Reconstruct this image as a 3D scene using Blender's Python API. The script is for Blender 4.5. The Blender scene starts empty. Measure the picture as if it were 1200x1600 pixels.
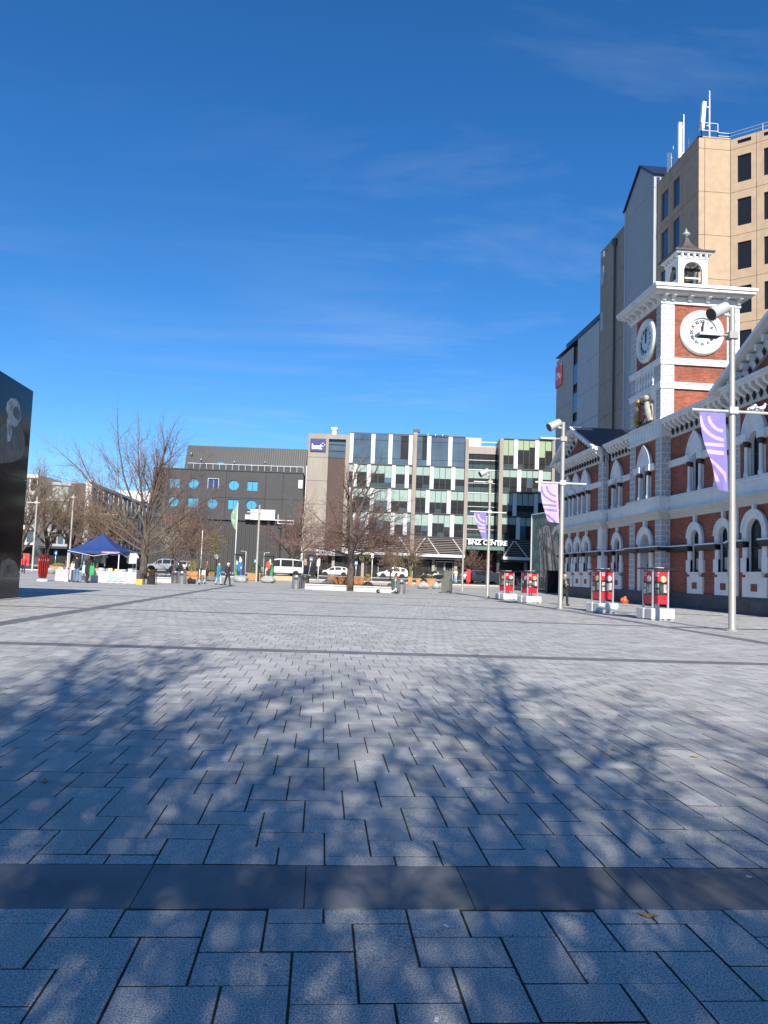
import bpy, bmesh, math, random
import numpy as np
from mathutils import Vector, Matrix

random.seed(7)
SC = bpy.context.scene
COL = SC.collection

# ---------------------------------------------------------------- camera
EYE = 1.3
FPX = 1200.0                       # focal length in units of a 1600 high frame
YAW = math.atan(93.0 / FPX)        # the square's paving axis is +Y; the view is a little to its right
ROLL = 0.036
PITCH = math.atan(96.0 * math.cos(ROLL) / FPX)
f0 = Vector((math.sin(YAW), math.cos(YAW), 0)); r0 = Vector((math.cos(YAW), -math.sin(YAW), 0)); z0 = Vector((0, 0, 1))
CF = f0 * math.cos(PITCH) + z0 * math.sin(PITCH)
U0 = -f0 * math.sin(PITCH) + z0 * math.cos(PITCH)
CR = r0 * math.cos(ROLL) + U0 * math.sin(ROLL)
CU = -r0 * math.sin(ROLL) + U0 * math.cos(ROLL)
cam = bpy.data.cameras.new('camera'); camo = bpy.data.objects.new('camera', cam); COL.objects.link(camo)
cam.sensor_fit = 'VERTICAL'; cam.sensor_height = 36.0; cam.lens = 36.0 * FPX / 1600.0
cam.clip_start = 0.05; cam.clip_end = 3000
mw = Matrix((CR, CU, -CF)).transposed().to_4x4(); mw.translation = Vector((0, 0, EYE))
camo.matrix_world = mw
SC.camera = camo
SC.render.resolution_x = 768; SC.render.resolution_y = 1024

# ---------------------------------------------------------------- sky, sun, exposure
SUN_EL = math.radians(33.5)
SUN_AZ = math.radians(0.6)          # light travels along +Y, turned this much towards -X
SKY_STRENGTH = 0.088
SUN_STRENGTH = 5.0
EXPOSURE = 0.6

w = bpy.data.worlds.new('World'); SC.world = w; w.use_nodes = True
nt = w.node_tree; nt.nodes.clear()
def nn(t, **k):
    n = nt.nodes.new(t)
    for a, b in k.items(): setattr(n, a, b)
    return n
out = nn('ShaderNodeOutputWorld'); bg = nn('ShaderNodeBackground'); bg.inputs['Strength'].default_value = SKY_STRENGTH
sky = nn('ShaderNodeTexSky'); sky.sky_type = 'NISHITA'; sky.sun_disc = False
sky.sun_elevation = SUN_EL; sky.sun_rotation = math.pi - SUN_AZ
sky.altitude = 0; sky.air_density = 1.0; sky.dust_density = 0.15; sky.ozone_density = 3.0
hs = nn('ShaderNodeHueSaturation'); hs.inputs['Saturation'].default_value = 1.15; hs.inputs['Value'].default_value = 1.0
tint = nn('ShaderNodeMixRGB', blend_type='MULTIPLY'); tint.inputs[0].default_value = 1; tint.inputs[2].default_value = (0.72, 0.92, 1.16, 1)
nt.links.new(sky.outputs[0], tint.inputs[1]); nt.links.new(tint.outputs[0], hs.inputs['Color'])
# thin cirrus, laid out on a plane high above the square
tc = nn('ShaderNodeTexCoord'); sep = nn('ShaderNodeSeparateXYZ'); nt.links.new(tc.outputs['Generated'], sep.inputs[0])
zc = nn('ShaderNodeMath', operation='MAXIMUM'); nt.links.new(sep.outputs[2], zc.inputs[0]); zc.inputs[1].default_value = 0.04
zd = nn('ShaderNodeMath', operation='ADD'); nt.links.new(zc.outputs[0], zd.inputs[0]); zd.inputs[1].default_value = 0.12
dx = nn('ShaderNodeMath', operation='DIVIDE'); nt.links.new(sep.outputs[0], dx.inputs[0]); nt.links.new(zd.outputs[0], dx.inputs[1])
dy = nn('ShaderNodeMath', operation='DIVIDE'); nt.links.new(sep.outputs[1], dy.inputs[0]); nt.links.new(zd.outputs[0], dy.inputs[1])
cmb = nn('ShaderNodeCombineXYZ'); nt.links.new(dx.outputs[0], cmb.inputs[0]); nt.links.new(dy.outputs[0], cmb.inputs[1])
mp = nn('ShaderNodeMapping'); mp.inputs['Rotation'].default_value = (0, 0, 2.35); mp.inputs['Scale'].default_value = (0.6, 1.9, 1); mp.inputs['Location'].default_value = (5.1, 2.6, 0)
nt.links.new(cmb.outputs[0], mp.inputs[0])
n1 = nn('ShaderNodeTexNoise'); n1.inputs['Scale'].default_value = 1.3; n1.inputs['Detail'].default_value = 7; n1.inputs['Roughness'].default_value = 0.62; n1.inputs['Distortion'].default_value = 0.5
nt.links.new(mp.outputs[0], n1.inputs[0])
n2 = nn('ShaderNodeTexNoise'); n2.inputs['Scale'].default_value = 0.55; n2.inputs['Detail'].default_value = 2
nt.links.new(cmb.outputs[0], n2.inputs[0])
rp = nn('ShaderNodeMapRange'); rp.inputs[1].default_value = 0.50; rp.inputs[2].default_value = 0.85; nt.links.new(n1.outputs[0], rp.inputs[0])
rp2 = nn('ShaderNodeMapRange'); rp2.inputs[1].default_value = 0.40; rp2.inputs[2].default_value = 0.72; nt.links.new(n2.outputs[0], rp2.inputs[0])
mu = nn('ShaderNodeMath', operation='MULTIPLY'); nt.links.new(rp.outputs[0], mu.inputs[0]); nt.links.new(rp2.outputs[0], mu.inputs[1])
mu2 = nn('ShaderNodeMath', operation='MULTIPLY'); nt.links.new(mu.outputs[0], mu2.inputs[0]); mu2.inputs[1].default_value = 0.55
mx = nn('ShaderNodeMixRGB'); nt.links.new(mu2.outputs[0], mx.inputs[0]); nt.links.new(hs.outputs[0], mx.inputs[1]); mx.inputs[2].default_value = (5.2, 6.0, 7.0, 1)
nt.links.new(mx.outputs[0], bg.inputs['Color']); nt.links.new(bg.outputs[0], out.inputs[0])

sl = bpy.data.lights.new('sun', 'SUN'); sl.energy = SUN_STRENGTH; sl.angle = math.radians(0.53); sl.color = (1.0, 0.93, 0.83)
so = bpy.data.objects.new('sun', sl); COL.objects.link(so)
ld = Vector((-math.sin(SUN_AZ) * math.cos(SUN_EL), math.cos(SUN_AZ) * math.cos(SUN_EL), -math.sin(SUN_EL)))
so.rotation_euler = ld.to_track_quat('-Z', 'Y').to_euler(); so.location = (0, -40, 40)
vs = SC.view_settings; vs.view_transform = 'Standard'; vs.look = 'None'; vs.exposure = EXPOSURE; vs.gamma = 1.0
vs.use_curve_mapping = False

# ---------------------------------------------------------------- measuring helpers
def gz(y):                                     # the square rises a little towards the street
    return 0.0 if y < 58 else min(0.58, (y - 58) / 47 * 0.58)
def ray(px, py): return CF * FPX + CR * (px - 600) + CU * (800 - py)
def G(px, py):                                 # point on the ground
    d = ray(px, py); z = 0.0; p = None
    for _ in range(30):
        p = Vector((0, 0, EYE)) + d * ((z - EYE) / d.z if d.z < -1e-6 else 300 / FPX)
        if p.y > 160: p = Vector((0, 0, EYE)) + d * (160 / d.y)
        z = 0.5 * z + 0.5 * gz(p.y)
    p.z = gz(p.y); return p
def AT(px, py, D):                             # point at depth D in front of the camera
    d = ray(px, py); return Vector((0, 0, EYE)) + d * (D / d.dot(f0))
def depth(p): return p.dot(f0)
def FOOT(px, D):                               # ground point under a given column at depth D
    d = ray(px, 896); p = d * (D / d.dot(f0)); return Vector((p.x, p.y, gz(p.y)))

# ---------------------------------------------------------------- materials
MATS = {}
def lin(c):
    return tuple((v / 12.92 if v <= 0.04045 else ((v + 0.055) / 1.055) ** 2.4) for v in c)
def s8(r, g, b): return lin((r / 255, g / 255, b / 255))
def mat(name, col, rough=0.6, metal=0.0, var=0.10, scale=3.0, bump=0.0, bscale=None, island=0.0, spec=0.5, detail=5, stretch=None, dirt=0.0, trans=0.0, emit=0.0, speck=0.0):
    if name in MATS: return MATS[name]
    m = bpy.data.materials.new(name); m.use_nodes = True; t = m.node_tree; N = t.nodes; L = t.links
    b = N['Principled BSDF']; b.inputs['Roughness'].default_value = rough; b.inputs['Metallic'].default_value = metal
    b.inputs['Specular IOR Level'].default_value = spec
    geo = N.new('ShaderNodeNewGeometry'); vec = geo.outputs['Position']
    if stretch:
        mpn = N.new('ShaderNodeMapping'); mpn.inputs['Scale'].default_value = stretch; L.new(vec, mpn.inputs[0]); vec = mpn.outputs[0]
    c = tuple(col) + (1,)
    mixv = None
    if var > 0:
        no = N.new('ShaderNodeTexNoise'); no.inputs['Scale'].default_value = scale; no.inputs['Detail'].default_value = detail; no.inputs['Roughness'].default_value = 0.6
        L.new(vec, no.inputs['Vector'])
        mr = N.new('ShaderNodeMapRange'); mr.inputs[1].default_value = 0.3; mr.inputs[2].default_value = 0.7; mr.inputs[3].default_value = 1 - var; mr.inputs[4].default_value = 1 + var
        L.new(no.outputs['Fac'], mr.inputs[0]); mixv = mr.outputs[0]
    if island > 0:
        mr = N.new('ShaderNodeMapRange'); mr.inputs[3].default_value = 1 - island; mr.inputs[4].default_value = 1 + island
        L.new(geo.outputs['Random Per Island'], mr.inputs[0])
        if mixv is None: mixv = mr.outputs[0]
        else:
            q = N.new('ShaderNodeMath'); q.operation = 'MULTIPLY'; L.new(mixv, q.inputs[0]); L.new(mr.outputs[0], q.inputs[1]); mixv = q.outputs[0]
    if speck > 0:
        no = N.new('ShaderNodeTexNoise'); no.inputs['Scale'].default_value = 170; no.inputs['Detail'].default_value = 2; L.new(geo.outputs['Position'], no.inputs['Vector'])
        mr = N.new('ShaderNodeMapRange'); mr.inputs[1].default_value = 0.35; mr.inputs[2].default_value = 0.65; mr.inputs[3].default_value = 1 - speck; mr.inputs[4].default_value = 1 + speck
        L.new(no.outputs['Fac'], mr.inputs[0])
        if mixv is None: mixv = mr.outputs[0]
        else:
            q = N.new('ShaderNodeMath'); q.operation = 'MULTIPLY'; L.new(mixv, q.inputs[0]); L.new(mr.outputs[0], q.inputs[1]); mixv = q.outputs[0]
    if mixv is not None:
        vm = N.new('ShaderNodeVectorMath'); vm.operation = 'SCALE'; vm.inputs[0].default_value = col; L.new(mixv, vm.inputs['Scale'])
        cs = vm.outputs[0]
        if dirt > 0:
            no = N.new('ShaderNodeTexNoise'); no.inputs['Scale'].default_value = 0.9; no.inputs['Detail'].default_value = 8; no.inputs['Roughness'].default_value = 0.7
            mp_ = N.new('ShaderNodeMapping'); mp_.inputs['Scale'].default_value = (1.5, 1.5, 0.35); L.new(geo.outputs['Position'], mp_.inputs[0]); L.new(mp_.outputs[0], no.inputs['Vector'])
            mr = N.new('ShaderNodeMapRange'); mr.inputs[1].default_value = 0.52; mr.inputs[2].default_value = 0.75; mr.inputs[4].default_value = dirt
            L.new(no.outputs['Fac'], mr.inputs[0])
            mxn = N.new('ShaderNodeMixRGB'); mxn.inputs[2].default_value = (col[0] * 0.45, col[1] * 0.42, col[2] * 0.38, 1); L.new(mr.outputs[0], mxn.inputs[0]); L.new(cs, mxn.inputs[1]); cs = mxn.outputs[0]
        L.new(cs, b.inputs['Base Color'])
    else:
        b.inputs['Base Color'].default_value = c
    if bump > 0:
        no = N.new('ShaderNodeTexNoise'); no.inputs['Scale'].default_value = bscale or scale * 4; no.inputs['Detail'].default_value = 6; L.new(vec, no.inputs['Vector'])
        bn = N.new('ShaderNodeBump'); bn.inputs['Strength'].default_value = bump; bn.inputs['Distance'].default_value = 0.02
        L.new(no.outputs['Fac'], bn.inputs['Height']); L.new(bn.outputs[0], b.inputs['Normal'])
    if trans > 0: b.inputs['Transmission Weight'].default_value = trans
    if emit > 0:
        b.inputs['Emission Color'].default_value = c; b.inputs['Emission Strength'].default_value = emit
    MATS[name] = m; return m
def brickmat(name, c1, c2, mortar):
    m = bpy.data.materials.new(name); m.use_nodes = True; t = m.node_tree; N = t.nodes; L = t.links
    b = N['Principled BSDF']; b.inputs['Roughness'].default_value = 0.85
    geo = N.new('ShaderNodeNewGeometry'); sp = N.new('ShaderNodeSeparateXYZ'); L.new(geo.outputs['Position'], sp.inputs[0])
    ad = N.new('ShaderNodeMath'); L.new(sp.outputs[0], ad.inputs[0]); L.new(sp.outputs[1], ad.inputs[1])
    cb = N.new('ShaderNodeCombineXYZ'); L.new(ad.outputs[0], cb.inputs[0]); L.new(sp.outputs[2], cb.inputs[1])
    bt = N.new('ShaderNodeTexBrick'); bt.inputs['Scale'].default_value = 1.0; bt.inputs['Brick Width'].default_value = 0.24; bt.inputs['Row Height'].default_value = 0.082
    bt.inputs['Mortar Size'].default_value = 0.007; bt.inputs['Mortar Smooth'].default_value = 0.2
    bt.inputs['Color1'].default_value = tuple(c1) + (1,); bt.inputs['Color2'].default_value = tuple(c2) + (1,); bt.inputs['Mortar'].default_value = tuple(mortar) + (1,)
    L.new(cb.outputs[0], bt.inputs['Vector'])
    no = N.new('ShaderNodeTexNoise'); no.inputs['Scale'].default_value = 0.8; no.inputs['Detail'].default_value = 6; L.new(geo.outputs['Position'], no.inputs['Vector'])
    mr = N.new('ShaderNodeMapRange'); mr.inputs[1].default_value = .3; mr.inputs[2].default_value = .7; mr.inputs[3].default_value = .78; mr.inputs[4].default_value = 1.2; L.new(no.outputs['Fac'], mr.inputs[0])
    vm = N.new('ShaderNodeVectorMath'); vm.operation = 'SCALE'; L.new(bt.outputs['Color'], vm.inputs[0]); L.new(mr.outputs[0], vm.inputs['Scale'])
    L.new(vm.outputs[0], b.inputs['Base Color'])
    bn = N.new('ShaderNodeBump'); bn.inputs['Strength'].default_value = 0.5; bn.inputs['Distance'].default_value = 0.01; bn.invert = True; L.new(bt.outputs['Fac'], bn.inputs['Height']); L.new(bn.outputs[0], b.inputs['Normal'])
    MATS[name] = m; return m
def glassmat(name, col, rough=0.04, spec=1.0, metal=0.0, var=0.25, scale=0.35):
    """a dark window: what is behind the pane as base colour, the sky mirrored in a clear coat"""
    m = mat(name, col, rough=0.5, var=var, scale=scale, spec=0.2)
    b = m.node_tree.nodes['Principled BSDF']; b.inputs['Coat Weight'].default_value = spec; b.inputs['Coat Roughness'].default_value = rough; b.inputs['Coat IOR'].default_value = 1.5
    return m

# ---------------------------------------------------------------- objects
def tag(o, label=None, cat=None, group=None, kind=None):
    if label: o['label'] = label
    if cat: o['category'] = cat
    if group: o['group'] = group
    if kind: o['kind'] = kind
    return o
def thing(name, label, cat, loc=(0, 0, 0), rz=0.0, group=None):
    o = bpy.data.objects.new(name, None); COL.objects.link(o); o.location = loc; o.rotation_euler = (0, 0, rz)
    o.empty_display_size = 0.3
    return tag(o, label, cat, group)
def WM(o):
    m = Matrix.LocRotScale(o.location, o.rotation_euler, o.scale)
    return WM(o.parent) @ m if o.parent else m
def copy_tree(o, parent=None):
    c = o.copy(); COL.objects.link(c); c.parent = parent
    for ch in list(o.children): copy_tree(ch, c)
    return c

class MB:
    """collects shapes, then links them as one mesh object"""
    def __init__(s, M=None): s.v = []; s.f = []; s.mi = []; s.M = M; s.cur = 0
    def add(s, vs, fs, mi=None):
        o = len(s.v)
        if s.M is not None: vs = [s.M @ Vector(p) for p in vs]
        s.v.extend([tuple(p) for p in vs]); s.f.extend([tuple(i + o for i in f) for f in fs]); s.mi.extend([s.cur if mi is None else mi] * len(fs)); return s
    def box(s, x0, x1, y0, y1, z0, z1, mi=None):
        return s.add([(x0, y0, z0), (x1, y0, z0), (x1, y1, z0), (x0, y1, z0), (x0, y0, z1), (x1, y0, z1), (x1, y1, z1), (x0, y1, z1)],
                     [(0, 3, 2, 1), (4, 5, 6, 7), (0, 1, 5, 4), (1, 2, 6, 5), (2, 3, 7, 6), (3, 0, 4, 7)], mi)
    def bbox(s, x0, x1, y0, y1, z0, z1, c=0.02, mi=None):      # box with chamfered upright and top edges
        pl = [(x0 + c, y0), (x1 - c, y0), (x1, y0 + c), (x1, y1 - c), (x1 - c, y1), (x0 + c, y1), (x0, y1 - c), (x0, y0 + c)]
        cx = (x0 + x1) / 2; cy = (y0 + y1) / 2
        def ins(p, k): return (p[0] + (c * k if p[0] < cx else -c * k), p[1] + (c * k if p[1] < cy else -c * k))
        vs = [(a, b, z0) for a, b in pl] + [(a, b, z1 - c) for a, b in pl] + [ins(p, 1) + (z1,) for p in pl]
        fs = [tuple(range(7, -1, -1)), tuple(range(16, 24))]
        for k in (0, 8):
            for i in range(8): j = (i + 1) % 8; fs.append((k + i, k + j, k + 8 + j, k + 8 + i))
        return s.add(vs, fs, mi)
    def obox(s, c, size, rz=0.0, rx=0.0, ry=0.0, mi=None):
        R = Matrix.Rotation(rz, 3, 'Z') @ Matrix.Rotation(ry, 3, 'Y') @ Matrix.Rotation(rx, 3, 'X'); a, b, d = [q / 2 for q in size]; C = Vector(c)
        vs = [C + R @ Vector(p) for p in [(-a, -b, -d), (a, -b, -d), (a, b, -d), (-a, b, -d), (-a, -b, d), (a, -b, d), (a, b, d), (-a, b, d)]]
        return s.add(vs, [(0, 3, 2, 1), (4, 5, 6, 7), (0, 1, 5, 4), (1, 2, 6, 5), (2, 3, 7, 6), (3, 0, 4, 7)], mi)
    def beam(s, p0, p1, wd, ht, up=(0, 0, 1), mi=None):
        p0 = Vector(p0); p1 = Vector(p1); d = (p1 - p0).normalized(); x = d.cross(Vector(up)); 
        if x.length < 1e-4: x = d.cross(Vector((1, 0, 0)))
        x.normalize(); y = x.cross(d).normalized(); vs = []
        for p in (p0, p1):
            for a, b in ((-1, -1), (1, -1), (1, 1), (-1, 1)): vs.append(p + x * a * wd / 2 + y * b * ht / 2)
        return s.add(vs, [(3, 2, 1, 0), (4, 5, 6, 7), (0, 1, 5, 4), (1, 2, 6, 5), (2, 3, 7, 6), (3, 0, 4, 7)], mi)
    def tube(s, pts, rad, n=8, cap=True, mi=None):
        pts = [Vector(p) for p in pts]
        if not isinstance(rad, (list, tuple)): rad = [rad] * len(pts)
        vs = []; fs = []; x = None
        for i, p in enumerate(pts):
            d = (pts[min(i + 1, len(pts) - 1)] - pts[max(i - 1, 0)]).normalized()
            if x is None:
                x = d.cross(Vector((0, 0, 1)))
                if x.length < 1e-3: x = Vector((1, 0, 0))
            x = (x - d * x.dot(d))
            if x.length < 1e-5: x = d.orthogonal()
            x.normalize(); y = d.cross(x)
            for k in range(n):
                a = 2 * math.pi * k / n; vs.append(p + (x * math.cos(a) + y * math.sin(a)) * rad[i])
        for i in range(len(pts) - 1):
            for k in range(n):
                j = (k + 1) % n; fs.append((i * n + k, i * n + j, (i + 1) * n + j, (i + 1) * n + k))
        if cap:
            fs.append(tuple(range(n - 1, -1, -1))); o = (len(pts) - 1) * n; fs.append(tuple(o + k for k in range(n)))
        return s.add(vs, fs, mi)
    def lathe(s, prof, c=(0, 0, 0), n=16, mi=None, sx=1.0, sy=1.0):
        vs = []; fs = []
        for r, z in prof:
            for k in range(n):
                a = 2 * math.pi * k / n; vs.append((c[0] + r * sx * math.cos(a), c[1] + r * sy * math.sin(a), c[2] + z))
        for i in range(len(prof) - 1):
            for k in range(n):
                j = (k + 1) % n; fs.append((i * n + k, i * n + j, (i + 1) * n + j, (i + 1) * n + k))
        if prof[0][0] > 1e-6: fs.append(tuple(range(n - 1, -1, -1)))
        if prof[-1][0] > 1e-6: o = (len(prof) - 1) * n; fs.append(tuple(o + k for k in range(n)))
        return s.add(vs, fs, mi)
    def ball(s, c, r, n=12, m=8, mi=None):
        rx, ry, rz = r if isinstance(r, (list, tuple)) else (r, r, r)
        vs = []; fs = []
        for i in range(m + 1):
            t = math.pi * i / m
            for k in range(n):
                a = 2 * math.pi * k / n; vs.append((c[0] + rx * math.sin(t) * math.cos(a), c[1] + ry * math.sin(t) * math.sin(a), c[2] - rz * math.cos(t)))
        for i in range(m):
            for k in range(n):
                j = (k + 1) % n; fs.append((i * n + k, i * n + j, (i + 1) * n + j, (i + 1) * n + k))
        return s.add(vs, fs, mi)
    def extr(s, poly, f, a, b, mi=None):           # polygon in 2D, f(u, v, w) places it, extruded from w=a to w=b
        n = len(poly); vs = [f(u, v, a) for u, v in poly] + [f(u, v, b) for u, v in poly]
        fs = [tuple(range(n - 1, -1, -1)), tuple(range(n, 2 * n))] + [(i, (i + 1) % n, n + (i + 1) % n, n + i) for i in range(n)]
        return s.add(vs, fs, mi)
    def ring(s, outer, inner, f, a, b, mi=None):   # two matched open outlines, solid between them from w=a to w=b
        n = len(outer); vs = []
        for q in (a, b):
            vs += [f(u, v, q) for u, v in outer] + [f(u, v, q) for u, v in inner]
        fs = []
        for i in range(n - 1):
            fs += [(i, n + i, n + i + 1, i + 1), (2 * n + i, 2 * n + i + 1, 3 * n + i + 1, 3 * n + i),
                   (i, i + 1, 2 * n + i + 1, 2 * n + i), (n + i, 3 * n + i, 3 * n + i + 1, n + i + 1)]
        for i in (0, n - 1): fs.append((i, n + i, 3 * n + i, 2 * n + i))
        return s.add(vs, fs, mi)
    def build(s, name, m, parent=None, smooth=False, label=None, cat=None, group=None, kind=None, local=False, autos=None):
        me = bpy.data.meshes.new(name)
        vs = s.v
        if parent is not None and not local:
            inv = WM(parent).inverted(); vs = [tuple(inv @ Vector(p)) for p in vs]
        me.from_pydata(vs, [], s.f); 
        ms = m if isinstance(m, (list, tuple)) else [m]
        for q in ms: me.materials.append(q)
        if len(ms) > 1: me.polygons.foreach_set('material_index', s.mi)
        bm = bmesh.new(); bm.from_mesh(me); bmesh.ops.recalc_face_normals(bm, faces=bm.faces); bm.to_mesh(me); bm.free()
        if smooth:
            me.polygons.foreach_set('use_smooth', [True] * len(me.polygons))
            if autos: me.set_sharp_from_angle(angle=math.radians(autos))
        me.update()
        o = bpy.data.objects.new(name, me); COL.objects.link(o)
        if parent is not None: o.parent = parent
        return tag(o, label, cat, group, kind)

def instance(name, src, parent, loc, rz=0.0, scale=(1, 1, 1)):
    o = bpy.data.objects.new(name, src); COL.objects.link(o); o.parent = parent; o.location = loc; o.rotation_euler = (0, 0, rz); o.scale = scale
    return o

_fonts = {}
def text_mesh(body, size, depth=0.02, bold=0.0, align='CENTER', shear=0.0):
    cu = bpy.data.curves.new('lettering', 'FONT'); cu.body = body; cu.size = size; cu.extrude = depth / 2; cu.align_x = align; cu.align_y = 'CENTER'; cu.offset = bold; cu.resolution_u = 3; cu.shear = shear
    o = bpy.data.objects.new('lettering', cu); COL.objects.link(o)
    dg = bpy.context.evaluated_depsgraph_get(); dg.update()
    me = bpy.data.meshes.new_from_object(o.evaluated_get(dg)); bpy.data.objects.remove(o); bpy.data.curves.remove(cu)
    return me
def text_part(body, size, M, m, parent, name='lettering', depth=0.02, bold=0.0, shear=0.0, align='CENTER'):
    me = text_mesh(body, size, depth, bold, align, shear); me.name = name; me.materials.clear(); me.materials.append(m)
    me.transform(WM(parent).inverted() @ M)
    o = bpy.data.objects.new(name, me); COL.objects.link(o); o.parent = parent; return o
def glyph_marks(n, size, M, m, parent, seed=1):
    # lettering too small and blurred to read: a run of uneven strokes
    r = random.Random(seed); q = MB(M); x = -n * size * .30
    for k in range(n):
        h = size * r.choice([.5, .55, .75, .5]); w_ = size * r.uniform(.10, .16)
        q.box(x, x + w_, -size * .3, -size * .3 + h, 0, .01)
        if r.random() < .7: q.box(x + w_, x + size * .42, -size * .3 + h * r.choice([.0, .4, .8]), -size * .3 + h * r.choice([.0, .4, .8]) + size * .11, 0, .01)
        if r.random() < .5: q.box(x + size * .36, x + size * .46, -size * .3, -size * .3 + size * .5, 0, .01)
        x += size * .60
    return q.build('lettering', m, parent, kind='stuff')
def frameM(o, x, y):                                # matrix from origin and two axes (x: reading direction, y: up)
    x = Vector(x).normalized(); y = Vector(y).normalized(); z = x.cross(y)
    m = Matrix((x, y, z)).transposed().to_4x4(); m.translation = Vector(o); return m

def wall_holes(mb, outline, holes, f, reveal, mi=None, mi_rev=None):
    """a flat wall with real openings; f(u, v, w) places it, w grows into the wall; each opening gets its reveals"""
    bm = bmesh.new(); edges = []
    for loop in [outline] + holes:
        vs = [bm.verts.new((u, v, 0)) for u, v in loop]
        for i in range(len(vs)): edges.append(bm.edges.new((vs[i], vs[(i + 1) % len(vs)])))
    bmesh.ops.triangle_fill(bm, use_beauty=True, use_dissolve=False, edges=edges)
    bm.verts.index_update()
    vs = [f(v.co.x, v.co.y, 0) for v in bm.verts]; fs = [tuple(v.index for v in q.verts) for q in bm.faces]
    bm.free(); mb.add(vs, fs, mi)
    for h in holes:
        n = len(h); mb.add([f(u, v, 0) for u, v in h] + [f(u, v, reveal) for u, v in h], [(i, (i + 1) % n, n + (i + 1) % n, n + i) for i in range(n)], mi_rev if mi_rev is not None else mi)
def arch(c, hw, z0_, zs, n=10):                      # round-headed opening
    p = [(c - hw, z0_), (c + hw, z0_)]
    for i in range(n + 1):
        a = math.pi * i / n; p.append((c + hw * math.cos(a), zs + hw * math.sin(a)))
    return p
def archcurve(c, hw, zs, n=12):
    return [(c + hw * math.cos(math.pi * (1 - i / n)), zs + hw * math.sin(math.pi * (1 - i / n))) for i in range(n + 1)]
def pointcurve(c, hw, zs, h, n=12):                  # pointed arch of height h over springing
    R = (hw * hw + h * h) / (2 * hw); a1 = math.asin(min(1, h / R)); left = []
    for i in range(n // 2 + 1):
        a = math.pi - a1 * i / (n // 2); left.append((c - hw + R + R * math.cos(a), zs + R * math.sin(a)))
    return left + [(2 * c - u, v) for u, v in reversed(left[:-1])]
# ================================================================ the ground
def groundmat(name, col, joint, bw, rh, rough=0.8):
    m = bpy.data.materials.new(name); m.use_nodes = True; t = m.node_tree; N = t.nodes; L = t.links; b = N['Principled BSDF']; b.inputs['Roughness'].default_value = rough
    geo = N.new('ShaderNodeNewGeometry'); bt = N.new('ShaderNodeTexBrick'); bt.inputs['Scale'].default_value = 1; bt.inputs['Brick Width'].default_value = bw; bt.inputs['Row Height'].default_value = rh
    bt.inputs['Mortar Size'].default_value = 0.008; bt.inputs['Color1'].default_value = tuple(q * 0.9 for q in col) + (1,); bt.inputs['Color2'].default_value = tuple(q * 1.08 for q in col) + (1,); bt.inputs['Mortar'].default_value = tuple(joint) + (1,)
    L.new(geo.outputs['Position'], bt.inputs['Vector'])
    no = N.new('ShaderNodeTexNoise'); no.inputs['Scale'].default_value = 0.35; no.inputs['Detail'].default_value = 8; L.new(geo.outputs['Position'], no.inputs['Vector'])
    mr = N.new('ShaderNodeMapRange'); mr.inputs[1].default_value = .3; mr.inputs[2].default_value = .7; mr.inputs[3].default_value = .86; mr.inputs[4].default_value = 1.1; L.new(no.outputs['Fac'], mr.inputs[0])
    vm = N.new('ShaderNodeVectorMath'); vm.operation = 'SCALE'; L.new(bt.outputs['Color'], vm.inputs[0]); L.new(mr.outputs[0], vm.inputs['Scale']); L.new(vm.outputs[0], b.inputs['Base Color'])
    MATS[name] = m; return m
PAVE = (0.375, 0.375, 0.358)
m_far = groundmat('granite paving far', PAVE, (0.10, 0.10, 0.095), 0.33, 0.22)
m_pav = mat('granite paver', PAVE, rough=0.72, var=0.13, scale=1.1, island=0.17, bump=0.22, bscale=130, speck=0.55, spec=0.35, detail=9)
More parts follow.
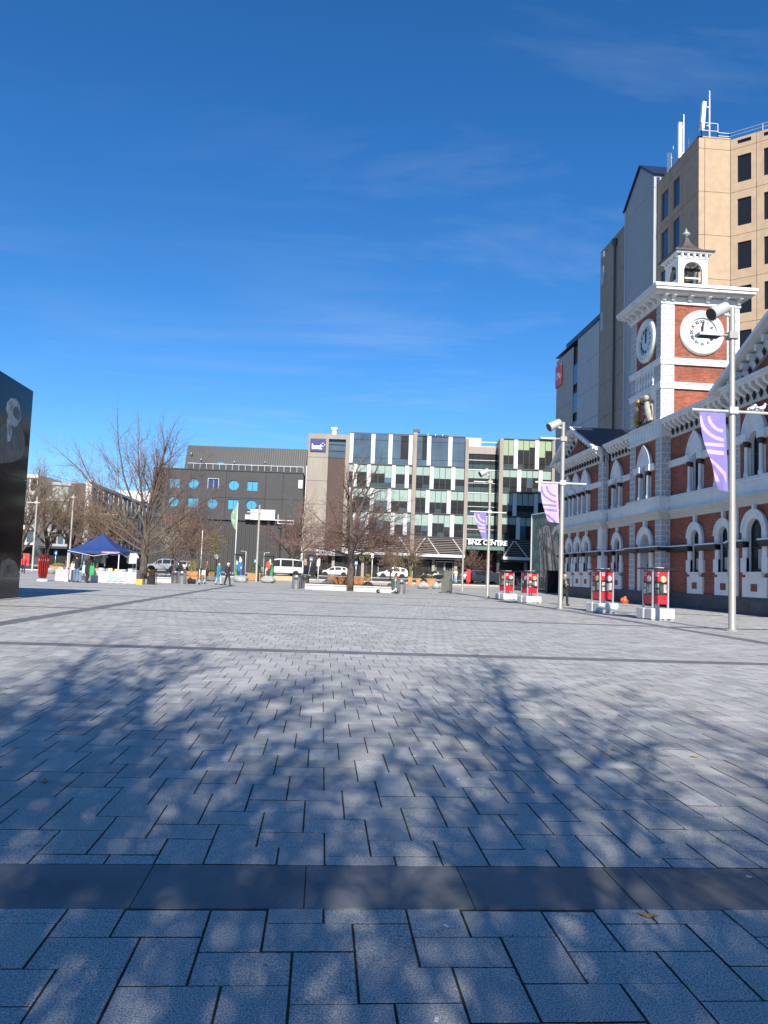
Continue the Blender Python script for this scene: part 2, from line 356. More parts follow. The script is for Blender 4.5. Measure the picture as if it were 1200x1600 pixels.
def stains(m, amt=.45):
    # old gum spots and blotches on the stone
    t = m.node_tree; N = t.nodes; L = t.links; b = N['Principled BSDF']; src = b.inputs['Base Color'].links[0].from_socket; geo = N.new('ShaderNodeNewGeometry')
    vo = N.new('ShaderNodeTexVoronoi'); vo.inputs['Scale'].default_value = 2.3; L.new(geo.outputs['Position'], vo.inputs['Vector'])
    rnd_ = N.new('ShaderNodeSeparateColor'); L.new(vo.outputs['Color'], rnd_.inputs[0])
    th = N.new('ShaderNodeMapRange'); th.inputs[1].default_value = 0.0; th.inputs[2].default_value = 1.0; th.inputs[3].default_value = .012; th.inputs[4].default_value = .055; L.new(rnd_.outputs[0], th.inputs[0])
    lt = N.new('ShaderNodeMath'); lt.operation = 'LESS_THAN'; L.new(vo.outputs['Distance'], lt.inputs[0]); L.new(th.outputs[0], lt.inputs[1])
    gt = N.new('ShaderNodeMath'); gt.operation = 'GREATER_THAN'; L.new(rnd_.outputs[1], gt.inputs[0]); gt.inputs[1].default_value = .55
    f1 = N.new('ShaderNodeMath'); f1.operation = 'MULTIPLY'; L.new(lt.outputs[0], f1.inputs[0]); L.new(gt.outputs[0], f1.inputs[1])
    f2 = N.new('ShaderNodeMath'); f2.operation = 'MULTIPLY'; L.new(f1.outputs[0], f2.inputs[0]); f2.inputs[1].default_value = amt
    no = N.new('ShaderNodeTexNoise'); no.inputs['Scale'].default_value = .55; no.inputs['Detail'].default_value = 9; no.inputs['Roughness'].default_value = .68; L.new(geo.outputs['Position'], no.inputs['Vector'])
    mr = N.new('ShaderNodeMapRange'); mr.inputs[1].default_value = .50; mr.inputs[2].default_value = .70; mr.inputs[4].default_value = .30; L.new(no.outputs['Fac'], mr.inputs[0])
    mx_ = N.new('ShaderNodeMath'); mx_.operation = 'MAXIMUM'; L.new(f2.outputs[0], mx_.inputs[0]); L.new(mr.outputs[0], mx_.inputs[1])
    mm_ = N.new('ShaderNodeMixRGB'); L.new(mx_.outputs[0], mm_.inputs[0]); L.new(src, mm_.inputs[1]); mm_.inputs[2].default_value = (.10, .10, .095, 1); L.new(mm_.outputs[0], b.inputs['Base Color'])
stains(m_pav)
m_joint = mat('mossy joint soil', (0.042, 0.038, 0.022), rough=0.95, var=0.6, scale=9)
m_slab = mat('dark basalt slab', (0.145, 0.145, 0.147), rough=0.6, var=0.28, scale=2.5, island=0.10, bump=0.05, bscale=60, detail=9, spec=0.4, speck=.15)
stains(m_slab, .3)
m_asph = mat('asphalt', (0.055, 0.056, 0.060), rough=0.85, var=0.2, scale=1.5, bump=0.2, bscale=80)
m_pale = mat('pale sand coloured paving', (0.50, 0.43, 0.32), rough=0.85, var=0.12, scale=1.0)
m_kerb = mat('pale kerb stone', (0.46, 0.45, 0.42), rough=0.8, var=0.12, scale=2.0)
m_path = groundmat('footpath paving', (0.33, 0.33, 0.325), (0.15, 0.15, 0.15), 0.6, 0.3)
m_moss = mat('moss', (0.045, 0.06, 0.015), rough=1.0, var=0.5, scale=40)
m_outer = mat('street ground', (0.16, 0.16, 0.16), rough=0.9, var=0.2, scale=0.3)

YEND = 46.0
mb = MB()
ys = [-600, -35]; zs = [-0.03, -0.03]
def strip(mb_, prof, x0, x1):
    vs = []; fs = []
    for i, (y, z) in enumerate(prof): vs += [(x0, y, z), (x1, y, z)]
    for i in range(len(prof) - 1): fs.append((2 * i, 2 * i + 1, 2 * i + 3, 2 * i + 2))
    mb_.add(vs, fs)
strip(mb, [(-700, -0.05), (58, -0.05), (105, 0.53), (900, 0.53)], -900, 900)
mb.build('ground', m_outer, kind='structure')
# paved square: joint bed in front, plain far sheet behind
mb = MB(); strip(mb, [(-35, -0.004), (YEND, -0.004)], -45, 21)
plaza = mb.build('plaza_floor', m_joint, kind='structure')
mb = MB(); strip(mb, [(YEND, 0.0), (58, 0.0), (84, gz(84))], -70, 21)
mb.build('far_paving', m_far, plaza)
# pavers: a 3:2 running pattern of one lying and one standing paver
U = 0.1067
JX, JY = 0.0090, 0.0078           # upright joints are wider than the lying ones
BANDS_Y = [(3.09, 3.53), (12.40, 12.84), (22.50, 22.94), (32.2, 32.64), (41.9, 42.34)]
BANDS_X = [(-23.4, -22.96), (-6.70, -6.26), (10.14, 10.58)]
xz = [(-34, -23.4), (-22.96, -6.70), (-6.26, 10.14), (10.58, 20.0)]
yz = [(-1.5, 3.09), (3.53, 12.40), (12.84, 22.50), (22.94, 32.2), (32.64, 41.9), (42.34, YEND)]
org = [(-0.580, 2.858), (-0.681, 3.854), (0.11, 13.1), (0.05, 23.2), (0.2, 33.0), (0, 43.0)]
rects = []
for (ya, yb), (ox, oy) in zip(yz, org):
    for (xa, xb) in xz:
        # lattice vectors (5,-1), (3,-3) in units; solve the index ranges from the zone
        a = np.array([[5 * U, 3 * U], [-1 * U, -3 * U]]); inv = np.linalg.inv(a)
        lo_x = max(xa, -0.52 * yb - 3.0); hi_x = min(xb, 0.64 * yb + 3.0)
        if lo_x >= hi_x: continue
        cs = [inv @ np.array([x - ox, y - oy]) for x in (lo_x, hi_x) for y in (ya, yb)]
        i0 = int(min(c[0] for c in cs)) - 2; i1 = int(max(c[0] for c in cs)) + 2; j0 = int(min(c[1] for c in cs)) - 2; j1 = int(max(c[1] for c in cs)) + 2
        ii, jj = np.meshgrid(np.arange(i0, i1 + 1), np.arange(j0, j1 + 1), indexing='ij')
        bx = ox + (5 * ii + 3 * jj).ravel() * U; by = oy + (-ii - 3 * jj).ravel() * U
        for kx, kw, kh in ((0, 2, 3), (-3, 3, 2)):       # standing paver at the node, lying one to its left
            X0 = bx + kx * U; X1 = X0 + kw * U; Y1 = by; Y0 = by - kh * U
            X0c = np.clip(X0, xa, xb); X1c = np.clip(X1, xa, xb); Y0c = np.clip(Y0, ya, yb); Y1c = np.clip(Y1, ya, yb)
            cx = (X0c + X1c) / 2; cy = (Y0c + Y1c) / 2
            ok = (X1c - X0c > 0.035) & (Y1c - Y0c > 0.035) & (cx > -0.47 * np.maximum(cy, 0) - 2.2) & (cx < 0.59 * np.maximum(cy, 0) + 2.2)
            rects += list(zip(X0c[ok], X1c[ok], Y0c[ok], Y1c[ok]))
rects.sort(key=lambda r: (((r[0] + r[1]) / 2 - 0.15) * 0.8) ** 2 + ((r[2] + r[3]) / 2) ** 2 + (100 if r[3] < 1.35 else 0))
print('pavers', len(rects))
def paver_mesh():
    mb_ = MB(); c = 0.02
    vs = [(-.5, -.5, -0.014), (.5, -.5, -0.014), (.5, .5, -0.014), (-.5, .5, -0.014), (-.5, -.5, -0.0012), (.5, -.5, -0.0012), (.5, .5, -0.0012), (-.5, .5, -0.0012)]
    vs += [(-.5 + .004, -.5 + .004, 0), (.5 - .004, -.5 + .004, 0), (.5 - .004, .5 - .004, 0), (-.5 + .004, .5 - .004, 0)]
    fs = []
    for k in (0, 4):
        for i in range(4): j = (i + 1) % 4; fs.append((k + i, k + j, k + 4 + j, k + 4 + i))
    fs.append((8, 9, 10, 11)); return vs, fs
pv, pf = paver_mesh()
me = bpy.data.meshes.new('paver'); me.from_pydata(pv, [], pf); me.materials.append(m_pav); me.materials.append(m_joint); me.polygons.foreach_set('material_index', [1] * 4 + [0] * 5)
for r in rects[:300]:
    o = instance('paver', me, plaza, ((r[0] + r[1]) / 2, (r[2] + r[3]) / 2, random.uniform(-0.0018, 0.0012)), 0, (r[1] - r[0] - JX, r[3] - r[2] - JY, 1))
    o.rotation_euler = (random.gauss(0, 0.0025), random.gauss(0, 0.0025), random.gauss(0, 0.003))
R = np.array(rects[300:]); n = len(R); pvn = np.array(pv)
rng = np.random.default_rng(3)
cx = (R[:, 0] + R[:, 1]) / 2; cy = (R[:, 2] + R[:, 3]) / 2; sx = R[:, 1] - R[:, 0] - JX; sy = R[:, 3] - R[:, 2] - JY
V = np.empty((n, 12, 3)); tx = rng.normal(0, 0.0018, n); ty = rng.normal(0, 0.0018, n); dz = rng.uniform(-0.0018, 0.0012, n)
V[:, :, 0] = cx[:, None] + pvn[None, :, 0] * sx[:, None]; V[:, :, 1] = cy[:, None] + pvn[None, :, 1] * sy[:, None]
V[:, :, 2] = pvn[None, :, 2] + dz[:, None] + tx[:, None] * pvn[None, :, 0] * sx[:, None] + ty[:, None] * pvn[None, :, 1] * sy[:, None]
Fq = (np.array(pf)[None] + (np.arange(n) * 12)[:, None, None]).reshape(-1, 4)
me = bpy.data.meshes.new('paving'); me.vertices.add(n * 12); me.vertices.foreach_set('co', V.ravel().astype(np.float32))
me.loops.add(Fq.size); me.loops.foreach_set('vertex_index', Fq.ravel().astype(np.int32)); me.polygons.add(len(Fq))
me.polygons.foreach_set('loop_start', (np.arange(len(Fq)) * 4).astype(np.int32)); me.polygons.foreach_set('loop_total', np.full(len(Fq), 4, np.int32))
me.update(calc_edges=True); me.shade_flat(); me.materials.append(m_pav); me.materials.append(m_joint); me.polygons.foreach_set('material_index', np.tile(np.array([1] * 4 + [0] * 5, np.int32), n))
o = bpy.data.objects.new('paving', me); COL.objects.link(o); o.parent = plaza; o['kind'] = 'stuff'
# dark slab bands
sv = MB().box(-.5, .5, -.5, .5, -0.014, 0.0); 
bm_me = bpy.data.meshes.new('slab'); 
vs = [(-.5, -.5, -0.014), (.5, -.5, -0.014), (.5, .5, -0.014), (-.5, .5, -0.014), (-.5, -.5, -0.002), (.5, -.5, -0.002), (.5, .5, -0.002), (-.5, .5, -0.002), (-.494, -.49, 0), (.494, -.49, 0), (.494, .49, 0), (-.494, .49, 0)]
bm_me.from_pydata(vs, [], pf); bm_me.materials.append(m_slab)
def slab(x0, x1, y0, y1, z=0.0):
    instance('slab', bm_me, plaza, ((x0 + x1) / 2, (y0 + y1) / 2, z + random.uniform(-.001, .0005)), 0, (x1 - x0 - .005, y1 - y0 - .004, 1))
js = [-0.677 - 0.665 * k for k in range(6, 0, -1)] + [-0.677, -0.016, 0.657, 1.33, 1.463, 2.01, 2.675, 3.34, 4.0, 4.67]
for a, b in zip(js[:-1], js[1:]): slab(a, b, *BANDS_Y[0])
for (ya, yb), sgn in zip(BANDS_Y[1:4], (1, 1, 1)):
    st = 0.665 if ya < 20 else 1.33
    for (xa, xb) in xz[1:3]:
        lo = max(xa, -0.47 * ya - 2); hi = min(xb, 0.59 * ya + 2); k = max(1, round((hi - lo) / st)); q = (hi - lo) / k
        for i in range(k): slab(lo + i * q, lo + (i + 1) * q, ya, yb)
for (xa, xb) in BANDS_X[1:]:
    lo, hi = 10.0, YEND; k = round((hi - lo) / 1.33); q = (hi - lo) / k
    for i in range(k): slab(xa, xb, lo + i * q, lo + (i + 1) * q)
mb = MB(); mb.box(-6.70, -6.26, YEND, 60, -0.01, 0.004); mb.box(10.14, 10.58, YEND, 60, -0.01, 0.004); mb.box(-30, 10.1, 54.0, 54.4, -0.01, 0.0035); mb.build('far_band', m_slab, plaza)
# tufts of moss in a few joints
mb = MB()
for _ in range(150):
    r = random.choice(rects[:330]); x = r[0] if random.random() < .75 else random.uniform(r[0], r[1]); y = random.uniform(r[2], r[3]) if x == r[0] else r[2]
    for k in range(random.randint(2, 5)):
        a = random.uniform(-.02, .02); h = random.uniform(.003, .010); wd = random.uniform(.002, .005)
        q = (x + random.uniform(-.003, .003), y + a)
        mb.add([(q[0] - wd, q[1], -.01), (q[0] + wd, q[1], -.01), (q[0] + random.uniform(-.003, .003), q[1] + random.uniform(-.003, .003), h)], [(0, 1, 2)])
mb.build('moss_tufts', m_moss, plaza, kind='stuff')
# dry leaves and specks lying on the paving
m_leaf = mat('dry leaf', (0.35, 0.24, 0.08), rough=0.8, var=0.4, scale=30)
m_chip = mat('white scrap', (0.75, 0.75, 0.74), rough=0.8, var=0.05)
for k, (px, py) in enumerate([(1086, 1183), (1012, 1432), (958, 1172), (112, 1058), (70, 1222)]):
    p = G(px, py); mb = MB(); a = random.uniform(0, 6.28)
    mb.add([(p.x + .045 * math.cos(a), p.y + .045 * math.sin(a), .012), (p.x - .02 * math.sin(a), p.y + .02 * math.cos(a), .004), (p.x - .045 * math.cos(a), p.y - .045 * math.sin(a), .010), (p.x + .02 * math.sin(a), p.y - .02 * math.cos(a), .004)], [(0, 1, 2, 3)])
    mb.add([(p.x + .045 * math.cos(a), p.y + .045 * math.sin(a), .0105), (p.x - .02 * math.sin(a), p.y + .02 * math.cos(a), .0025), (p.x - .045 * math.cos(a), p.y - .045 * math.sin(a), .0085), (p.x + .02 * math.sin(a), p.y - .02 * math.cos(a), .0025)], [(3, 2, 1, 0)])
    mb.build('fallen_leaf', m_leaf, label=['dry yellow leaf on the sunlit paving at the right', 'leaf lying by the mossy joint of the dark slab band', 'small brown leaf right of the middle of the paving', 'brown leaf on the paving at the far left', 'curled leaf near the left edge above the slab band'][k], cat='leaf', group='leaves fallen on the paving')
for k, (px, py) in enumerate([(716, 1218), (1170, 1371), (697, 1448), (682, 1595), (648, 1182)]):
    p = G(px, py); mb = MB(); mb.obox((p.x, p.y, .004), (.022, .012, .003), random.uniform(0, 3))
    mb.build('paper_scrap', m_chip, label=['white scrap on the paving right of centre above the slab band', 'white scrap on the dark slab at the right edge', 'tiny white scrap on the paving just below the slab band', 'white scrap at the bottom edge of the picture', 'white scrap farthest from the camera on the shaded paving'][k], cat='litter', group='white scraps on the paving')
# footpath strips along the post office
mb = MB(); mb.box(17.45, 17.75, 5, 60, -0.01, 0.006); mb.box(14.1, 14.32, 5, 60, -0.01, 0.005)
mb.build('kerb_strip', m_kerb, plaza)
# street beyond the square
mb = MB(); strip(mb, [(84, gz(84) + .004), (105, .584), (109, .584)], -120, 80); mb.build('road', m_asph, kind='structure')
mb = MB(); strip(mb, [(109, .70), (131, .70)], -120, 80); mb.add([(-120, 109, .5), (80, 109, .5), (80, 109, .70), (-120, 109, .70)], [(0, 1, 2, 3)]); mb.build('far_pavement', m_path, kind='structure')
mb = MB(); strip(mb, [(74, gz(74) + .008), (83.6, gz(83.6) + .008)], -14, 17)
mb.build('sand_paving', m_pale, kind='structure')
mb = MB(); strip(mb, [(83.6, gz(83.6)), (83.6, gz(83.6) + .11), (84.0, gz(84) + .11), (84.0, gz(84))], -70, 20); mb.build('kerb', m_kerb, kind='structure')
# ================================================================ the red brick post office with its clock tower
m_brick = brickmat('red brick', (0.35, 0.088, 0.044), (0.19, 0.042, 0.026), (0.30, 0.17, 0.12))
m_white = mat('white painted stone', (0.72, 0.72, 0.71), rough=0.55, var=0.08, scale=1.4, dirt=0.30, bump=0.05, bscale=20)
m_rust = mat('grey picked stone', (0.42, 0.425, 0.435), rough=0.8, var=0.12, scale=4, bump=0.3, bscale=40)
m_cream = mat('cream painted frieze', (0.60, 0.57, 0.50), rough=0.6, var=0.06, scale=2, dirt=0.2)
m_blk = mat('black painted moulding', (0.018, 0.018, 0.02), rough=0.4, var=0.15)
m_plinth = mat('bluestone plinth', (0.085, 0.090, 0.10), rough=0.8, var=0.2, scale=2.5, bump=0.3, bscale=15)
m_slate = mat('dark slate roof', (0.022, 0.028, 0.042), rough=0.45, var=0.25, scale=4, stretch=(1, 1, 5))
m_lead = mat('brown lead roof', (0.075, 0.062, 0.055), rough=0.55, var=0.2, scale=2)
m_win = glassmat('dark sash window', (0.012, 0.014, 0.016))
m_frame = mat('dark window frame', (0.02, 0.022, 0.024), rough=0.4, var=0.1)
m_blind = mat('cream blind', (0.42, 0.40, 0.34), rough=0.8, var=0.08, scale=6)
m_bell = mat('bronze bell', (0.10, 0.085, 0.06), rough=0.4, metal=0.8, var=0.2)
m_gold = mat('gilding', (0.62, 0.40, 0.10), rough=0.35, metal=0.6, var=0.3, scale=9)
m_pipe = mat('grey drainpipe', (0.32, 0.33, 0.35), rough=0.5, var=0.08)
m_dial = mat('clock dial', (0.60, 0.64, 0.66), rough=0.35, var=0.05)

po = thing('post_office', 'red brick and white stone Victorian post office with a clock tower', 'building', (20, 43, 0))
XF, XB, XT = 20.0, 19.6, 19.4
def fx(X): return lambda u, v, d: (X + d, u, v)        # a wall facing -X: u along Y, v up, d into the wall
def fy(Y): return lambda u, v, d: (u, Y + d, v)        # a wall facing -Y: u along X
T0, T1 = 43.0, 47.5
TX0, TX1 = XT, 24.2
def up_hole(c): return arch(c, .46, 6.42, 7.95)
def lo_hole(c, hw=.46, zb=1.98, zs=3.80): return arch(c, hw, zb, zs)
sections = [  # X plane, Y from, Y to, upper window centres, lower window centres
    (XB, 52.75, 62.4, [56.05, 58.15, 60.2], [55.85, 57.75, 59.75]),
    (XF, T1, 52.75, [50.9], [50.85]),
    (XF, 35.5, T0, [39.75, 36.9], [39.85, 36.9]),
    (XB, 24.5, 35.5, [33.35, 30.0, 26.8], [33.45, 30.0, 26.6]),
]
wall = MB()
for X, a, b, up, lo in sections:
    hw = 0.46 if X == XF or a > 50 else 0.62
    wall_holes(wall, [(a, .8), (b, .8), (b, 9.75), (a, 9.75)], [up_hole(c) for c in up] + [lo_hole(c, hw) for c in lo], fx(X), .26, 0, 1)
# bay returns, end walls and back
wall.add([(XB, 52.75, .8), (XF, 52.75, .8), (XF, 52.75, 10.6), (XB, 52.75, 10.6)], [(0, 1, 2, 3)], 1)
wall.add([(XB, 35.5, .8), (XF, 35.5, .8), (XF, 35.5, 10.6), (XB, 35.5, 10.6)], [(0, 1, 2, 3)], 0)
wall.box(XB, 28, 62.39, 62.4, .0, 10.5, 0); wall.box(XB, 28, 24.4, 24.5, 0, 10.5, 0); wall.box(27.9, 28, 24.5, 62.4, 0, 10.5, 0)
wall.box(XF + .6, XF + .62, 24.5, T0, .0, 10.5, 2); wall.box(XF + .6, XF + .62, T1, 62.4, 0, 10.5, 2)
wall.build('wall', [m_brick, m_white, m_frame], po)

def trims(X, a, b, up, lo):
    F = fx(X); cuts = sorted(up)
    for c in up:
        wn = MB(); op = archcurve(c, .46, 7.95, 12); ho = pointcurve(c, .93, 8.02, 1.52, 12)
        wn.ring([(c - .93, 7.98)] + ho + [(c + .93, 7.98)], [(c - .46, 7.98)] + op + [(c + .46, 7.98)], F, -.16, .02)
        ho2 = pointcurve(c, 1.0, 8.05, 1.62, 12); ho3 = pointcurve(c, .90, 8.05, 1.46, 12); wn.ring(ho2, ho3, F, -.24, -.14)
        for s in (-1, 1):
            wn.extr([(c + s * .46, 6.36), (c + s * .70, 6.36), (c + s * .70, 7.70), (c + s * .46, 7.70)], F, -.06, .02)
            wn.box(X - .30, X + .02, min(c + s * .44, c + s * .98), max(c + s * .44, c + s * .98), 8.0, 8.38)
        ws = wn.build('window_surround', m_white, po)
        for s in (-1, 1):
            q = MB(); q.lathe([(.13, 6.36), (.13, 6.5), (.095, 6.56), (.085, 7.72), (.10, 7.76)], (X - .17, c + s * .60, 0), 10); q.build('column', m_white, ws, smooth=True, autos=40)
            q = MB(); q.lathe([(.10, 7.74), (.17, 7.90), (.17, 8.0)], (X - .17, c + s * .60, 0), 8); q.build('capital', m_blk, ws)
        w_ = MB(); w_.extr(arch(c, .455, 6.43, 7.95), F, .17, .19); wo = w_.build('window', m_win, po)
        fr = MB(); fr.ring([(c - .46, 6.42)] + archcurve(c, .46, 7.95) + [(c + .46, 6.42)], [(c - .39, 6.42)] + archcurve(c, .39, 7.95) + [(c + .39, 6.42)], F, .12, .18)
        fr.box(X + .13, X + .18, c - .40, c + .40, 7.38, 7.45); fr.box(X + .13, X + .18, c - .41, c + .41, 6.43, 6.52); fr.build('sash', m_frame, wo)
    # impost band between the upper windows
    edges = [a] + [v for c in cuts for v in (c - .98, c + .98)] + [b]
    for i in range(0, len(edges), 2):
        if edges[i + 1] - edges[i] > .05:
            q = MB(); q.box(X - .14, X + .02, edges[i], edges[i + 1], 8.02, 8.36); q.box(X - .18, X + .02, edges[i], edges[i + 1], 8.30, 8.40); q.build('impost_band', m_white, po)
    for c in lo:
        hw = 0.46 if X == XF or a > 50 else 0.62; k = hw - .46
        wn = MB(); R_ = hw + .38; zs = 3.80 - k * .2
        oc = archcurve(c, R_, 3.80, 12); ic = archcurve(c, hw, 3.80, 12)
        wn.ring([(c - R_, 3.42)] + oc + [(c + R_, 3.42)], [(c - hw, 3.42)] + ic + [(c + hw, 3.42)], F, -.12, .02)
        oc2 = archcurve(c, R_ + .05, 3.80, 12); ic2 = archcurve(c, R_ - .10, 3.80, 12); wn.ring(oc2, ic2, F, -.18, -.10)
        for s in (-1, 1):
            y0, y1 = sorted((c + s * hw, c + s * (R_ - .02))); wn.box(X - .10, X + .02, y0, y1, 1.92, 3.44)
            y0, y1 = sorted((c + s * hw, c + s * (R_ + .10))); wn.box(X - .13, X + .02, y0, y1, 1.95, 2.62)
        wn.box(X - .11, X + .02, c - R_, c + R_, .82, 1.72); wn.box(X - .22, X + .30, c - hw - .12, c + hw + .12, 1.84, 1.97); wn.box(X - .13, X + .02, c - hw - .05, c + hw + .05, 1.72, 1.84)
        wn.box(X - .16, X + .02, c - .10, c + .10, 3.80 + R_ - .1, 5.02)
        ws = wn.build('window_surround', m_white, po)
        q = MB(); q.box(X - .125, X - .09, c - .26, c + .26, 1.08, 1.42); q.build('brick_panel', m_brick, ws)
        w_ = MB(); w_.extr(arch(c, hw - .005, 1.99, 3.80), F, .17, .19); wo = w_.build('window', m_win, po)
        fr = MB(); fr.ring([(c - hw, 1.98)] + archcurve(c, hw, 3.80) + [(c + hw, 1.98)], [(c - hw + .08, 1.98)] + archcurve(c, hw - .08, 3.80) + [(c + hw - .08, 1.98)], F, .12, .18)
        fr.box(X + .13, X + .18, c - hw, c + hw, 3.05, 3.13); fr.box(X + .13, X + .18, c - hw, c + hw, 1.98, 2.10); fr.build('sash', m_frame, wo)
        if c < 45:
            q = MB(); q.box(X + .158, X + .168, c - hw + .09, c + (hw - .12 if X == XF else .1), 2.12, 2.72 if X == XF else 3.0); q.build('blind', m_blind, wo)
    cuts = sorted(lo); hwl = 0.46 if X == XF or a > 50 else 0.62
    edges = [a] + [v for c in cuts for v in (c - hwl, c + hwl)] + [b]
    for i in range(0, len(edges), 2):
        y0, y1 = edges[i], edges[i + 1]
        if y1 - y0 < .05: continue
        q = MB(); q.box(X - .30, X + .02, y0, y1, 3.18, 3.38); q.box(X - .24, X + .02, y0, y1, 3.10, 3.18); q.build('string_course', m_blk, po)
        q = MB(); q.box(X - .34, X + .02, y0 - .02, y1 + .02, 3.38, 3.45); q.build('string_cap', m_white, po)
for S in sections: trims(*S)
# continuous courses at first floor, plinth
def course(name, prof, m, inc=()):
    """runs along the front following its steps; prof: list of (projection, z0, z1)"""
    steps = [(XB, 52.75, 62.4), (XF, T1, 52.75), (XT, T0, T1), (XF, 35.5, T0), (XB, 24.5, 35.5)]
    for X, a, b in steps:
        q = MB()
        for pr, za, zb in prof:
            e0 = pr if X in (XB, XT) else -pr; e1 = e0
            if X == XB and a > 50: e0, e1 = pr, 0
            if X == XB and a < 50: e0, e1 = 0, pr
            if X == XF: e0 = e1 = 0
            q.box(X - pr, X + (.45 if X != XF else .05), a - e0, b + e1, za, zb)
        q.build(name, m, po)
course('plinth', [(.14, -.02, .70), (.10, .70, .82)], m_plinth)
course('frieze_course', [(.10, 5.02, 5.18), (.16, 5.18, 5.30), (.26, 5.30, 5.42), (.34, 5.42, 5.50)], m_cream)
course('sill_course', [(.14, 5.50, 6.12), (.22, 6.12, 6.24), (.16, 6.24, 6.36)], m_white)
# vents in the plinth
for y in (51, 41.2, 38.3, 34.0, 45.9):
    X = XT if T0 < y < T1 else (XF if y > 35.5 else XB); q = MB()
    for k in range(4): q.box(X - .16, X - .12, y - .3, y + .3, .2 + k * .09, .25 + k * .09)
    q.build('vent_grille', m_blk, po)
# bay corner pilasters
def quoins(name, X0, X1, Y0, Y1, za, zb, faces, blk=0.36, parent=None):
    """a white pier with picked stone blocks on its faces"""
    q = MB(); q.box(X0, X1, Y0, Y1, za, zb); p = q.build(name, m_white, parent or po)
    q = MB(); n = int((zb - za) / blk); h = (zb - za) / n; g = .055
    for i in range(n):
        z = za + i * h
        for fc in faces:
            L0, L1 = (Y0, Y1) if fc == 'x' else (X0, X1); W = L1 - L0
            cells = [(L0 + g, L1 - g)] if (i % 2 == 0 and W < .5) else ([(L0 + g, L0 + W * .5 - g / 2), (L0 + W * .5 + g / 2, L1 - g)] if i % 2 else [(L0 + g, L0 + W * .28), (L0 + W * .28 + g, L1 - W * .28 - g), (L1 - W * .28, L1 - g)])
            for a, b in cells:
                if b - a < .03: continue
                if fc == 'x': q.box(X0 - .022, X0 + .01, a, b, z + g / 2, z + h - g / 2)
                else: q.box(a, b, Y0 - .022, Y0 + .01, z + g / 2, z + h - g / 2)
    q.build('quoin_blocks', m_rust, p, kind='stuff'); return p
quoins('pilaster', XB - .06, XB + .3, 52.72, 53.55, 6.36, 9.75, 'xy'); quoins('pilaster', XB - .06, XB + .3, 61.6, 62.42, 6.36, 9.75, 'x')
quoins('pilaster', XB - .06, XB + .3, 34.75, 35.5, 6.36, 9.75, 'x')
for y0, y1 in ((52.72, 53.5), (61.65, 62.42), (34.9, 35.52)):
    q = MB(); q.box(XB - .08, XB + .3, y0, y1, .8, 5.02); q.box(XB - .12, XB + .3, y0 - .03, y1 + .03, 3.6, 3.75); q.build('pilaster', m_white, po)
# eaves: frieze with corbels and dark drops
def eaves(X, a, b, z=9.75, skip=False):
    q = MB(); q.box(X - .10, X + .1, a, b, z, z + .86); p = q.build('eaves_frieze', m_cream, po)
    q = MB(); q.box(X - .62, X + .1, a, b, z + .84, z + .96); q.box(X - .72, X + .1, a, b, z + .96, z + 1.12); q.build('gutter', m_white, po)
    n = max(1, round((b - a) / .56)); st = (b - a) / n
    cb = MB(); dr = MB()
    for i in range(n):
        y = a + (i + .5) * st
        cb.extr([(X - .10, z + .40), (X - .52, z + .66), (X - .56, z + .86), (X - .10, z + .86)], lambda u, v, w_, y=y: (u, y + w_, v), -.11, .11)
        yd = y + st / 2
        if yd < b - .1: dr.lathe([(.02, z + .10), (.07, z + .22), (.11, z + .34), (.05, z + .40), (.05, z + .5)], (X - .17, yd, 0), 6)
    cb.build('corbels', m_white, p, kind='stuff'); dr.build('corbel_drops', m_blk, p, kind='stuff')
eaves(XB, 52.75, 62.4); eaves(XF, T1 + .05, 52.1); eaves(XF, 36.2, T0 - .05); eaves(XB, 24.5, 35.5)
# gables over the two bays
def gable(c, half, rise, X=XB, ze=10.87):
    tri = MB(); tri.add([(X, c - half, ze - .3), (X, c + half, ze - .3), (X, c, ze + rise - .1)], [(0, 1, 2)]); tri.build('tympanum', m_brick, po)
    q = MB(); n = 5
    L_ = math.hypot(half, rise)
    for s in (-1, 1):
        q.beam((X - .35, c + s * (half + .35), ze - .10), (X - .35, c - s * .12, ze + rise + .12), .95, .20, up=(0, 0, 1))
        q.beam((X - .05, c + s * (half - .1), ze - .40), (X - .05, c, ze + rise - .42), .22, .55, up=(0, 0, 1))
    gb = q.build('gable_coping', m_white, po)
    cb = MB(); dr = MB(); k = int(L_ / .62)
    for s in (-1, 1):
        for i in range(k):
            t = (i + .5) / k; y = c + s * half * (1 - t); z = ze + rise * t - .40
            cb.box(X - .5, X - .1, y - .10, y + .10, z - .02, z + .26)
            t = (i + 1) / k
            if i < k - 1: y = c + s * half * (1 - t); z = ze + rise * t - .75; dr.lathe([(.02, z - .12), (.07, z), (.11, z + .10), (.05, z + .16), (.05, z + .24)], (X - .24, y, 0), 6)
    cb.build('corbels', m_white, gb, kind='stuff'); dr.build('corbel_drops', m_blk, gb, kind='stuff')
    rf = MB()
    for s in (-1, 1):
        pts = [(X - .60, c + s * (half + .35), ze + .02), (X - .60, c, ze + rise + .24), (30, c, ze + rise + .24), (30, c + s * (half + .35), ze + .02)]
        rf.add(pts + [(x, y, z - .1) for x, y, z in pts], [(0, 1, 2, 3), (7, 6, 5, 4), (0, 3, 7, 4), (0, 4, 5, 1)])
    rf.build('gable_roof', m_slate, po)
gable(58.0, 4.85, 2.15); gable(30.0, 5.9, 2.75)
rf = MB()
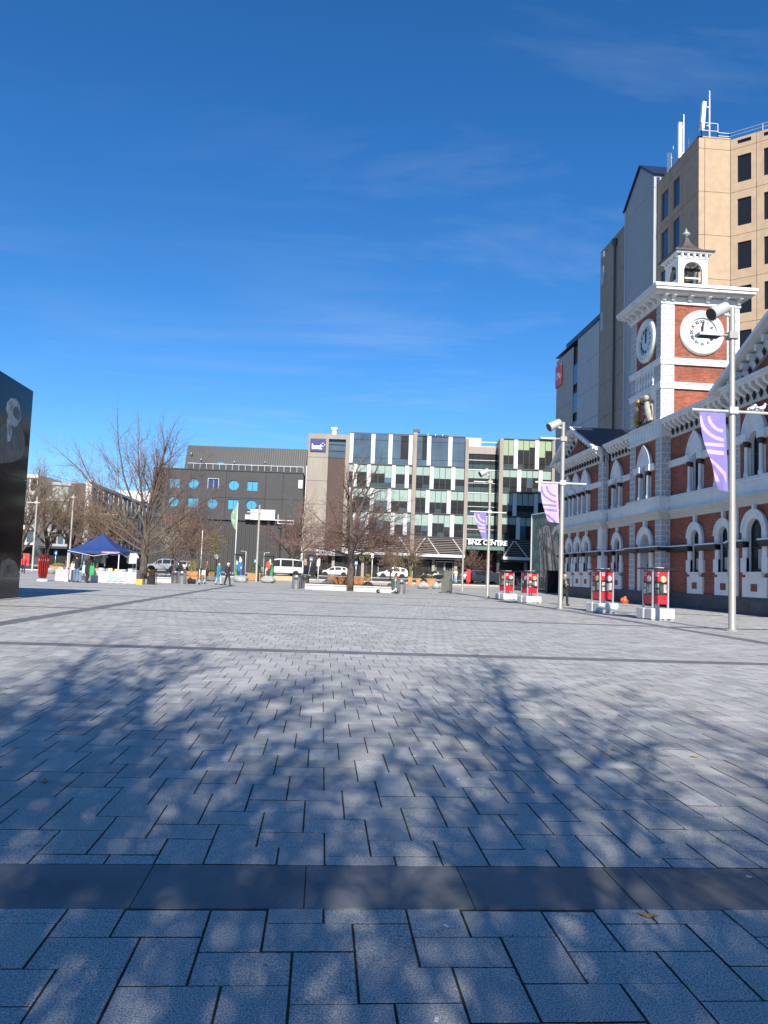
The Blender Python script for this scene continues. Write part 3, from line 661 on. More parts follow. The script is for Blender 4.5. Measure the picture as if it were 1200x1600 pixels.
for a, b in ((47.55, 56), (33, 42.95)):
    pts = [(19.35, a, 10.88), (19.35, b, 10.88), (25.5, b, 12.6), (25.5, a, 12.6)]
    rf.add(pts + [(x, y, z - .08) for x, y, z in pts], [(0, 1, 2, 3), (7, 6, 5, 4), (0, 3, 7, 4), (0, 4, 5, 1), (2, 1, 5, 6), (3, 2, 6, 7)])
rf.build('roof', m_slate, po)
# drainpipe in the corner by the far bay
q = MB(); q.tube([(XF - .5, 52.6, 10.7), (XF - .35, 52.55, 10.2), (XF - .12, 52.55, 9.6), (XF - .12, 52.55, .3)], .055, 8); q.build('drainpipe', m_pipe, po, smooth=True)

# ---- the clock tower
tw = MB()
tc = (T0 + T1) / 2
door = arch(45.0, .62, .05, 3.62)
wall_holes(tw, [(T0 + .1, .0), (T1 - .1, .0), (T1 - .1, 9.9), (T0 + .1, 9.9)], [up_hole(45.1), [(u, max(v, .06)) for u, v in door]], fx(XT + .06), .5, 0, 1)
tw.box(XT + .06, TX1 - .06, T0 + .06, T1 - .06, 9.9, 18.2, 0)
tw.box(XT + .1, TX1 - .1, T0 + .06, T0 + .10, 0, 9.9, 0); tw.box(XT + .1, XF + .6, T1 - .10, T1 - .06, 0, 9.9, 0)
tw.build('tower_wall', [m_brick, m_white], po)
trims(XT + .06, T0 + .75, T1 - .7, [45.1], [])
# doorway surround, lunette and door
q = MB(); F = fx(XT + .06)
q.ring([(45 - 1.0, .1)] + archcurve(45, 1.0, 3.62) + [(46.0, .1)], [(45 - .62, .1)] + archcurve(45, .62, 3.62) + [(45.62, .1)], F, -.14, .02)
q.ring(archcurve(45, 1.08, 3.62), archcurve(45, .9, 3.62), F, -.22, -.12); q.box(XT - .14, XT + .1, 44.88, 45.12, 4.5, 5.02)
ds = q.build('door_surround', m_white, po)
q = MB(); q.box(XT + .52, XT + .56, 44.36, 45.64, 0, 4.3); q.build('door_recess', m_cream, po)
q = MB(); q.box(XT + .44, XT + .50, 44.45, 45.55, .12, 2.25); q.build('door', m_frame, po)
q = MB(); q.ring(archcurve(45, .60, 2.42), archcurve(45, .46, 2.42), F, .34, .42); q.box(XT + .38, XT + .48, 44.38, 45.62, 2.25, 2.42); q.build('fanlight_frame', m_blk, ds)
q = MB(); q.extr(archcurve(45, .47, 2.42), F, .40, .42); q.build('fanlight', m_win, ds)
q = MB(); q.box(XT - .30, XT + .08, T0 - .30, T0 + .9, 3.18, 3.38); q.box(XT - .30, XT + .08, T0 + .9, T0 + 1.38, 3.18, 3.38); q.box(XT - .30, XT + .08, 45.62, T1 + .1, 3.18, 3.38); q.box(XT + .3, XT + .5, 44.38, 45.62, 3.18, 3.38); q.box(XT + .08, XF + .02, T0 - .30, T0 + .05, 3.18, 3.38); q.build('string_course', m_blk, po)
q = MB(); q.box(XT - .34, XT + .08, T0 - .34, T0 + 1.40, 3.38, 3.45); q.box(XT - .34, XT + .08, 45.60, T1 + .1, 3.38, 3.45); q.box(XT + .08, XF + .02, T0 - .34, T0 + .05, 3.38, 3.45); q.build('string_cap', m_white, po)
# piers with picked stone blocks
PW = .78
for za, zb in ((.8, 5.02), (6.36, 9.9), (10.9, 12.75), (13.1, 14.2), (14.55, 17.85)):
    quoins('tower_pier', XT, XT + PW, T0, T0 + PW * .9, za, zb, 'xy', .31)
    quoins('tower_pier', XT, XT + PW * .8, T1 - PW, T1, za, zb, 'x', .31)
    if za > 10: quoins('tower_pier', TX1 - PW, TX1, T0, T0 + PW * .9, za, zb, 'y', .31)
# bands round the tower
def tband(name, pr, za, zb, m=None):
    q = MB(); q.box(XT - pr, TX1 + pr, T0 - pr, T1 + pr, za, zb); return q.build(name, m or m_white, po)
tband('tower_band', .07, 14.2, 14.55); tband('tower_band', .11, 14.46, 14.58); tband('tower_band', .07, 12.75, 13.10); tband('tower_band', .11, 13.03, 13.13)
tband('tower_frieze', .06, 17.85, 18.30)
q = MB(); q.box(XT - .05, XT + .2, T0 - .05, T1 + .05, 9.88, 10.90); q.box(XT - .12, XT + .2, T0 - .12, T1 + .12, 10.78, 10.92); q.box(XT - .10, XT + .2, T0 - .10, T1 + .1, 9.84, 9.98); q.box(XT + .2, XF + .1, T0 - .05, T0 + .4, 9.88, 10.90)
cb_ = q.build('corbel_course', m_white, po)
q = MB()
for i in range(11): y = T0 + .2 + i * .41; q.box(XT - .10, XT, y - .09, y + .09, 10.05, 10.76)
q.build('corbels', m_white, cb_, kind='stuff')
# east face: stone panel behind the arms, balustrade
q = MB(); q.box(XT + .0, XT + .1, T0 + PW * .9, T1 - PW, 10.9, 12.75); q.build('stone_panel', m_white, po)
q = MB(); q.box(XT + .02, XT + .1, T0 + PW * .9, T1 - PW, 13.1, 14.2); bl = q.build('balustrade_panel', m_rust, po)
for i in range(7):
    q = MB(); q.lathe([(.10, 13.13), (.10, 13.22), (.06, 13.28), (.13, 13.5), (.06, 13.85), (.06, 14.0), (.10, 14.06), (.10, 14.2)], (XT - .0, T0 + 1.05 + i * .41, 0), 10); q.build('baluster', m_white, bl, smooth=True, autos=50)
# coat of arms: a shield with two rampant supporters under a crown
YC = 45.05; AX = XT - .10; arms_ = MB(Matrix.Translation((XT, YC, 10.9)) @ Matrix.Diagonal((1.2, 1.22, 1.12, 1)) @ Matrix.Translation((-XT, -YC, -10.9)))
shield = [(YC - .30, 12.0), (YC + .30, 12.0), (YC + .32, 11.6), (YC + .18, 11.25), (YC, 11.1), (YC - .18, 11.25), (YC - .32, 11.6)]
arms_.extr(shield, fx(XT), -.22, .02, 0)
arms_.ball((AX - .05, YC, 12.30), (.14, .26, .20), 10, 6, 1); 
for k in range(5): arms_.ball((AX - .07, YC - .24 + k * .12, 12.46), (.05, .05, .08), 6, 4, 1)
for s, mi in ((1, 1), (-1, 2)):
    arms_.tube([(AX - .02, YC + s * .78, 10.98), (AX - .06, YC + s * .70, 11.35), (AX - .08, YC + s * .56, 11.75), (AX - .1, YC + s * .50, 12.05)], [.15, .20, .19, .13], 8, mi=mi)
    arms_.ball((AX - .14, YC + s * .50, 12.28), (.15, .17, .18), 8, 6, mi); arms_.ball((AX - .2, YC + s * .40, 12.24), (.08, .12, .08), 8, 5, mi)
    if s > 0: arms_.ball((AX - .08, YC + s * .56, 12.22), (.17, .22, .24), 8, 6, 1)
    arms_.tube([(AX - .08, YC + s * .55, 11.8), (AX - .16, YC + s * .36, 11.75), (AX - .16, YC + s * .28, 11.88)], [.07, .06, .05], 6, mi=mi)
    arms_.tube([(AX - .05, YC + s * .62, 11.5), (AX - .16, YC + s * .38, 11.42), (AX - .16, YC + s * .28, 11.5)], [.07, .06, .05], 6, mi=mi)
    arms_.tube([(AX - .02, YC + s * .72, 11.2), (AX - .16, YC + s * .50, 11.10), (AX - .16, YC + s * .40, 10.98)], [.10, .08, .06], 6, mi=mi)
    arms_.tube([(AX, YC + s * .82, 11.1), (AX, YC + s * .96, 11.3), (AX, YC + s * .92, 11.7), (AX, YC + s * .82, 11.9)], [.04, .04, .04, .06], 6, mi=mi)
arms_.box(XT - .16, XT, YC - .95, YC + .95, 10.92, 11.02, 3)
ra_ = random.Random(9)
for k in range(26): a_ = k * .9; rr_ = .45 + .42 * ra_.random(); arms_.ball((XT - .06 - .05 * ra_.random(), YC + rr_ * math.cos(a_), 11.72 + .8 * rr_ * math.sin(a_)), (.07, .11, .12), 6, 5, 1 if k % 3 else 3)
m_dgold = mat('dull gilded carving', (0.30, 0.21, 0.08), rough=0.5, metal=0.3, var=0.5, scale=14)
arms_.build('coat_of_arms', [mat('shield red', (0.25, 0.06, 0.05), var=0.6, scale=14), m_dgold, mat('pale carving', (.34, .32, .28), var=.3, scale=12), mat('dark carving', (0.05, 0.045, 0.035), var=0.3)], po, smooth=True, autos=50, label='gilded coat of arms with two supporters')
# clocks
def clock(M):
    """M places x along the reading direction, y up, z out of the wall"""
    q = MB(M); prof = [(1.36, 0), (1.36, .10), (1.28, .20), (1.14, .22), (1.10, .16), (1.02, .15), (.97, .20), (.90, .20), (.86, .12), (.86, .05)]
    q.lathe(prof, (0, 0, 0), 40); ck = q.build('clock_surround', m_white, po, smooth=True, autos=35)
    q = MB(M); q.lathe([(.87, .02), (.87, .10), (0, .10)], (0, 0, 0), 40); dl = q.build('clock_dial', m_dial, ck)
    nums = ['XII', 'I', 'II', 'III', 'IIII', 'V', 'VI', 'VII', 'VIII', 'IX', 'X', 'XI']
    for i, t in enumerate(nums):
        a = math.pi / 2 - i * math.pi / 6
        text_part(t, .25, M @ Matrix.Translation((.66 * math.cos(a), .66 * math.sin(a), .112)) @ Matrix.Rotation(a - math.pi / 2, 4, 'Z'), m_blk, dl, 'numeral', .012, .010)
    q = MB(M)
    for k in range(60):
        a = k * math.pi / 30; q.obox((.82 * math.cos(a), .82 * math.sin(a), .11), (.03, .012, .01), a)
    q.build('minute_ring', m_blk, dl, kind='stuff')
    for nm, ln, wd, a, z in (('hour_hand', .48, .085, math.pi / 2 + .02, .128), ('minute_hand', .72, .055, math.pi / 2 - .06, .145)):
        q = MB(M); d = (math.cos(a), math.sin(a)); n_ = (-d[1], d[0])
        pl = [(-d[0] * .15 + n_[0] * wd * .5, -d[1] * .15 + n_[1] * wd * .5), (-d[0] * .15 - n_[0] * wd * .5, -d[1] * .15 - n_[1] * wd * .5), (d[0] * ln * .75 - n_[0] * wd, d[1] * ln * .75 - n_[1] * wd), (d[0] * ln, d[1] * ln), (d[0] * ln * .75 + n_[0] * wd, d[1] * ln * .75 + n_[1] * wd)]
        q.extr(pl, lambda u, v, w_: (u, v, w_), z, z + .012); q.build(nm, m_blk, dl)
clock(frameM((21.87, T0 + .06, 16.2), (1, 0, 0), (0, 0, 1)))
clock(frameM((XT + .06, 45.12, 16.2), (0, -1, 0), (0, 0, 1)))
# crowning cornice with brackets
q = MB(); q.box(XT - .50, TX1 + .45, T0 - .55, T1 + .5, 18.34, 18.46); q.box(XT - .68, TX1 + .60, T0 - .80, T1 + .65, 18.46, 18.62); q.box(XT - .76, TX1 + .68, T0 - .88, T1 + .72, 18.62, 18.80); q.box(XT + .4, TX1 - .4, T0 + .4, T1 - .4, 18.8, 18.95)
cn = q.build('tower_cornice', m_white, po)
def bracket(M):
    q = MB(M); q.extr([(0, 17.98), (-.14, 18.02), (-.18, 18.16), (-.44, 18.24), (-.50, 18.35), (0, 18.35)], lambda u, v, w_: (w_, u, v), -.10, .10); q.build('bracket', m_white, cn)
for x in (XT + .1, XT + .62, XT + 1.65, XT + 2.75, XT + 3.85, TX1 - .12): bracket(Matrix.Translation((x, T0 - .06, 0)))
for y in (T0 + .1, T0 + .7, T0 + 1.5, T0 + 2.3, T0 + 3.1, T0 + 3.9, T1 - .1): bracket(Matrix.Translation((XT - .06, y, 0)) @ Matrix.Rotation(-math.pi / 2, 4, 'Z'))
# belfry
bx, by, hb = 21.85, 45.0, .92
q = MB()
for k in range(4):
    R_ = Matrix.Translation((bx, by, 0)) @ Matrix.Rotation(k * math.pi / 2, 4, 'Z'); t = MB()
    wall_holes(t, [(-hb, 18.9), (hb, 18.9), (hb, 21.35), (-hb, 21.35)], [arch(0, .58, 19.55, 20.45)], lambda u, v, d: R_ @ Vector((u, -hb + d, v)), .16)
    q.add(t.v, t.f); t = MB(R_); t.box(-hb - .05, hb + .05, -hb - .08, -hb, 19.30, 19.50); t.box(-.5, .5, -hb + .05, -hb + .12, 19.95, 20.03); t.box(-hb - .04, hb + .04, -hb - .06, -hb, 21.2, 21.28); q.add(t.v, t.f)
bf = q.build('belfry', m_white, po)
q = MB(); q.box(bx - hb - .22, bx + hb + .22, by - hb - .22, by + hb + .22, 21.50, 21.60)
for k in range(4):
    R_ = Matrix.Translation((bx, by, 0)) @ Matrix.Rotation(k * math.pi / 2, 4, 'Z'); t = MB(R_)
    for i in range(5): t.box(-hb + .12 + i * .38, -hb + .24 + i * .38, -hb - .16, -hb, 21.30, 21.50)
    q.add(t.v, t.f)
q.build('belfry_cornice', m_white, bf)
q = MB(); pr = [(hb + .34, 21.60), (hb + .34, 21.68), (hb * .95, 21.78), (hb * .62, 22.05), (hb * .36, 22.30), (hb * .20, 22.60), (.09, 22.9)]
vs = []; fs = []
for r, z in pr: vs += [(bx - r, by - r, z), (bx + r, by - r, z), (bx + r, by + r, z), (bx - r, by + r, z)]
for i in range(len(pr) - 1):
    for k in range(4): j = (k + 1) % 4; fs.append((i * 4 + k, i * 4 + j, i * 4 + 4 + j, i * 4 + 4 + k))
q.add(vs, fs + [(0, 3, 2, 1)]); q.build('belfry_roof', m_lead, bf)
q = MB(); q.lathe([(.05, 22.8), (.06, 23.0), (.22, 23.08), (.24, 23.18), (.16, 23.26), (.08, 23.30), (.08, 23.38), (.02, 23.5), (0, 23.6)], (bx, by, 0), 10); q.build('finial', m_pipe, bf, smooth=True)
q = MB(); q.lathe([(.42, 19.98), (.40, 20.05), (.30, 20.2), (.24, 20.4), (.18, 20.52), (.05, 20.58), (.05, 20.8)], (bx, by, 0), 14); q.box(bx - .9, bx + .9, by - .06, by + .06, 20.8, 20.95); q.build('bell', m_bell, bf, smooth=True, autos=40)
q = MB(); q.box(bx - .85, bx + .85, by - .85, by + .85, 18.92, 19.0); q.build('belfry_floor', m_lead, bf)
# ================================================================ the tall hotel behind the post office
m_beige = mat('exposed aggregate panel', (0.41, 0.305, 0.205), rough=0.9, var=0.10, scale=1.6, bump=0.5, bscale=30, speck=0.0, dirt=.25, detail=9, island=0.03)
m_grey = mat('grey rendered wall', (0.34, 0.36, 0.385), rough=0.8, var=0.05, scale=0.6)
m_grey2 = mat('pale grey panel', (0.40, 0.42, 0.44), rough=0.75, var=0.06, scale=0.8, island=0.04)
m_tan = mat('tan grey panel', (0.36, 0.35, 0.33), rough=0.8, var=0.06, scale=0.8, island=0.05)
m_brown = mat('brown grey panel', (0.30, 0.25, 0.205), rough=0.85, var=0.10, scale=0.9, island=0.04, bump=0.2, bscale=25)
m_hwin = glassmat('black hotel window', (0.006, 0.007, 0.009), rough=0.05, spec=0.6)
m_bwin = glassmat('blue tinted hotel window', (0.01, 0.03, 0.075), rough=0.05, spec=1.0)
m_navy = mat('navy metal edge', (0.015, 0.022, 0.05), rough=0.4, var=0.1)
m_steel = mat('galvanised steel', (0.55, 0.56, 0.58), rough=0.35, metal=0.7, var=0.1)
m_antw = mat('white antenna housing', (0.80, 0.80, 0.80), rough=0.4, var=0.03)
m_jt = mat('dark panel joint', (0.10, 0.085, 0.07), rough=0.9, var=0.2)
HX = 29.0; HR = 37.5
ht = thing('hotel_tower', 'tall beige concrete hotel tower with square dark windows and rooftop aerials', 'building', (HX, 57.6, 0))
def pf_(p0, p1):
    p0 = Vector(p0 + (0,)); p1 = Vector(p1 + (0,)); d = (p1 - p0).normalized(); nrm = Vector((d.y, -d.x, 0))     # outward normal on the right of p0->p1
    return (lambda u, v, w_: p0 + d * u - nrm * w_ + Vector((0, 0, v))), (p1 - p0).length
def panels(parent, p0, p1, cols, rows, m, win=None, mwin=None, gap=.035, vents=None):
    """concrete panels between the u and v lines; win(i, j) gives the window rectangle inside a panel or None"""
    F, L_ = pf_(p0, p1)
    for i in range(len(cols) - 1):
        for j in range(len(rows) - 1):
            u0, u1, v0, v1 = cols[i] + gap / 2, cols[i + 1] - gap / 2, rows[j] + gap / 2, rows[j + 1] - gap / 2
            r = win(i, j, u0, u1, v0, v1) if win else None; q = MB()
            if r:
                a, b, c, d = r; wall_holes(q, [(u0, v0), (u1, v0), (u1, v1), (u0, v1)], [[(a, c), (b, c), (b, d), (a, d)]], F, .16)
                q.add([F(u, v, 0) for u, v in ((u0, v0), (u1, v0), (u1, v1), (u0, v1))] + [F(u, v, .08) for u, v in ((u0, v0), (u1, v0), (u1, v1), (u0, v1))], [(k, (k + 1) % 4, 4 + (k + 1) % 4, 4 + k) for k in range(4)])
            else: q.extr([(u0, v0), (u1, v0), (u1, v1), (u0, v1)], F, 0, .08)
            pn = q.build('panel', m, parent)
            if r:
                a, b, c, d = r; q = MB(); q.extr([(a, c), (b, c), (b, d), (a, d)], F, .12, .14); q.build('window', mwin, pn)
def aw(px, py, X): d = ray(px, py); return Vector((0, 0, EYE)) + d * (X / d.x)
FL = 3.62; rowsN = [HR - .9 - FL * k for k in range(9, -1, -1)] + [HR]
rowsN = [3.0] + rowsN
core = MB(); core.extr([(HX + .3, 57.9), (HX + 2.8, 57.95), (HX + 8.4, 52.9), (60, 52.9), (60, 80), (HX + .3, 80)], lambda u, v, w_: (u, v, w_), 0, HR - .1); core.build('core', m_jt, ht)
# side facing the square (in shade): windows in the near part
def winE(i, j, u0, u1, v0, v1):
    if j == len(rowsN) - 2: return None
    if i == 0 or i == 2: return (u0 + .55, u1 - .30, v0 + .55, v1 - .55) if v1 - v0 > 3 else None
    return None
panels(ht, (HX, 65.3), (HX, 57.6), [0, 2.55, 2.9, 4.9, 7.7], rowsN, m_beige, lambda i, j, u0, u1, v0, v1: ((u0 + .75, u1 - .35, v0 + .6, v1 - .45) if i == 0 and j < len(rowsN) - 2 and v1 - v0 > 3 else ((u0 + .2, u1 - .55, v0 + .6, v1 - .45) if i == 2 and j < len(rowsN) - 2 and v1 - v0 > 3 else None)), m_bwin)
# sunny faces
panels(ht, (HX, 57.6), (HX + 2.65, 57.6), [0, .5, 2.65], rowsN, m_beige)
panels(ht, (HX + 2.65, 57.6), (HX + 8.2, 52.5), [0, 1.95, 4.2, 7.5], rowsN, m_beige, lambda i, j, u0, u1, v0, v1: (u0 + .52, u0 + 1.55, v0 + .72, v1 - .62) if j < len(rowsN) - 2 and v1 - v0 > 3 else ((u0 + .52, u0 + 1.55, v0 + .35, v1 - .2) if j == len(rowsN) - 2 and i < 2 else None), m_hwin)
panels(ht, (HX + 8.2, 52.5), (HX + 16, 52.5), [0, 3.9, 7.8], rowsN, m_beige, lambda i, j, u0, u1, v0, v1: (u0 + 1.2, u0 + 2.4, v0 + .72, v1 - .62) if v1 - v0 > 3 else None, m_hwin)
# tall grey gabled slab
q = MB(); X0 = HX - .25
q.extr([(65.35, 0), (72.2, 0), (72.2, 38.3), (68.5, 40.9), (65.35, 38.5)], lambda u, v, w_: (w_, u, v), X0, HX + 9)
q.build('gabled_slab', m_grey, ht)
q = MB(); q.box(X0 - .05, X0, 65.35, 72.2, 37.2, 37.3); q.box(X0 - .08, X0, 65.35, 65.6, 0, 38.4); q.box(X0 - .08, X0, 71.9, 72.2, 0, 38.2); q.build('slab_trim', m_grey2, ht)
q = MB(); q.beam((HX + 4.2, 65.2, 38.42), (HX + 4.2, 68.5, 40.98), 9.3, .17); q.beam((HX + 4.2, 72.4, 38.2), (HX + 4.2, 68.5, 40.98), 9.3, .17); q.build('slab_roof', m_navy, ht)
# brown stair tower with a drainpipe and white shutters
rowsB = [3.0] + [37.3 - .6 - FL * k for k in range(8, -1, -1)] + [37.3]
panels(ht, (HX, 79.7), (HX, 72.25), [0, 1.9, 4.4, 7.45], rowsB, m_brown)
for zc in (34.3, 29.2, 36.7): 
    q = MB(); q.box(HX - .06, HX, 78.6, 79.35, zc - (1.0 if zc < 36 else .35), zc + (1.0 if zc < 36 else .25)); q.build('shutter', m_grey2, ht)
q = MB(); q.tube([(HX - .18, 75.1, 36.2), (HX - .18, 75.1, 4)], .11, 8); q.lathe([(.12, 35.9), (.3, 36.3), (.3, 36.7)], (HX - .2, 75.1, 0), 8); q.build('drainpipe', mat('dark drainpipe', (0.06, 0.06, 0.065), rough=.5), ht, smooth=True, autos=40)
# roof edge and rails
q = MB(); q.box(HX - .03, HX + .3, 57.57, 65.3, HR, HR + .12); q.box(HX - .03, HX + 2.65, 57.57, 57.9, HR + .005, HR + .125); q.build('coping', m_beige, ht)
q = MB()
def rail(pts, z, h, n):
    for (a, b) in zip(pts[:-1], pts[1:]):
        a = Vector(a); b = Vector(b); k = max(1, int((b - a).length / n))
        for zz in (h, h * .5): q.beam((a.x, a.y, z + zz), (b.x, b.y, z + zz), .05, .05)
        for i in range(k + 1): p = a.lerp(b, i / k); q.beam((p.x, p.y, z), (p.x, p.y, z + h), .05, .05)
rail([(HX + .3, 57.8), (HX + 1.7, 57.8)], HR + .1, 1.3, 1.4); rail([(HX + .3, 57.8), (HX + .3, 60)], HR + .1, 1.3, 1.4)
rail([(HX + 1.7, 57.8), (HX + 2.7, 57.8), (HX + 8.2, 52.8), (HX + 15, 52.8)], HR + .1, .55, 2.0); q.build('roof_rail', m_steel, ht)
def antenna(x, y, z, h, hp, lean=0.0):
    q = MB(); q.tube([(x + .25, y, z - .5), (x + .25, y, z + h)], .07, 8); q.tube([(x + .25, y, z + h), (x + .25, y, z + h + .7)], .02, 5); q.beam((x, y, z + .9), (x + .25, y, z + .9), .05, .08); q.beam((x, y, z + hp), (x + .25, y, z + hp), .05, .08); q.build('antenna_mast', m_steel, ht, smooth=True, autos=40)
    q = MB(); q.obox((x - .1 + lean, y, z + .4 + hp / 2), (.30, .28, hp), 0, 0, -lean * .35); q.build('antenna_panel', m_antw, ht)
antenna(HX + 1.0, 58.3, HR + .6, 3.2, 2.5, -.22); antenna(HX + .2, 61.2, HR - .2, 3.7, 3.2); antenna(HX + .2, 63.2, HR - .4, 2.2, 1.8)
# lower hotel with the red sign
ib = thing('lower_hotel', 'lower pale grey panelled hotel with a small red sign at its corner', 'building', (HX, 80, 0))
q = MB(); q.box(HX + .3, 55, 79.85, 94.8, 0, 29.3); q.build('core', m_jt, ib)
rowsI = [2.0 + 3.45 * k for k in range(8)] + [29.7]
panels(ib, (HX, 86.9), (HX, 79.8), [0, 2.3, 4.7, 7.1], rowsI, m_grey2)
rowsI2 = [2.0 + 3.45 * k for k in range(8)] + [29.3]
panels(ib, (HX, 95.1), (HX, 88.5), [0, 3.4, 6.6], rowsI2, m_tan)
panels(ib, (HX + 6, 95.1), (HX, 95.1), [0, 6], rowsI2, m_tan)
for j in range(7):
    q = MB(); q.box(HX + .06, HX + .10, 86.95, 88.45, rowsI[j + 1] - 2.6 + 1.0, rowsI[j + 1] + .75); q.build('window', m_bwin, ib)
    q = MB(); q.box(HX + .02, HX + .10, 86.92, 88.48, rowsI[j + 1] + .75, rowsI[j + 1] + .85); q.build('window_mullion', m_navy, ib)
q = MB(); q.box(HX - .1, 50, 79.85, 95.3, 29.72, 29.82); q.box(HX + .6, 50, 80, 93.2, 29.82, 31.0); q.build('roof_screen', m_navy, ib)
m_red = mat('red sign', (0.72, 0.035, 0.03), rough=0.4, var=0.04); m_wht = mat('white lettering', (0.82, 0.82, 0.82), rough=0.5, var=0.02)
q = MB(); q.box(HX - .22, HX - .02, 92.6, 94.9, 25.7, 28.4); sg = q.build('sign', m_red, ib, label='red square hotel sign')
text_part('ibis', 1.25, frameM((HX - .235, 93.75, 27.0), (0, -1, 0), (0, 0, 1)), m_wht, sg, 'lettering', .02, .01)
# ================================================================ the buildings across the street
# each stands on its own base, turned to face the square; local x to the right, y away from us, z up
def facing(name, label, px, D, rz=-YAW):
    p = FOOT(px, D); return thing(name, label, 'building', (p.x, p.y, .70), rz)
m_conc = mat('bare concrete', (0.30, 0.265, 0.225), rough=0.85, var=0.12, scale=0.8, stretch=(1, 1, .25), dirt=.25)
m_fin = mat('white glazed fin', (0.58, 0.58, 0.585), rough=0.4, var=0.03)
m_gblue = glassmat('blue tinted glazing', (0.045, 0.085, 0.125), var=0.45, scale=0.22)
m_gdark = glassmat('dark glazing', (0.007, 0.009, 0.012), spec=.3, var=0.6, scale=0.5)
m_gblind = glassmat('glazing with pale green blinds', (0.27, 0.365, 0.325), spec=0.4, var=0.06)
m_gblind2 = glassmat('glazing with yellow green blinds', (0.28, 0.365, 0.235), spec=0.4, var=0.06)
m_gteal = glassmat('teal spandrel', (0.03, 0.06, 0.065), spec=0.5, var=0.3)
m_mull = mat('grey mullion', (0.06, 0.063, 0.07), rough=0.4, metal=0.4, var=0.1)
m_corten = mat('brown metal screen', (0.075, 0.048, 0.038), rough=0.75, var=0.2, scale=1.5, stretch=(6, 6, .3))
m_lou = mat('brown louvre blade', (0.30, 0.25, 0.225), rough=0.5, var=0.1)
m_alu = mat('pale aluminium', (0.66, 0.665, 0.67), rough=0.4, metal=0.3, var=0.06)
m_gshop = glassmat('shop window', (0.016, 0.012, 0.010), spec=.35, var=.9, scale=1.2)
m_dkin = mat('dark shop interior', (0.012, 0.011, 0.011), rough=0.8, var=0.5, scale=1.3)
m_bsign = mat('navy blue sign', (0.020, 0.028, 0.16), rough=0.4, var=0.05)
D0 = 120.0; LZ = 0.70
bz = facing('glass_office_building', 'glass office block with white staggered fins and a concrete end bearing a blue logo', 600, D0)
LX0 = 0.0
def lb(mb_, x0, x1, y0, y1, za, zb, mi=None): return mb_.box(x0, x1, y0, y1, za - LZ, zb - LZ, mi)
def part(name, m, parent, *boxes, **k):
    q = MB()
    for b in boxes: lb(q, *b)
    return q.build(name, m, parent, local=True, **k)
rows = [(18.4, 23.25), (14.68, 18.4), (10.9, 14.68), (7.25, 10.9)]
part('building_core', m_mull, bz, (-12.5, 12.3, .6, 22, .7, 22.9), (12.3, 26, 3.0, 22, .7, 22.0), (17.6, 26.2, .6, 22, .7, 22.9))
# concrete end with its logo and brown screen
part('concrete_end', m_conc, bz, (-12.65, -9.42, -.35, .6, 4.3, 22.85), (-6.72, -6.12, -.35, .6, 4.3, 22.85), (-9.42, -6.72, -.35, .6, 22.1, 22.85), (-9.42, -6.72, .3, .6, 4.3, 19.0))
for z in (19.1, 15.4, 11.7, 8.0): part('concrete_joint', m_mull, bz, (-12.66, -9.42, -.36, -.34, z, z + .06))
part('brown_screen', m_corten, bz, (-9.40, -6.74, -.05, .3, 4.4, 19.1))
part('window', m_gblue, bz, (-9.40, -6.74, .2, .25, 19.2, 22.1)); part('window_rail', m_mull, bz, (-9.4, -6.74, .05, .2, 20.3, 20.4), (-9.4, -6.74, .05, .2, 21.3, 21.4))
lg = part('logo_sign', m_bsign, bz, (-12.3, -9.85, -.52, -.34, 20.0, 22.05), label='navy blue square sign with white lettering')
LWM = WM(bz)
def ltext(body, size, x, z, y, m, parent, **k):
    return text_part(body, size, LWM @ frameM((x, y, z - LZ), (1, 0, 0), (0, 0, 1)), m, parent, **k)
ltext('bnz', 1.15, -11.25, 20.75, -.55, m_wht, lg, bold=.035)
q = MB(LWM)
for k, (x, z) in enumerate([(-10.35, 21.35), (-10.05, 21.1), (-10.62, 21.12), (-10.3, 20.85)]): q.obox((x, -.545, z - LZ), (.20, .02, .10), 0, 0, .6 if k % 2 else -.6)
q.build('logo_mark', m_wht, lg)
# glazing cells between fins
fins = {0: [-5.85, -2.42, .31, 3.5, 6.40, 9.75], 1: [-5.13, -2.94, .97, 3.06, 6.96, 10.33], 2: [-5.6, -2.32, .40, 3.6, 6.41, 9.75], 3: [-5.2, -2.95, 1.03, 3.0, 6.93, 10.35]}
wf = {0: [20.1, 23.44], 1: [20.7, 24.06], 2: [20.08, 23.43], 3: [20.69, 24.0]}
rnd = random.Random(11)
def bay(x0, x1, r, style):
    za, zb = rows[r]; n = max(1, round((x1 - x0) / 1.05)); st = (x1 - x0) / n
    bl0 = rnd.choice([.42, .48, .5, .66]) if style != 'plain' else 0
    for i in range(n):
        a = x0 + i * st; b = a + st; m = m_gblue if rnd.random() < .55 else m_gdark
        if style == 'plain':
            m = m_gblue if rnd.random() < .8 else m_gdark
            part('pane', m, bz, (a + .02, b - .02, .02, .05, za + 1.0, zb - 1.05)); part('pane', m, bz, (a + .02, b - .02, .02, .05, zb - 1.0, zb - .12)); part('pane', m_gteal if style == 'x' else m_gblue, bz, (a + .02, b - .02, .02, .05, za + .12, za + .95))
        else:
            fr = bl0 if rnd.random() < .93 else rnd.choice([.3, .7]); zt = zb - .14; zl = za + .85; zm = zt - (zt - zl) * fr
            part('pane', m_gblind if style == 'g' else m_gblind2, bz, (a + .02, b - .02, .02, .05, zm, zt)); part('pane', m_gdark if rnd.random() < .8 else m_gblue, bz, (a + .02, b - .02, .02, .05, zl, zm)); part('pane', m_gteal if rnd.random() < .5 else m_gdark, bz, (a + .02, b - .02, .02, .05, za + .1, zl - .05))
        part('mullion', m_mull, bz, (b - .035, b + .035, -.07, .05, za + .1, zb - .1))
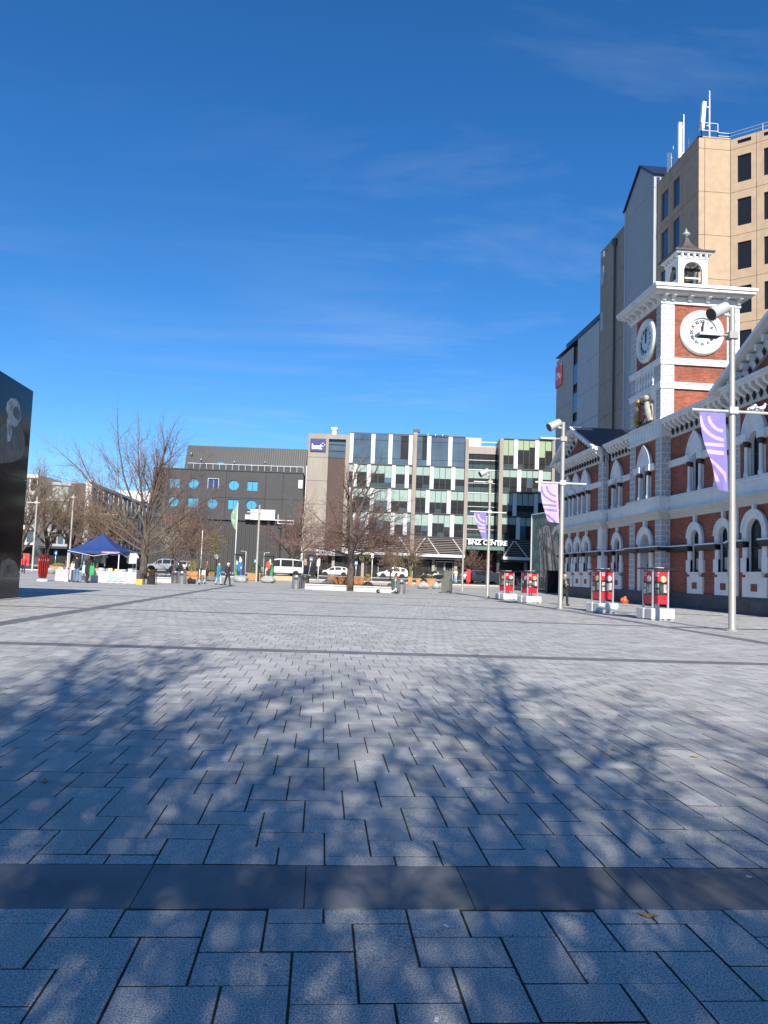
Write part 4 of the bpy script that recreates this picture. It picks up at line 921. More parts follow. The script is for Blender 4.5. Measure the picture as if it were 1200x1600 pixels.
def floorrow(x0, x1, r, fl, style):
    za, zb = rows[r]; e = [x0] + [v for c in fl for v in (c - .31, c + .31)] + [x1]
    for c in fl:
        if c - .31 >= x0 - .4 and c + .31 <= x1 + .4: part('fin', m_fin, bz, (max(c - .31, x0), min(c + .31, x1), -.14, .05, za + .08, zb - .04))
    xs = [x0] + [v for c in fl for v in (max(c - .31, x0), min(c + .31, x1))] + [x1]
    for i in range(0, len(xs), 2):
        if xs[i + 1] - xs[i] > .12: bay(xs[i], xs[i + 1], r, style)
    part('floor_edge', m_mull, bz, (x0, x1, -.16, .1, za - .09, za + .09))
for r in range(4):
    style = 'plain' if r == 0 else 'g'
    floorrow(-6.1, 3.85, r, [c for c in fins[r] if c < 3.7], style); floorrow(4.5, 12.1, r, [c for c in fins[r] if c > 4.5], style)
    floorrow(18.1, 25.75, r, wf[r], 'y' if r == 0 else 'g')
part('floor_edge', m_mull, bz, (-6.1, 3.85, -.16, .1, 23.2, 23.36)); part('floor_edge', m_mull, bz, (4.5, 12.1, -.16, .1, 23.15, 23.3)); part('floor_edge', m_mull, bz, (18.1, 25.75, -.16, .1, 23.1, 23.25))
part('column', m_conc, bz, (3.87, 4.48, -.55, .1, 4.3, 23.65)); part('column_cap', m_mull, bz, (3.8, 4.9, -.58, .1, 23.65, 24.1))
part('column', m_conc, bz, (12.1, 12.65, -.5, 3.0, 4.3, 22.9)); part('column', m_conc, bz, (17.5, 18.1, -.5, .6, 5.0, 23.1)); part('column', m_conc, bz, (25.75, 26.3, -.5, .6, .7, 23.1))
part('side_wall', m_mull, bz, (17.45, 17.55, -.3, 3.0, 5.0, 23.0)); part('wing_end', m_conc, bz, (26.3, 26.5, -.3, 14, .7, 23.0))
# recessed link
for (za, zb) in [(18.4, 21.0), (14.68, 18.4), (10.9, 14.68), (7.25, 10.9)]:
    n = 5 if za > 18 else 4; st = (17.45 - 12.65) / n
    for i in range(n):
        a = 12.65 + i * st; b = a + st; fr = .46
        zl = za + 1.0; zm = zb - .1 - (zb - zl) * (fr if za < 18 else 0)
        if za < 18: part('pane', m_gblind, bz, (a + .02, b - .02, 2.4, 2.45, zm, zb - .1))
        part('pane', m_gdark, bz, (a + .02, b - .02, 2.4, 2.45, zl, min(zm, zb - .1))); part('pane', m_gteal, bz, (a + .02, b - .02, 2.4, 2.45, za + .1, zl - .06))
    part('floor_edge', m_alu, bz, (12.65, 17.45, 2.3, 2.5, za - .05, za + .08)); part('transom', m_alu, bz, (12.65, 17.45, 2.36, 2.44, za + 1.55, za + 1.62))
part('link_fascia', m_lou, bz, (12.65, 17.45, 2.3, 3, 21.0, 22.2)); part('link_rail', m_alu, bz, (12.65, 17.45, 2.3, 2.36, 22.9, 22.98), (12.65, 17.45, 2.3, 2.36, 22.2, 22.26))
# plant rooms on the roof
part('plant_room', m_fin, bz, (9.8, 15.6, 8, 14, 22.6, 24.6)); part('plant_screen', m_gteal, bz, (4.9, 9.8, 5, 12, 22.9, 24.35))
for x in (6.4, 7.6, 8.8): part('screen_post', m_alu, bz, (x, x + .12, 4.9, 5, 22.9, 24.4))
part('vent_stack', m_fin, bz, (-9.2, -8.5, 3, 3.7, 22.8, 24.2), (-9.35, -8.35, 2.85, 3.85, 24.2, 24.6)); part('roof_unit', m_fin, bz, (19.5, 21, 3, 5, 22.9, 23.7), (23.2, 24.6, 4, 6, 22.9, 23.6))
# louvred canopies over the shops, two banks; awning edges
def canopy(x0, x1, dark=False):
    for k in range(9):
        z = 7.0 - k * .27; o = .15 + k * .13; part('louvre', m_lou, bz, (x0, x1, -.26 - o, -.14 - o, z - .035, z + .03))
    q = MB(LWM); nb = max(2, round((x1 - x0) / 3.6))
    for s in range(nb + 1):
        xa = x0 + (x1 - x0) * s / nb; xb = xa + (1.7 if s < nb / 2 else -1.7)
        q.beam((max(x0, min(x1, xb)), -.4, 7.05 - LZ), (xa, -1.75, 4.55 - LZ), .16, .10)
    q.build('canopy_strut', m_alu, bz)
    part('awning', m_alu, bz, (x0 - .1, x1 + .1, -2.0, -.2, 4.10, 4.55))
    part('soffit_beam', m_mull, bz, (x0, x1, -1.6, -.1, 3.75, 4.05))
canopy(-6.0, 3.85); canopy(4.5, 12.2); canopy(18.3, 25.6)
part('shop_dark', m_dkin, bz, (-12.4, 12.2, .35, .6, .7, 4.2), (12.65, 17.5, 2.8, 3.2, .7, 7.2), (18.1, 26, .3, .6, .7, 4.2), (-6, 12.2, .2, .6, 4.1, 7.3), (18.1, 25.8, .2, .6, 4.1, 7.2))
for x in (-12.5, -8.2, -3.6, 1.4, 4.0, 7.4, 10.9, 21.8, 25.9): part('shop_pier', m_conc if abs(x) > 3 else m_lou, bz, (x, x + .45, -.2, .35, .7, 4.1))
for x, w_ in ((-11.6, 1.3), (-10.2, 1.3), (-7.4, 1.5), (-5.7, 1.8), (-2.7, 1.6), (-.9, 1.8), (2.1, 1.4), (4.9, 2.2), (8.1, 1.2), (9.5, 1.2)):
    so = part('shopfront', m_gshop, bz, (x, x + w_, .22, .26, .8, 3.4)); part('shop_frame', m_alu if x in (-9.9, -.9, 8.1, 9.5) else m_mull, so, (x - .06, x, .15, .3, .7, 3.5), (x + w_, x + w_ + .06, .15, .3, .7, 3.5), (x, x + w_, .15, .3, 3.4, 3.5))
# shop signs
sb = part('shop_sign', m_fin, bz, (-10.6, -7.7, -1.35, -1.2, 3.75, 4.65), label='long white shop sign'); part('shop_awning', m_mull, bz, (-12.3, -6.2, -1.2, .3, 3.75, 4.3))
glyph_marks(5, .5, LWM @ frameM((-9.85, -1.36, 4.2 - LZ), (1, 0, 0), (0, 0, 1)), m_dkin, sb, 2); glyph_marks(4, .45, LWM @ frameM((-8.4, -1.36, 4.2 - LZ), (1, 0, 0), (0, 0, 1)), m_dkin, sb, 3)
s2 = part('shop_sign', m_dkin, bz, (-1.2, 1.0, -.3, -.1, 2.6, 3.7), label='black shop sign with white script'); glyph_marks(5, .42, LWM @ frameM((-.1, -.315, 3.3 - LZ), (1, 0, 0), (0, 0, 1)), m_wht, s2, 4)
cn = part('entrance_canopy', mat('teal glass canopy', (0.10, 0.20, 0.19), rough=.25, var=.1), bz, (12.6, 18.3, -2.2, 2.4, 5.45, 5.95)); part('canopy_fascia', m_mull, bz, (12.7, 18.3, -2.1, -1.9, 5.95, 6.1))
ltext('BNZ CENTRE', 1.02, 15.75, 6.55, -2.0, m_wht, cn, bold=.03, depth=.08)
part('entrance_wall', mat('dark red wall', (0.10, 0.012, 0.012), var=.2), bz, (15.6, 17.3, 2.6, 2.7, .8, 5.3))

# ---------------------------------------------------------------- black building with round and square windows
m_bclad = mat('charcoal cladding', (0.040, 0.041, 0.043), rough=0.6, var=0.14, scale=0.6)
m_brib = mat('ribbed black cladding', (0.036, 0.036, 0.037), rough=0.55, var=0.1)
m_cyan = glassmat('sky blue window', (0.06, 0.29, 0.45), spec=0.6, var=0.06)
m_dwin = glassmat('dark blue window', (0.02, 0.04, 0.11), spec=0.8)
DB = 118.0
bb = facing('black_building', 'black clad building with round and square sky blue windows', 600, DB); BWM = WM(bb)
ws_ = []
holes = []
wins = [('s', -32.85, 14.1), ('c', -29.9, 14.1), ('d', -26.85, 14.2), ('c', -23.68, 14.08), ('s', -20.8, 14.03), ('c', -32.83, 11.2), ('s', -29.83, 11.15), ('c', -26.84, 11.12), ('s', -23.63, 11.1), ('c', -20.8, 11.1)]
wl = MB(BWM)
for t, x, z in wins:
    if t == 'c': holes.append([(x + .80 * math.cos(a * math.pi / 12), z - LZ + .80 * math.sin(a * math.pi / 12)) for a in range(24)])
    else: holes.append([(x - .80, z - LZ - .75), (x + .80, z - LZ - .75), (x + .80, z - LZ + .75), (x - .80, z - LZ + .75)])
wall_holes(wl, [(-36.2, 8.7 - LZ), (-13.0, 8.7 - LZ), (-13.0, 16.3 - LZ), (-36.2, 16.3 - LZ)], holes, lambda u, v, d: (u, d, v), .25)
wl.box(-36.2, -13.0, .6, 25, -.1, 16.25 - LZ)
wl.build('upper_wall', m_bclad, bb)
for t, x, z in wins:
    q = MB(BWM); z -= LZ
    if t == 'c': q.extr([(x + .81 * math.cos(a * math.pi / 12), z + .81 * math.sin(a * math.pi / 12)) for a in range(24)], lambda u, v, d: (u, d, v), .18, .2)
    else: q.box(x - .80, x + .80, .18, .2, z - .75, z + .75)
    wo = q.build('window', m_dwin if t == 'd' else m_cyan, bb)
    q = MB(BWM); q.box(x - .02, x + .02, .10, .18, z - .78, z + .78); q.build('mullion', m_bclad if t != 'd' else m_alu, wo)
    if t == 'd': q = MB(BWM); q.ring([(x - .85, z - .8), (x - .85, z + .8), (x + .85, z + .8), (x + .85, z - .8)], [(x - .78, z - .73), (x - .78, z + .73), (x + .78, z + .73), (x + .78, z - .73)], lambda u, v, d: (u, d, v), -.05, .1); q.build('window_frame', m_alu, wo)
# panel seams, ledge
def bpart(name, m, *boxes, **k):
    q = MB(BWM)
    for b in boxes: q.box(b[0], b[1], b[2], b[3], b[4] - LZ, b[5] - LZ)
    return q.build(name, m, bb, **k)
for x in (-24.9, -18.8, -16.1): bpart('wall_seam', m_dkin, (x, x + .06, -.012, .02, 8.7, 16.3))
bpart('wall_seam', m_dkin, (-26, -13.0, -.012, .02, 12.05, 12.12))
bpart('wall_coping', m_bclad, (-36.3, -12.9, -.12, .6, 16.25, 16.40))
for i in range(72):
    x = -36.2 + i * .32
    if x + .30 < -13.2: bpart('cladding_board', m_brib, (x, x + .29, -.05 if i % 2 else 0.0, .3, .75, 8.62))
bpart('ledge', m_mull, (-27.2, -19.0, -.35, 0, 8.62, 8.80))
m_balg = glassmat('grey balustrade glass', (.055, .058, .06), spec=.5)
bpart('balustrade_rail', m_alu, (-31, -13.0, .03, .09, 17.24, 17.30))
# set-back roof storey of standing-seam metal with a glass balustrade
q = MB(BWM); q.add([(-32.3, 3.0, 16.3 - LZ), (-13.0, 3.0, 16.3 - LZ), (-13.0, 4.6, 20.75 - LZ), (-32.3, 4.6, 20.75 - LZ), (-32.3, 16, 20.75 - LZ), (-13.0, 16, 20.75 - LZ), (-32.3, 16, 16.3 - LZ), (-13.0, 16, 16.3 - LZ)], [(0, 1, 2, 3), (3, 2, 5, 4), (0, 3, 4, 6), (1, 7, 5, 2)]); q.build('mansard_roof', m_bclad, bb)
for i in range(54):
    x = -32.2 + i * .36; q = MB(BWM); q.beam((x, 2.96, 16.35 - LZ), (x, 4.56, 20.75 - LZ), .09, .09, up=(0, 1, 0)); q.build('seam_rib', m_mull, bb)
for x in (-29.5, -26.4):
    q = MB(BWM); q.extr([(x + 1.0 * math.cos(a * math.pi / 10), 16.9 - LZ + 1.0 * math.sin(a * math.pi / 10)) for a in range(11)], lambda u, v, d: (u, d, v), 2.7, 3.6); q.build('roof_window', m_cyan if x > -28 else m_dwin, bb)
for i in range(18):
    x = -31 + i * 1.0; bpart('balustrade_pane', m_balg, (x, x + .93, .05, .08, 16.4, 17.2)); bpart('balustrade_post', m_alu, (x + .93, x + .97, .02, .10, 16.4, 17.3))
for (x, z) in [(-31.4, 19.2), (-29.8, 18.3), (-24.5, 18.1), (-21.8, 17.6), (-19.6, 18.2), (-18.3, 17.5)]: bpart('roof_light', m_fin, (x, x + .14, 3.2, 3.4 + (z - 16) * .25, z, z + .16))
bpart('roof_cowl', m_fin, (-20, -19, 8, 9, 20.75, 21.1)); bpart('wall_box', m_fin, (-13.7, -13.05, -.2, 0, 13.9, 15.2))
# white sign boards over the lane entrance, gantry
sgn = bpart('sign_board', m_fin, (-20.7, -16.95, -1.1, -.9, 8.75, 10.35), label='blank white signboard'); bpart('sign_board', m_fin, (-21.5, -20.75, -1.1, -.9, 8.8, 9.5))
bpart('gantry', m_alu, (-16.95, -14.0, -1.05, -.95, 8.75, 8.88), (-16.4, -14.0, -1.05, -.95, 8.25, 8.35), (-16.5, -16.4, -1.05, -.95, 8.25, 9.7), (-14.1, -14.0, -1.05, -.95, 8.2, 8.9))
bpart('dark_recess', m_dkin, (-16.2, -15.9, -.08, -.05, .8, 8.3)); bpart('door_panel', m_brib, (-15.9, -14.1, -.3, .1, .7, 8.2)); bpart('lane', m_dkin, (-14.0, -13.0, -.07, .1, .7, 8.4))

# white strip between the two blocks: a lit, reflecting building edge put into colour
q = MB(); p = FOOT(470, 119.5); mm = Matrix.Translation((p.x, p.y, .7)) @ Matrix.Rotation(-YAW, 4, 'Z'); 
st_ = thing('lit_edge_strip', 'white stand-in for a lit reflective pylon in the gap between black building and glass office', 'sliver', (p.x, p.y, .7), -YAW)
q = MB(mm); q.box(-.55, .05, 0, .5, 0, 9.2); q.box(-.7, .2, -.05, .5, 9.2, 9.35); q.build('edge_strip_body', mat('white lit-edge strip', (.62, .61, .58), var=.3, scale=2.5, dirt=.6), st_)
q = MB(mm); q.box(.1, .22, .1, .3, 0, 17); q.build('edge_strip_line', m_fin, st_)

# ---------------------------------------------------------------- buildings at the far left, seen through the bare trees
fb = thing('finned_building', 'low brown building with rows of white staggered fins behind the large bare tree', 'building', FOOT(134, 104))
P0 = FOOT(132, 104); P1 = FOOT(240, 150); F_, L_ = pf_((P0.x, P0.y), (P1.x, P1.y))
ZT = 12.0
def fpart(name, m, u0, u1, w0, w1, za, zb, **k):
    q = MB(); q.extr([(u0, za), (u1, za), (u1, zb), (u0, zb)], F_, w0, w1); return q.build(name, m, fb, **k)
fpart('wall', mat('dark brown cladding', (0.075, 0.05, 0.042), var=.2, scale=1), 0, L_, .1, 2.5, .5, ZT)
fpart('parapet', m_alu, 0, L_, -.1, .3, ZT, ZT + .35)
for r in range(3):
    za = 3.6 + r * 2.8; k = int(L_ / 2.9)
    for i in range(k):
        u = .5 + i * 2.9 + (1.45 if r % 2 else 0)
        if u + .4 < L_: fpart('fin', m_fin, u, u + .55, -.18, .1, za, za + 2.4); fpart('window', m_gdark if i % 3 else m_gblue, u + .7, u + 2.7, .04, .09, za + .2, za + 2.2)
    fpart('floor_edge', m_mull, 0, L_, -.12, .1, za - .25, za - .05)
fpart('corner_column', m_fin, -.6, .1, -.4, .4, .5, ZT + .6); fpart('awning', m_mull, 0, L_, -1.6, .1, 3.0, 3.35)
fpart('shopfront', m_dkin, 0, L_, -.02, .1, .6, 3.0)
q = MB(); p = AT(186, 766, 150); mm = Matrix.Translation((p.x, p.y, 0)) @ Matrix.Rotation(-YAW, 4, 'Z'); wb = thing('white_block', 'plain white office block rising behind the finned building', 'building', (p.x, p.y, .6), -YAW)
q = MB(mm); q.box(0, 6.2, 0, 10, 0, p.z); q.build('wall', mat('white render', (.72, .72, .72), var=.05), wb)
for k in range(4): 
    q = MB(mm); q.box(.4, 5.8, -.06, 0, p.z - 3.6 - k * 3.2, p.z - 2.0 - k * 3.2); q.build('window', m_gdark, wb)
def office(px0, px1, ytop, D, label, nfl, ncol, mw_, mg):
    a = AT(px0, ytop, D); b = AT(px1, ytop, D); W = (b - a).dot(r0); H = a.z; t = thing('office_building', label, 'building', (a.x, a.y, .6), -YAW); m_ = Matrix.Translation((a.x, a.y, 0)) @ Matrix.Rotation(-YAW, 4, 'Z')
    q = MB(m_); q.box(0, W, .15, 12, 0, H); q.build('wall', mw_, t); fh = (H - 4.2) / nfl; cw = W / ncol
    for i in range(nfl):
        for j in range(ncol):
            q = MB(m_); q.box(j * cw + .15, (j + 1) * cw - .15, .08, .12, 4.4 + i * fh, 4.2 + (i + 1) * fh - .7); q.build('window', mg[(i * 7 + j * 3 + (i * j) % 2) % len(mg)], t)
        q = MB(m_); q.box(-.1, W + .1, -.15, .14, 4.2 + (i + 1) * fh - .6, 4.2 + (i + 1) * fh - .1); q.build('floor_edge', mw_, t)
    q = MB(m_); q.box(0, W, -.02, .12, .6, 3.6); q.build('shopfront', m_dkin, t); q = MB(m_); q.box(-.2, W + .2, -1.8, .1, 3.5, 3.9); q.build('awning', m_mull, t)
    return t
office(-40, 60, 738, 128, 'pale office block at the far left edge behind the bare trees', 4, 8, mat('pale office wall', (.50, .50, .49), var=.08, dirt=.2), [m_gblue, m_gdark, m_gblind])
office(62, 128, 752, 132, 'grey glass office block between the pale block and the finned building', 4, 6, mat('grey office wall', (.33, .34, .35), var=.1), [m_gdark, m_gblue, m_gdark, m_gblind])
office(228, 262, 800, 160, 'small distant office block seen between the finned and the black buildings', 3, 4, mat('distant office wall', (.42, .45, .48), var=.08), [m_gblue, m_gdark])
# red shop hoardings under the left awnings
for k, (px, D, lab) in enumerate([(38, 104, 'red and yellow shop poster panel at the far left'), (110, 110, 'small red shop sign left of the market stall')]):
    a = AT(px, 868 if k == 0 else 878, D); t = MB(Matrix.Translation((a.x, a.y, a.z)) @ Matrix.Rotation(-YAW, 4, 'Z')); t.box(-.7, .7, 0, .12, -1.6 if k == 0 else -.8, .3); t.box(-.05, .05, .02, .1, -a.z + .5, -1.6 if k == 0 else -.8); t.build('shop_poster', mat('red poster', (.55, .05, .04), var=.5, scale=2.2), label=lab, cat='poster')

# ---------------------------------------------------------------- mural wall beside the post office
A = FOOT(830, 88); B = FOOT(884, 79.5); F_, L_ = pf_((A.x, A.y), (B.x, B.y))
mu_ = thing('mural_wall', 'freestanding wall with a grey and green painted mural of an entwined figure', 'mural', A)
m_mbg = mat('green patterned mural ground', (0.10, 0.17, 0.15), var=.6, scale=2.2, stretch=(1, 1, .6)); m_mgrey = [mat('mural grey %d' % i, (c * 1.08, c, c * .92), var=.25, scale=2.5) for i, c in enumerate((.34, .24, .15, .42))]
m_mline = mat('mural outline', (.03, .03, .032), var=.2)
q = MB(); q.extr([(0, .3), (L_, .3), (L_, 8.55), (0, 8.55)], F_, 0, .4); q.build('wall_panel', m_mbg, mu_)
q = MB(); q.extr([(-.12, .3), (0, .3), (0, 8.7), (-.12, 8.7)], F_, -.1, .45); q.extr([(-.12, 8.56), (L_ + .1, 8.56), (L_ + .1, 8.7), (-.12, 8.7)], F_, -.1, .45); q.build('wall_frame', m_alu, mu_)
r_ = random.Random(5)
def limb(pts, wd, mi):
    """a painted limb: a band following pts with an outline behind it"""
    for off, ww, m, w_ in ((0, wd * 1.25, m_mline, -.006), (0, wd, m_mgrey[mi], -.012)):
        q = MB(); vs = []; n = len(pts)
        for i, (u, v) in enumerate(pts):
            a = pts[max(0, i - 1)]; b = pts[min(n - 1, i + 1)]; d = Vector((b[0] - a[0], b[1] - a[1])).normalized(); k = ww * (.5 + .5 * math.sin(math.pi * (i + .6) / (n + .2)))
            vs += [(u - d.y * k, v + d.x * k), (u + d.y * k, v - d.x * k)]
        fs = [(2 * i, 2 * i + 1, 2 * i + 3, 2 * i + 2) for i in range(n - 1)]; V_ = []
        for dw in (w_, -.001): V_ += [F_(u, v, dw) for u, v in vs]
        N_ = len(vs); q.add(V_, fs + [tuple(N_ + k for k in f[::-1]) for f in fs] + [(0, 1, N_ + 1, N_), (N_ - 2, N_ - 1, 2 * N_ - 1, 2 * N_ - 2)] + [(2 * i + s, 2 * i + 2 + s, N_ + 2 * i + 2 + s, N_ + 2 * i + s) for i in range(n - 1) for s in (0, 1)]); q.build('painted_limb', m, mu_)
for i in range(14):
    u = L_ * (.28 + .05 * i); h0 = .6 + r_.random() * .6; pts = []
    sway = r_.uniform(-.5, .5); top = r_.uniform(4.0, 6.4)
    for k in range(6): t = k / 5; pts.append((max(.35, min(L_ - .3, u * (1 - t * .25) + sway * math.sin(t * 3) + L_ * .02)), h0 + top * t))
    limb(pts, r_.uniform(.16, .34), i % 4)
limb([(L_ * .28, 6.0), (L_ * .33, 6.6), (L_ * .44, 6.9), (L_ * .52, 6.5), (L_ * .5, 5.9)], .42, 0); limb([(L_ * .6, 6.0), (L_ * .68, 6.7), (L_ * .78, 6.9), (L_ * .8, 6.2)], .3, 3); limb([(L_ * .2, 6.2), (L_ * .3, 5.4), (L_ * .45, 4.6), (L_ * .7, 4.0)], .32, 1)
# ================================================================ bare winter trees
m_bark = mat('grey brown bark', (0.105, 0.082, 0.066), rough=0.95, var=0.35, scale=6, stretch=(1, 1, .3), bump=.6, bscale=14)
m_twig = mat('reddish brown twigs', (0.150, 0.095, 0.075), rough=0.9, var=0.25, scale=1.0)
m_twig2 = mat('tan brown twigs', (0.20, 0.145, 0.095), rough=0.9, var=0.25, scale=1.0)
def rot_about(d, ang, az):
    o = d.orthogonal().normalized(); o.rotate(Matrix.Rotation(az, 3, d)); return (d * math.cos(ang) + o * math.sin(ang)).normalized()
class Tree:
    def __init__(s, seed): s.r = random.Random(seed); s.big = []; s.small = []
    def branch(s, p, d, L, r, lvl, P):
        """one branch as a bent chain of pieces; side branches leave along it"""
        R_ = s.r; n = max(2, P['seg'] - lvl); pts = [p.copy()]; rad = [r]; d = d.copy(); tip = max(P['rmin'], r * P['taper'])
        for i in range(n):
            d = (d + Vector((R_.gauss(0, 1), R_.gauss(0, 1), R_.gauss(0, 1))) * P['wig'] + Vector((0, 0, P['up'][min(lvl, len(P['up']) - 1)]))).normalized()
            p = p + d * (L / n); pts.append(p.copy()); rad.append(r + (tip - r) * (i + 1) / n)
        (s.big if r > P['split'] else s.small).append((pts, rad))
        if lvl >= P['levels']: return
        k = P['kids'][min(lvl, len(P['kids']) - 1)]
        for j in range(k):
            t = P['t0'][min(lvl, len(P['t0']) - 1)]; t = t + (1 - t) * (j + R_.random() * .8) / k; t = min(t, .985)
            q = t * n; i = min(int(q), n - 1); pp = pts[i].lerp(pts[i + 1], q - i); dd = (pts[i + 1] - pts[i]).normalized(); rr = rad[i] + (rad[i + 1] - rad[i]) * (q - i)
            ang = math.radians(R_.uniform(*P['ang'][min(lvl, len(P['ang']) - 1)])); az = j * 2.4 + R_.uniform(-.6, .6) + lvl
            LL = L * R_.uniform(*P['len'][min(lvl, len(P['len']) - 1)]) * (1.0 - P.get('fall', .35) * t)
            s.branch(pp, rot_about(dd, ang, az), LL, max(P['rmin'], rr * P['thin']), lvl + 1, P)
        # the leader goes on
        s.branch(pts[-1], d, L * P.get('lead', .55), rad[-1], lvl + 1, P)
def skin(chains, nbig):
    mb_ = MB()
    for pts, rad in chains: mb_.tube(pts, rad, nbig if rad[0] > .05 else 5, cap=False)
    return mb_
def twig_mesh(name, chains, m, parent):
    """every twig piece a tapering three-sided rod, all built at once"""
    p0 = []; p1 = []; ra = []; rb = []
    for pts, rad in chains:
        for i in range(len(pts) - 1): p0.append(pts[i][:]); p1.append(pts[i + 1][:]); ra.append(rad[i]); rb.append(rad[i + 1])
    org = np.array(parent.location[:]); p0 = np.array(p0) - org; p1 = np.array(p1) - org; ra = np.array(ra); rb = np.array(rb); n = len(p0)
    d = p1 - p0; d /= np.linalg.norm(d, axis=1)[:, None] + 1e-9
    h = np.where(np.abs(d[:, 2:3]) < .9, np.array([[0, 0, 1.]]), np.array([[1., 0, 0]])); x = np.cross(d, h); x /= np.linalg.norm(x, axis=1)[:, None]; y = np.cross(d, x)
    V = np.empty((n, 6, 3))
    for k in range(3):
        a = 2 * math.pi * k / 3; o = x * math.cos(a) + y * math.sin(a); V[:, k] = p0 + o * ra[:, None]; V[:, 3 + k] = p1 + o * rb[:, None]
    F = (np.array([(0, 1, 4, 3), (1, 2, 5, 4), (2, 0, 3, 5)])[None] + (np.arange(n) * 6)[:, None, None]).reshape(-1, 4)
    me = bpy.data.meshes.new(name); me.vertices.add(n * 6); me.vertices.foreach_set('co', V.ravel().astype(np.float32)); me.loops.add(F.size); me.loops.foreach_set('vertex_index', F.ravel().astype(np.int32))
    me.polygons.add(len(F)); me.polygons.foreach_set('loop_start', (np.arange(len(F)) * 4).astype(np.int32)); me.polygons.foreach_set('loop_total', np.full(len(F), 4, np.int32)); me.update(calc_edges=True); me.shade_flat(); me.materials.append(m)
    o = bpy.data.objects.new(name, me); COL.objects.link(o); o.parent = parent; return n
def bare_tree(seed, base, label, P, trunk, limbs, mt=None, scale=1.0, group=None, name='bare_tree', flare=True):
    """trunk: (height, radius); limbs: list of (height fraction, tilt from upright, azimuth, length, radius)"""
    T = Tree(seed); b = Vector(base); th, tr = trunk
    lean = Vector((T.r.gauss(0, .02), T.r.gauss(0, .02), 1)).normalized()
    pts = [b + lean * (th * k / 5) + Vector((T.r.gauss(0, .02), T.r.gauss(0, .02), 0)) * (1 if k else 0) for k in range(6)]
    rad = [tr * 1.35, tr * 1.08, tr, tr * .96, tr * .95, tr * .9]
    trunk_ch = [(pts, rad)]
    for hf, tilt, az, L, r in limbs:
        q = min(hf, .999) * 5; i = min(int(q), 4); p = pts[i].lerp(pts[i + 1], q - i)
        d = Vector((math.sin(tilt) * math.cos(az), math.sin(tilt) * math.sin(az), math.cos(tilt))); T.branch(p, d, L, r, 0, P)
    t = thing(name, label, 'tree', base, 0, group)
    mb_ = MB(); mb_.tube(pts, rad, 10); mb_.add(*(lambda m: (m.v, m.f))(skin(T.big, 7))); mb_.build('trunk', m_bark, t, smooth=True)
    return t, twig_mesh('crown', T.small, mt or m_twig, t)
# --- the big vase-shaped tree on the left
PL = dict(seg=7, wig=.06, up=(.010, .02, .03, .02), rmin=.0052, taper=.48, split=.05, levels=4, kids=(6, 5, 4, 3), t0=(.30, .22, .15, .1), ang=((20, 42), (24, 48), (25, 52), (25, 58)), len=((.46, .66), (.42, .62), (.40, .6), (.4, .6)), thin=.52, fall=.30, lead=.5)
b = FOOT(223, 66); lm = []
rr = random.Random(4); LFT = math.pi + YAW
# (height on the trunk, tilt from upright, azimuth, length, radius): upright leaders, long arching limbs to the left, wide skirts to the right
for hf, ti, az, L, r in [(.999, 4, 0, 5.4, .16), (.98, 16, 2.4, 5.6, .13), (.96, 15, -.5, 5.6, .13), (.9, 30, LFT, 6.2, .12), (.72, 44, LFT + .3, 6.6, .12), (.60, 54, LFT - .25, 6.4, .11), (.50, 64, LFT + .15, 5.8, .10), (.93, 27, .3, 5.6, .12), (.78, 38, -.5, 5.4, .11), (.64, 52, .1, 5.0, .10), (.52, 66, -.2, 5.0, .09), (.85, 34, 1.6, 5.2, .11), (.8, 34, -1.6, 5.0, .10), (.45, 78, .2, 4.6, .07), (.42, 84, -.6, 4.2, .06), (.44, 80, LFT + .5, 4.2, .06), (.48, 74, -1.4, 4.2, .06)]:
    lm.append((hf, math.radians(ti), az, L, r))
t, n1 = bare_tree(21, b, 'large spreading bare tree behind the market stall', PL, (4.6, .29), lm)
# --- the tree in the middle
PC = dict(seg=5, wig=.085, up=(.015, .01, .0, -.01), rmin=.0055, taper=.5, split=.05, levels=4, kids=(6, 5, 4, 2), t0=(.28, .2, .12, .1), ang=((30, 55), (28, 55), (30, 60)), len=((.42, .62), (.42, .62), (.4, .62)), thin=.55, fall=.3, lead=.55)
b = G(547, 923); lm = [(.999, .06, .3, 3.1, .17), (.95, .30, 0, 3.2, .14), (.9, .26, 3.0, 3.0, .13), (.8, .6, .2, 3.2, .10)]
for k in range(20): lm.append((.50 + .025 * k, math.radians(rr.uniform(56, 88)), k * 2.4, rr.uniform(2.7, 3.5), .06))
t, n2 = bare_tree(5, b, 'bare tree with dense reddish twigs in the middle of the square', PC, (4.2, .25), lm)
# --- the thicket of street trees at the far left and others beyond the street
PT = dict(seg=4, wig=.10, up=(.03, .03, .01), rmin=.010, taper=.5, split=.06, levels=4, kids=(6, 5, 4, 3), t0=(.3, .2, .1), ang=((25, 50), (28, 58), (30, 60)), len=((.45, .65), (.42, .62), (.4, .6)), thin=.56, fall=.4, lead=.5)
far = [(30, 84, 12.5, 'bare brown street tree at the left edge behind the black monument'), (72, 90, 13.5, 'bare brown street tree second from the left beyond the red slatted column'), (108, 98, 13.0, 'bare brown street tree left of the market stall'), (150, 94, 10.5, 'bare street tree above the blue market canopy'), (178, 100, 10, 'low bare street tree behind the market canopy peak'),
       (300, 98, 10.0, 'bare reddish tree in front of the black building'), (272, 92, 9, 'bare tree between the large tree and the black building'), (455, 104, 11, 'bare reddish tree in the gap before the concrete end wall'), (640, 100, 6.6, 'small bare brown tree left of the glass office entrance'), (738, 104, 5.2, 'small dark bare tree beside the office entrance canopy'), (610, 102, 5.0, 'small bare tree behind the parked white car')]
cnt = 0
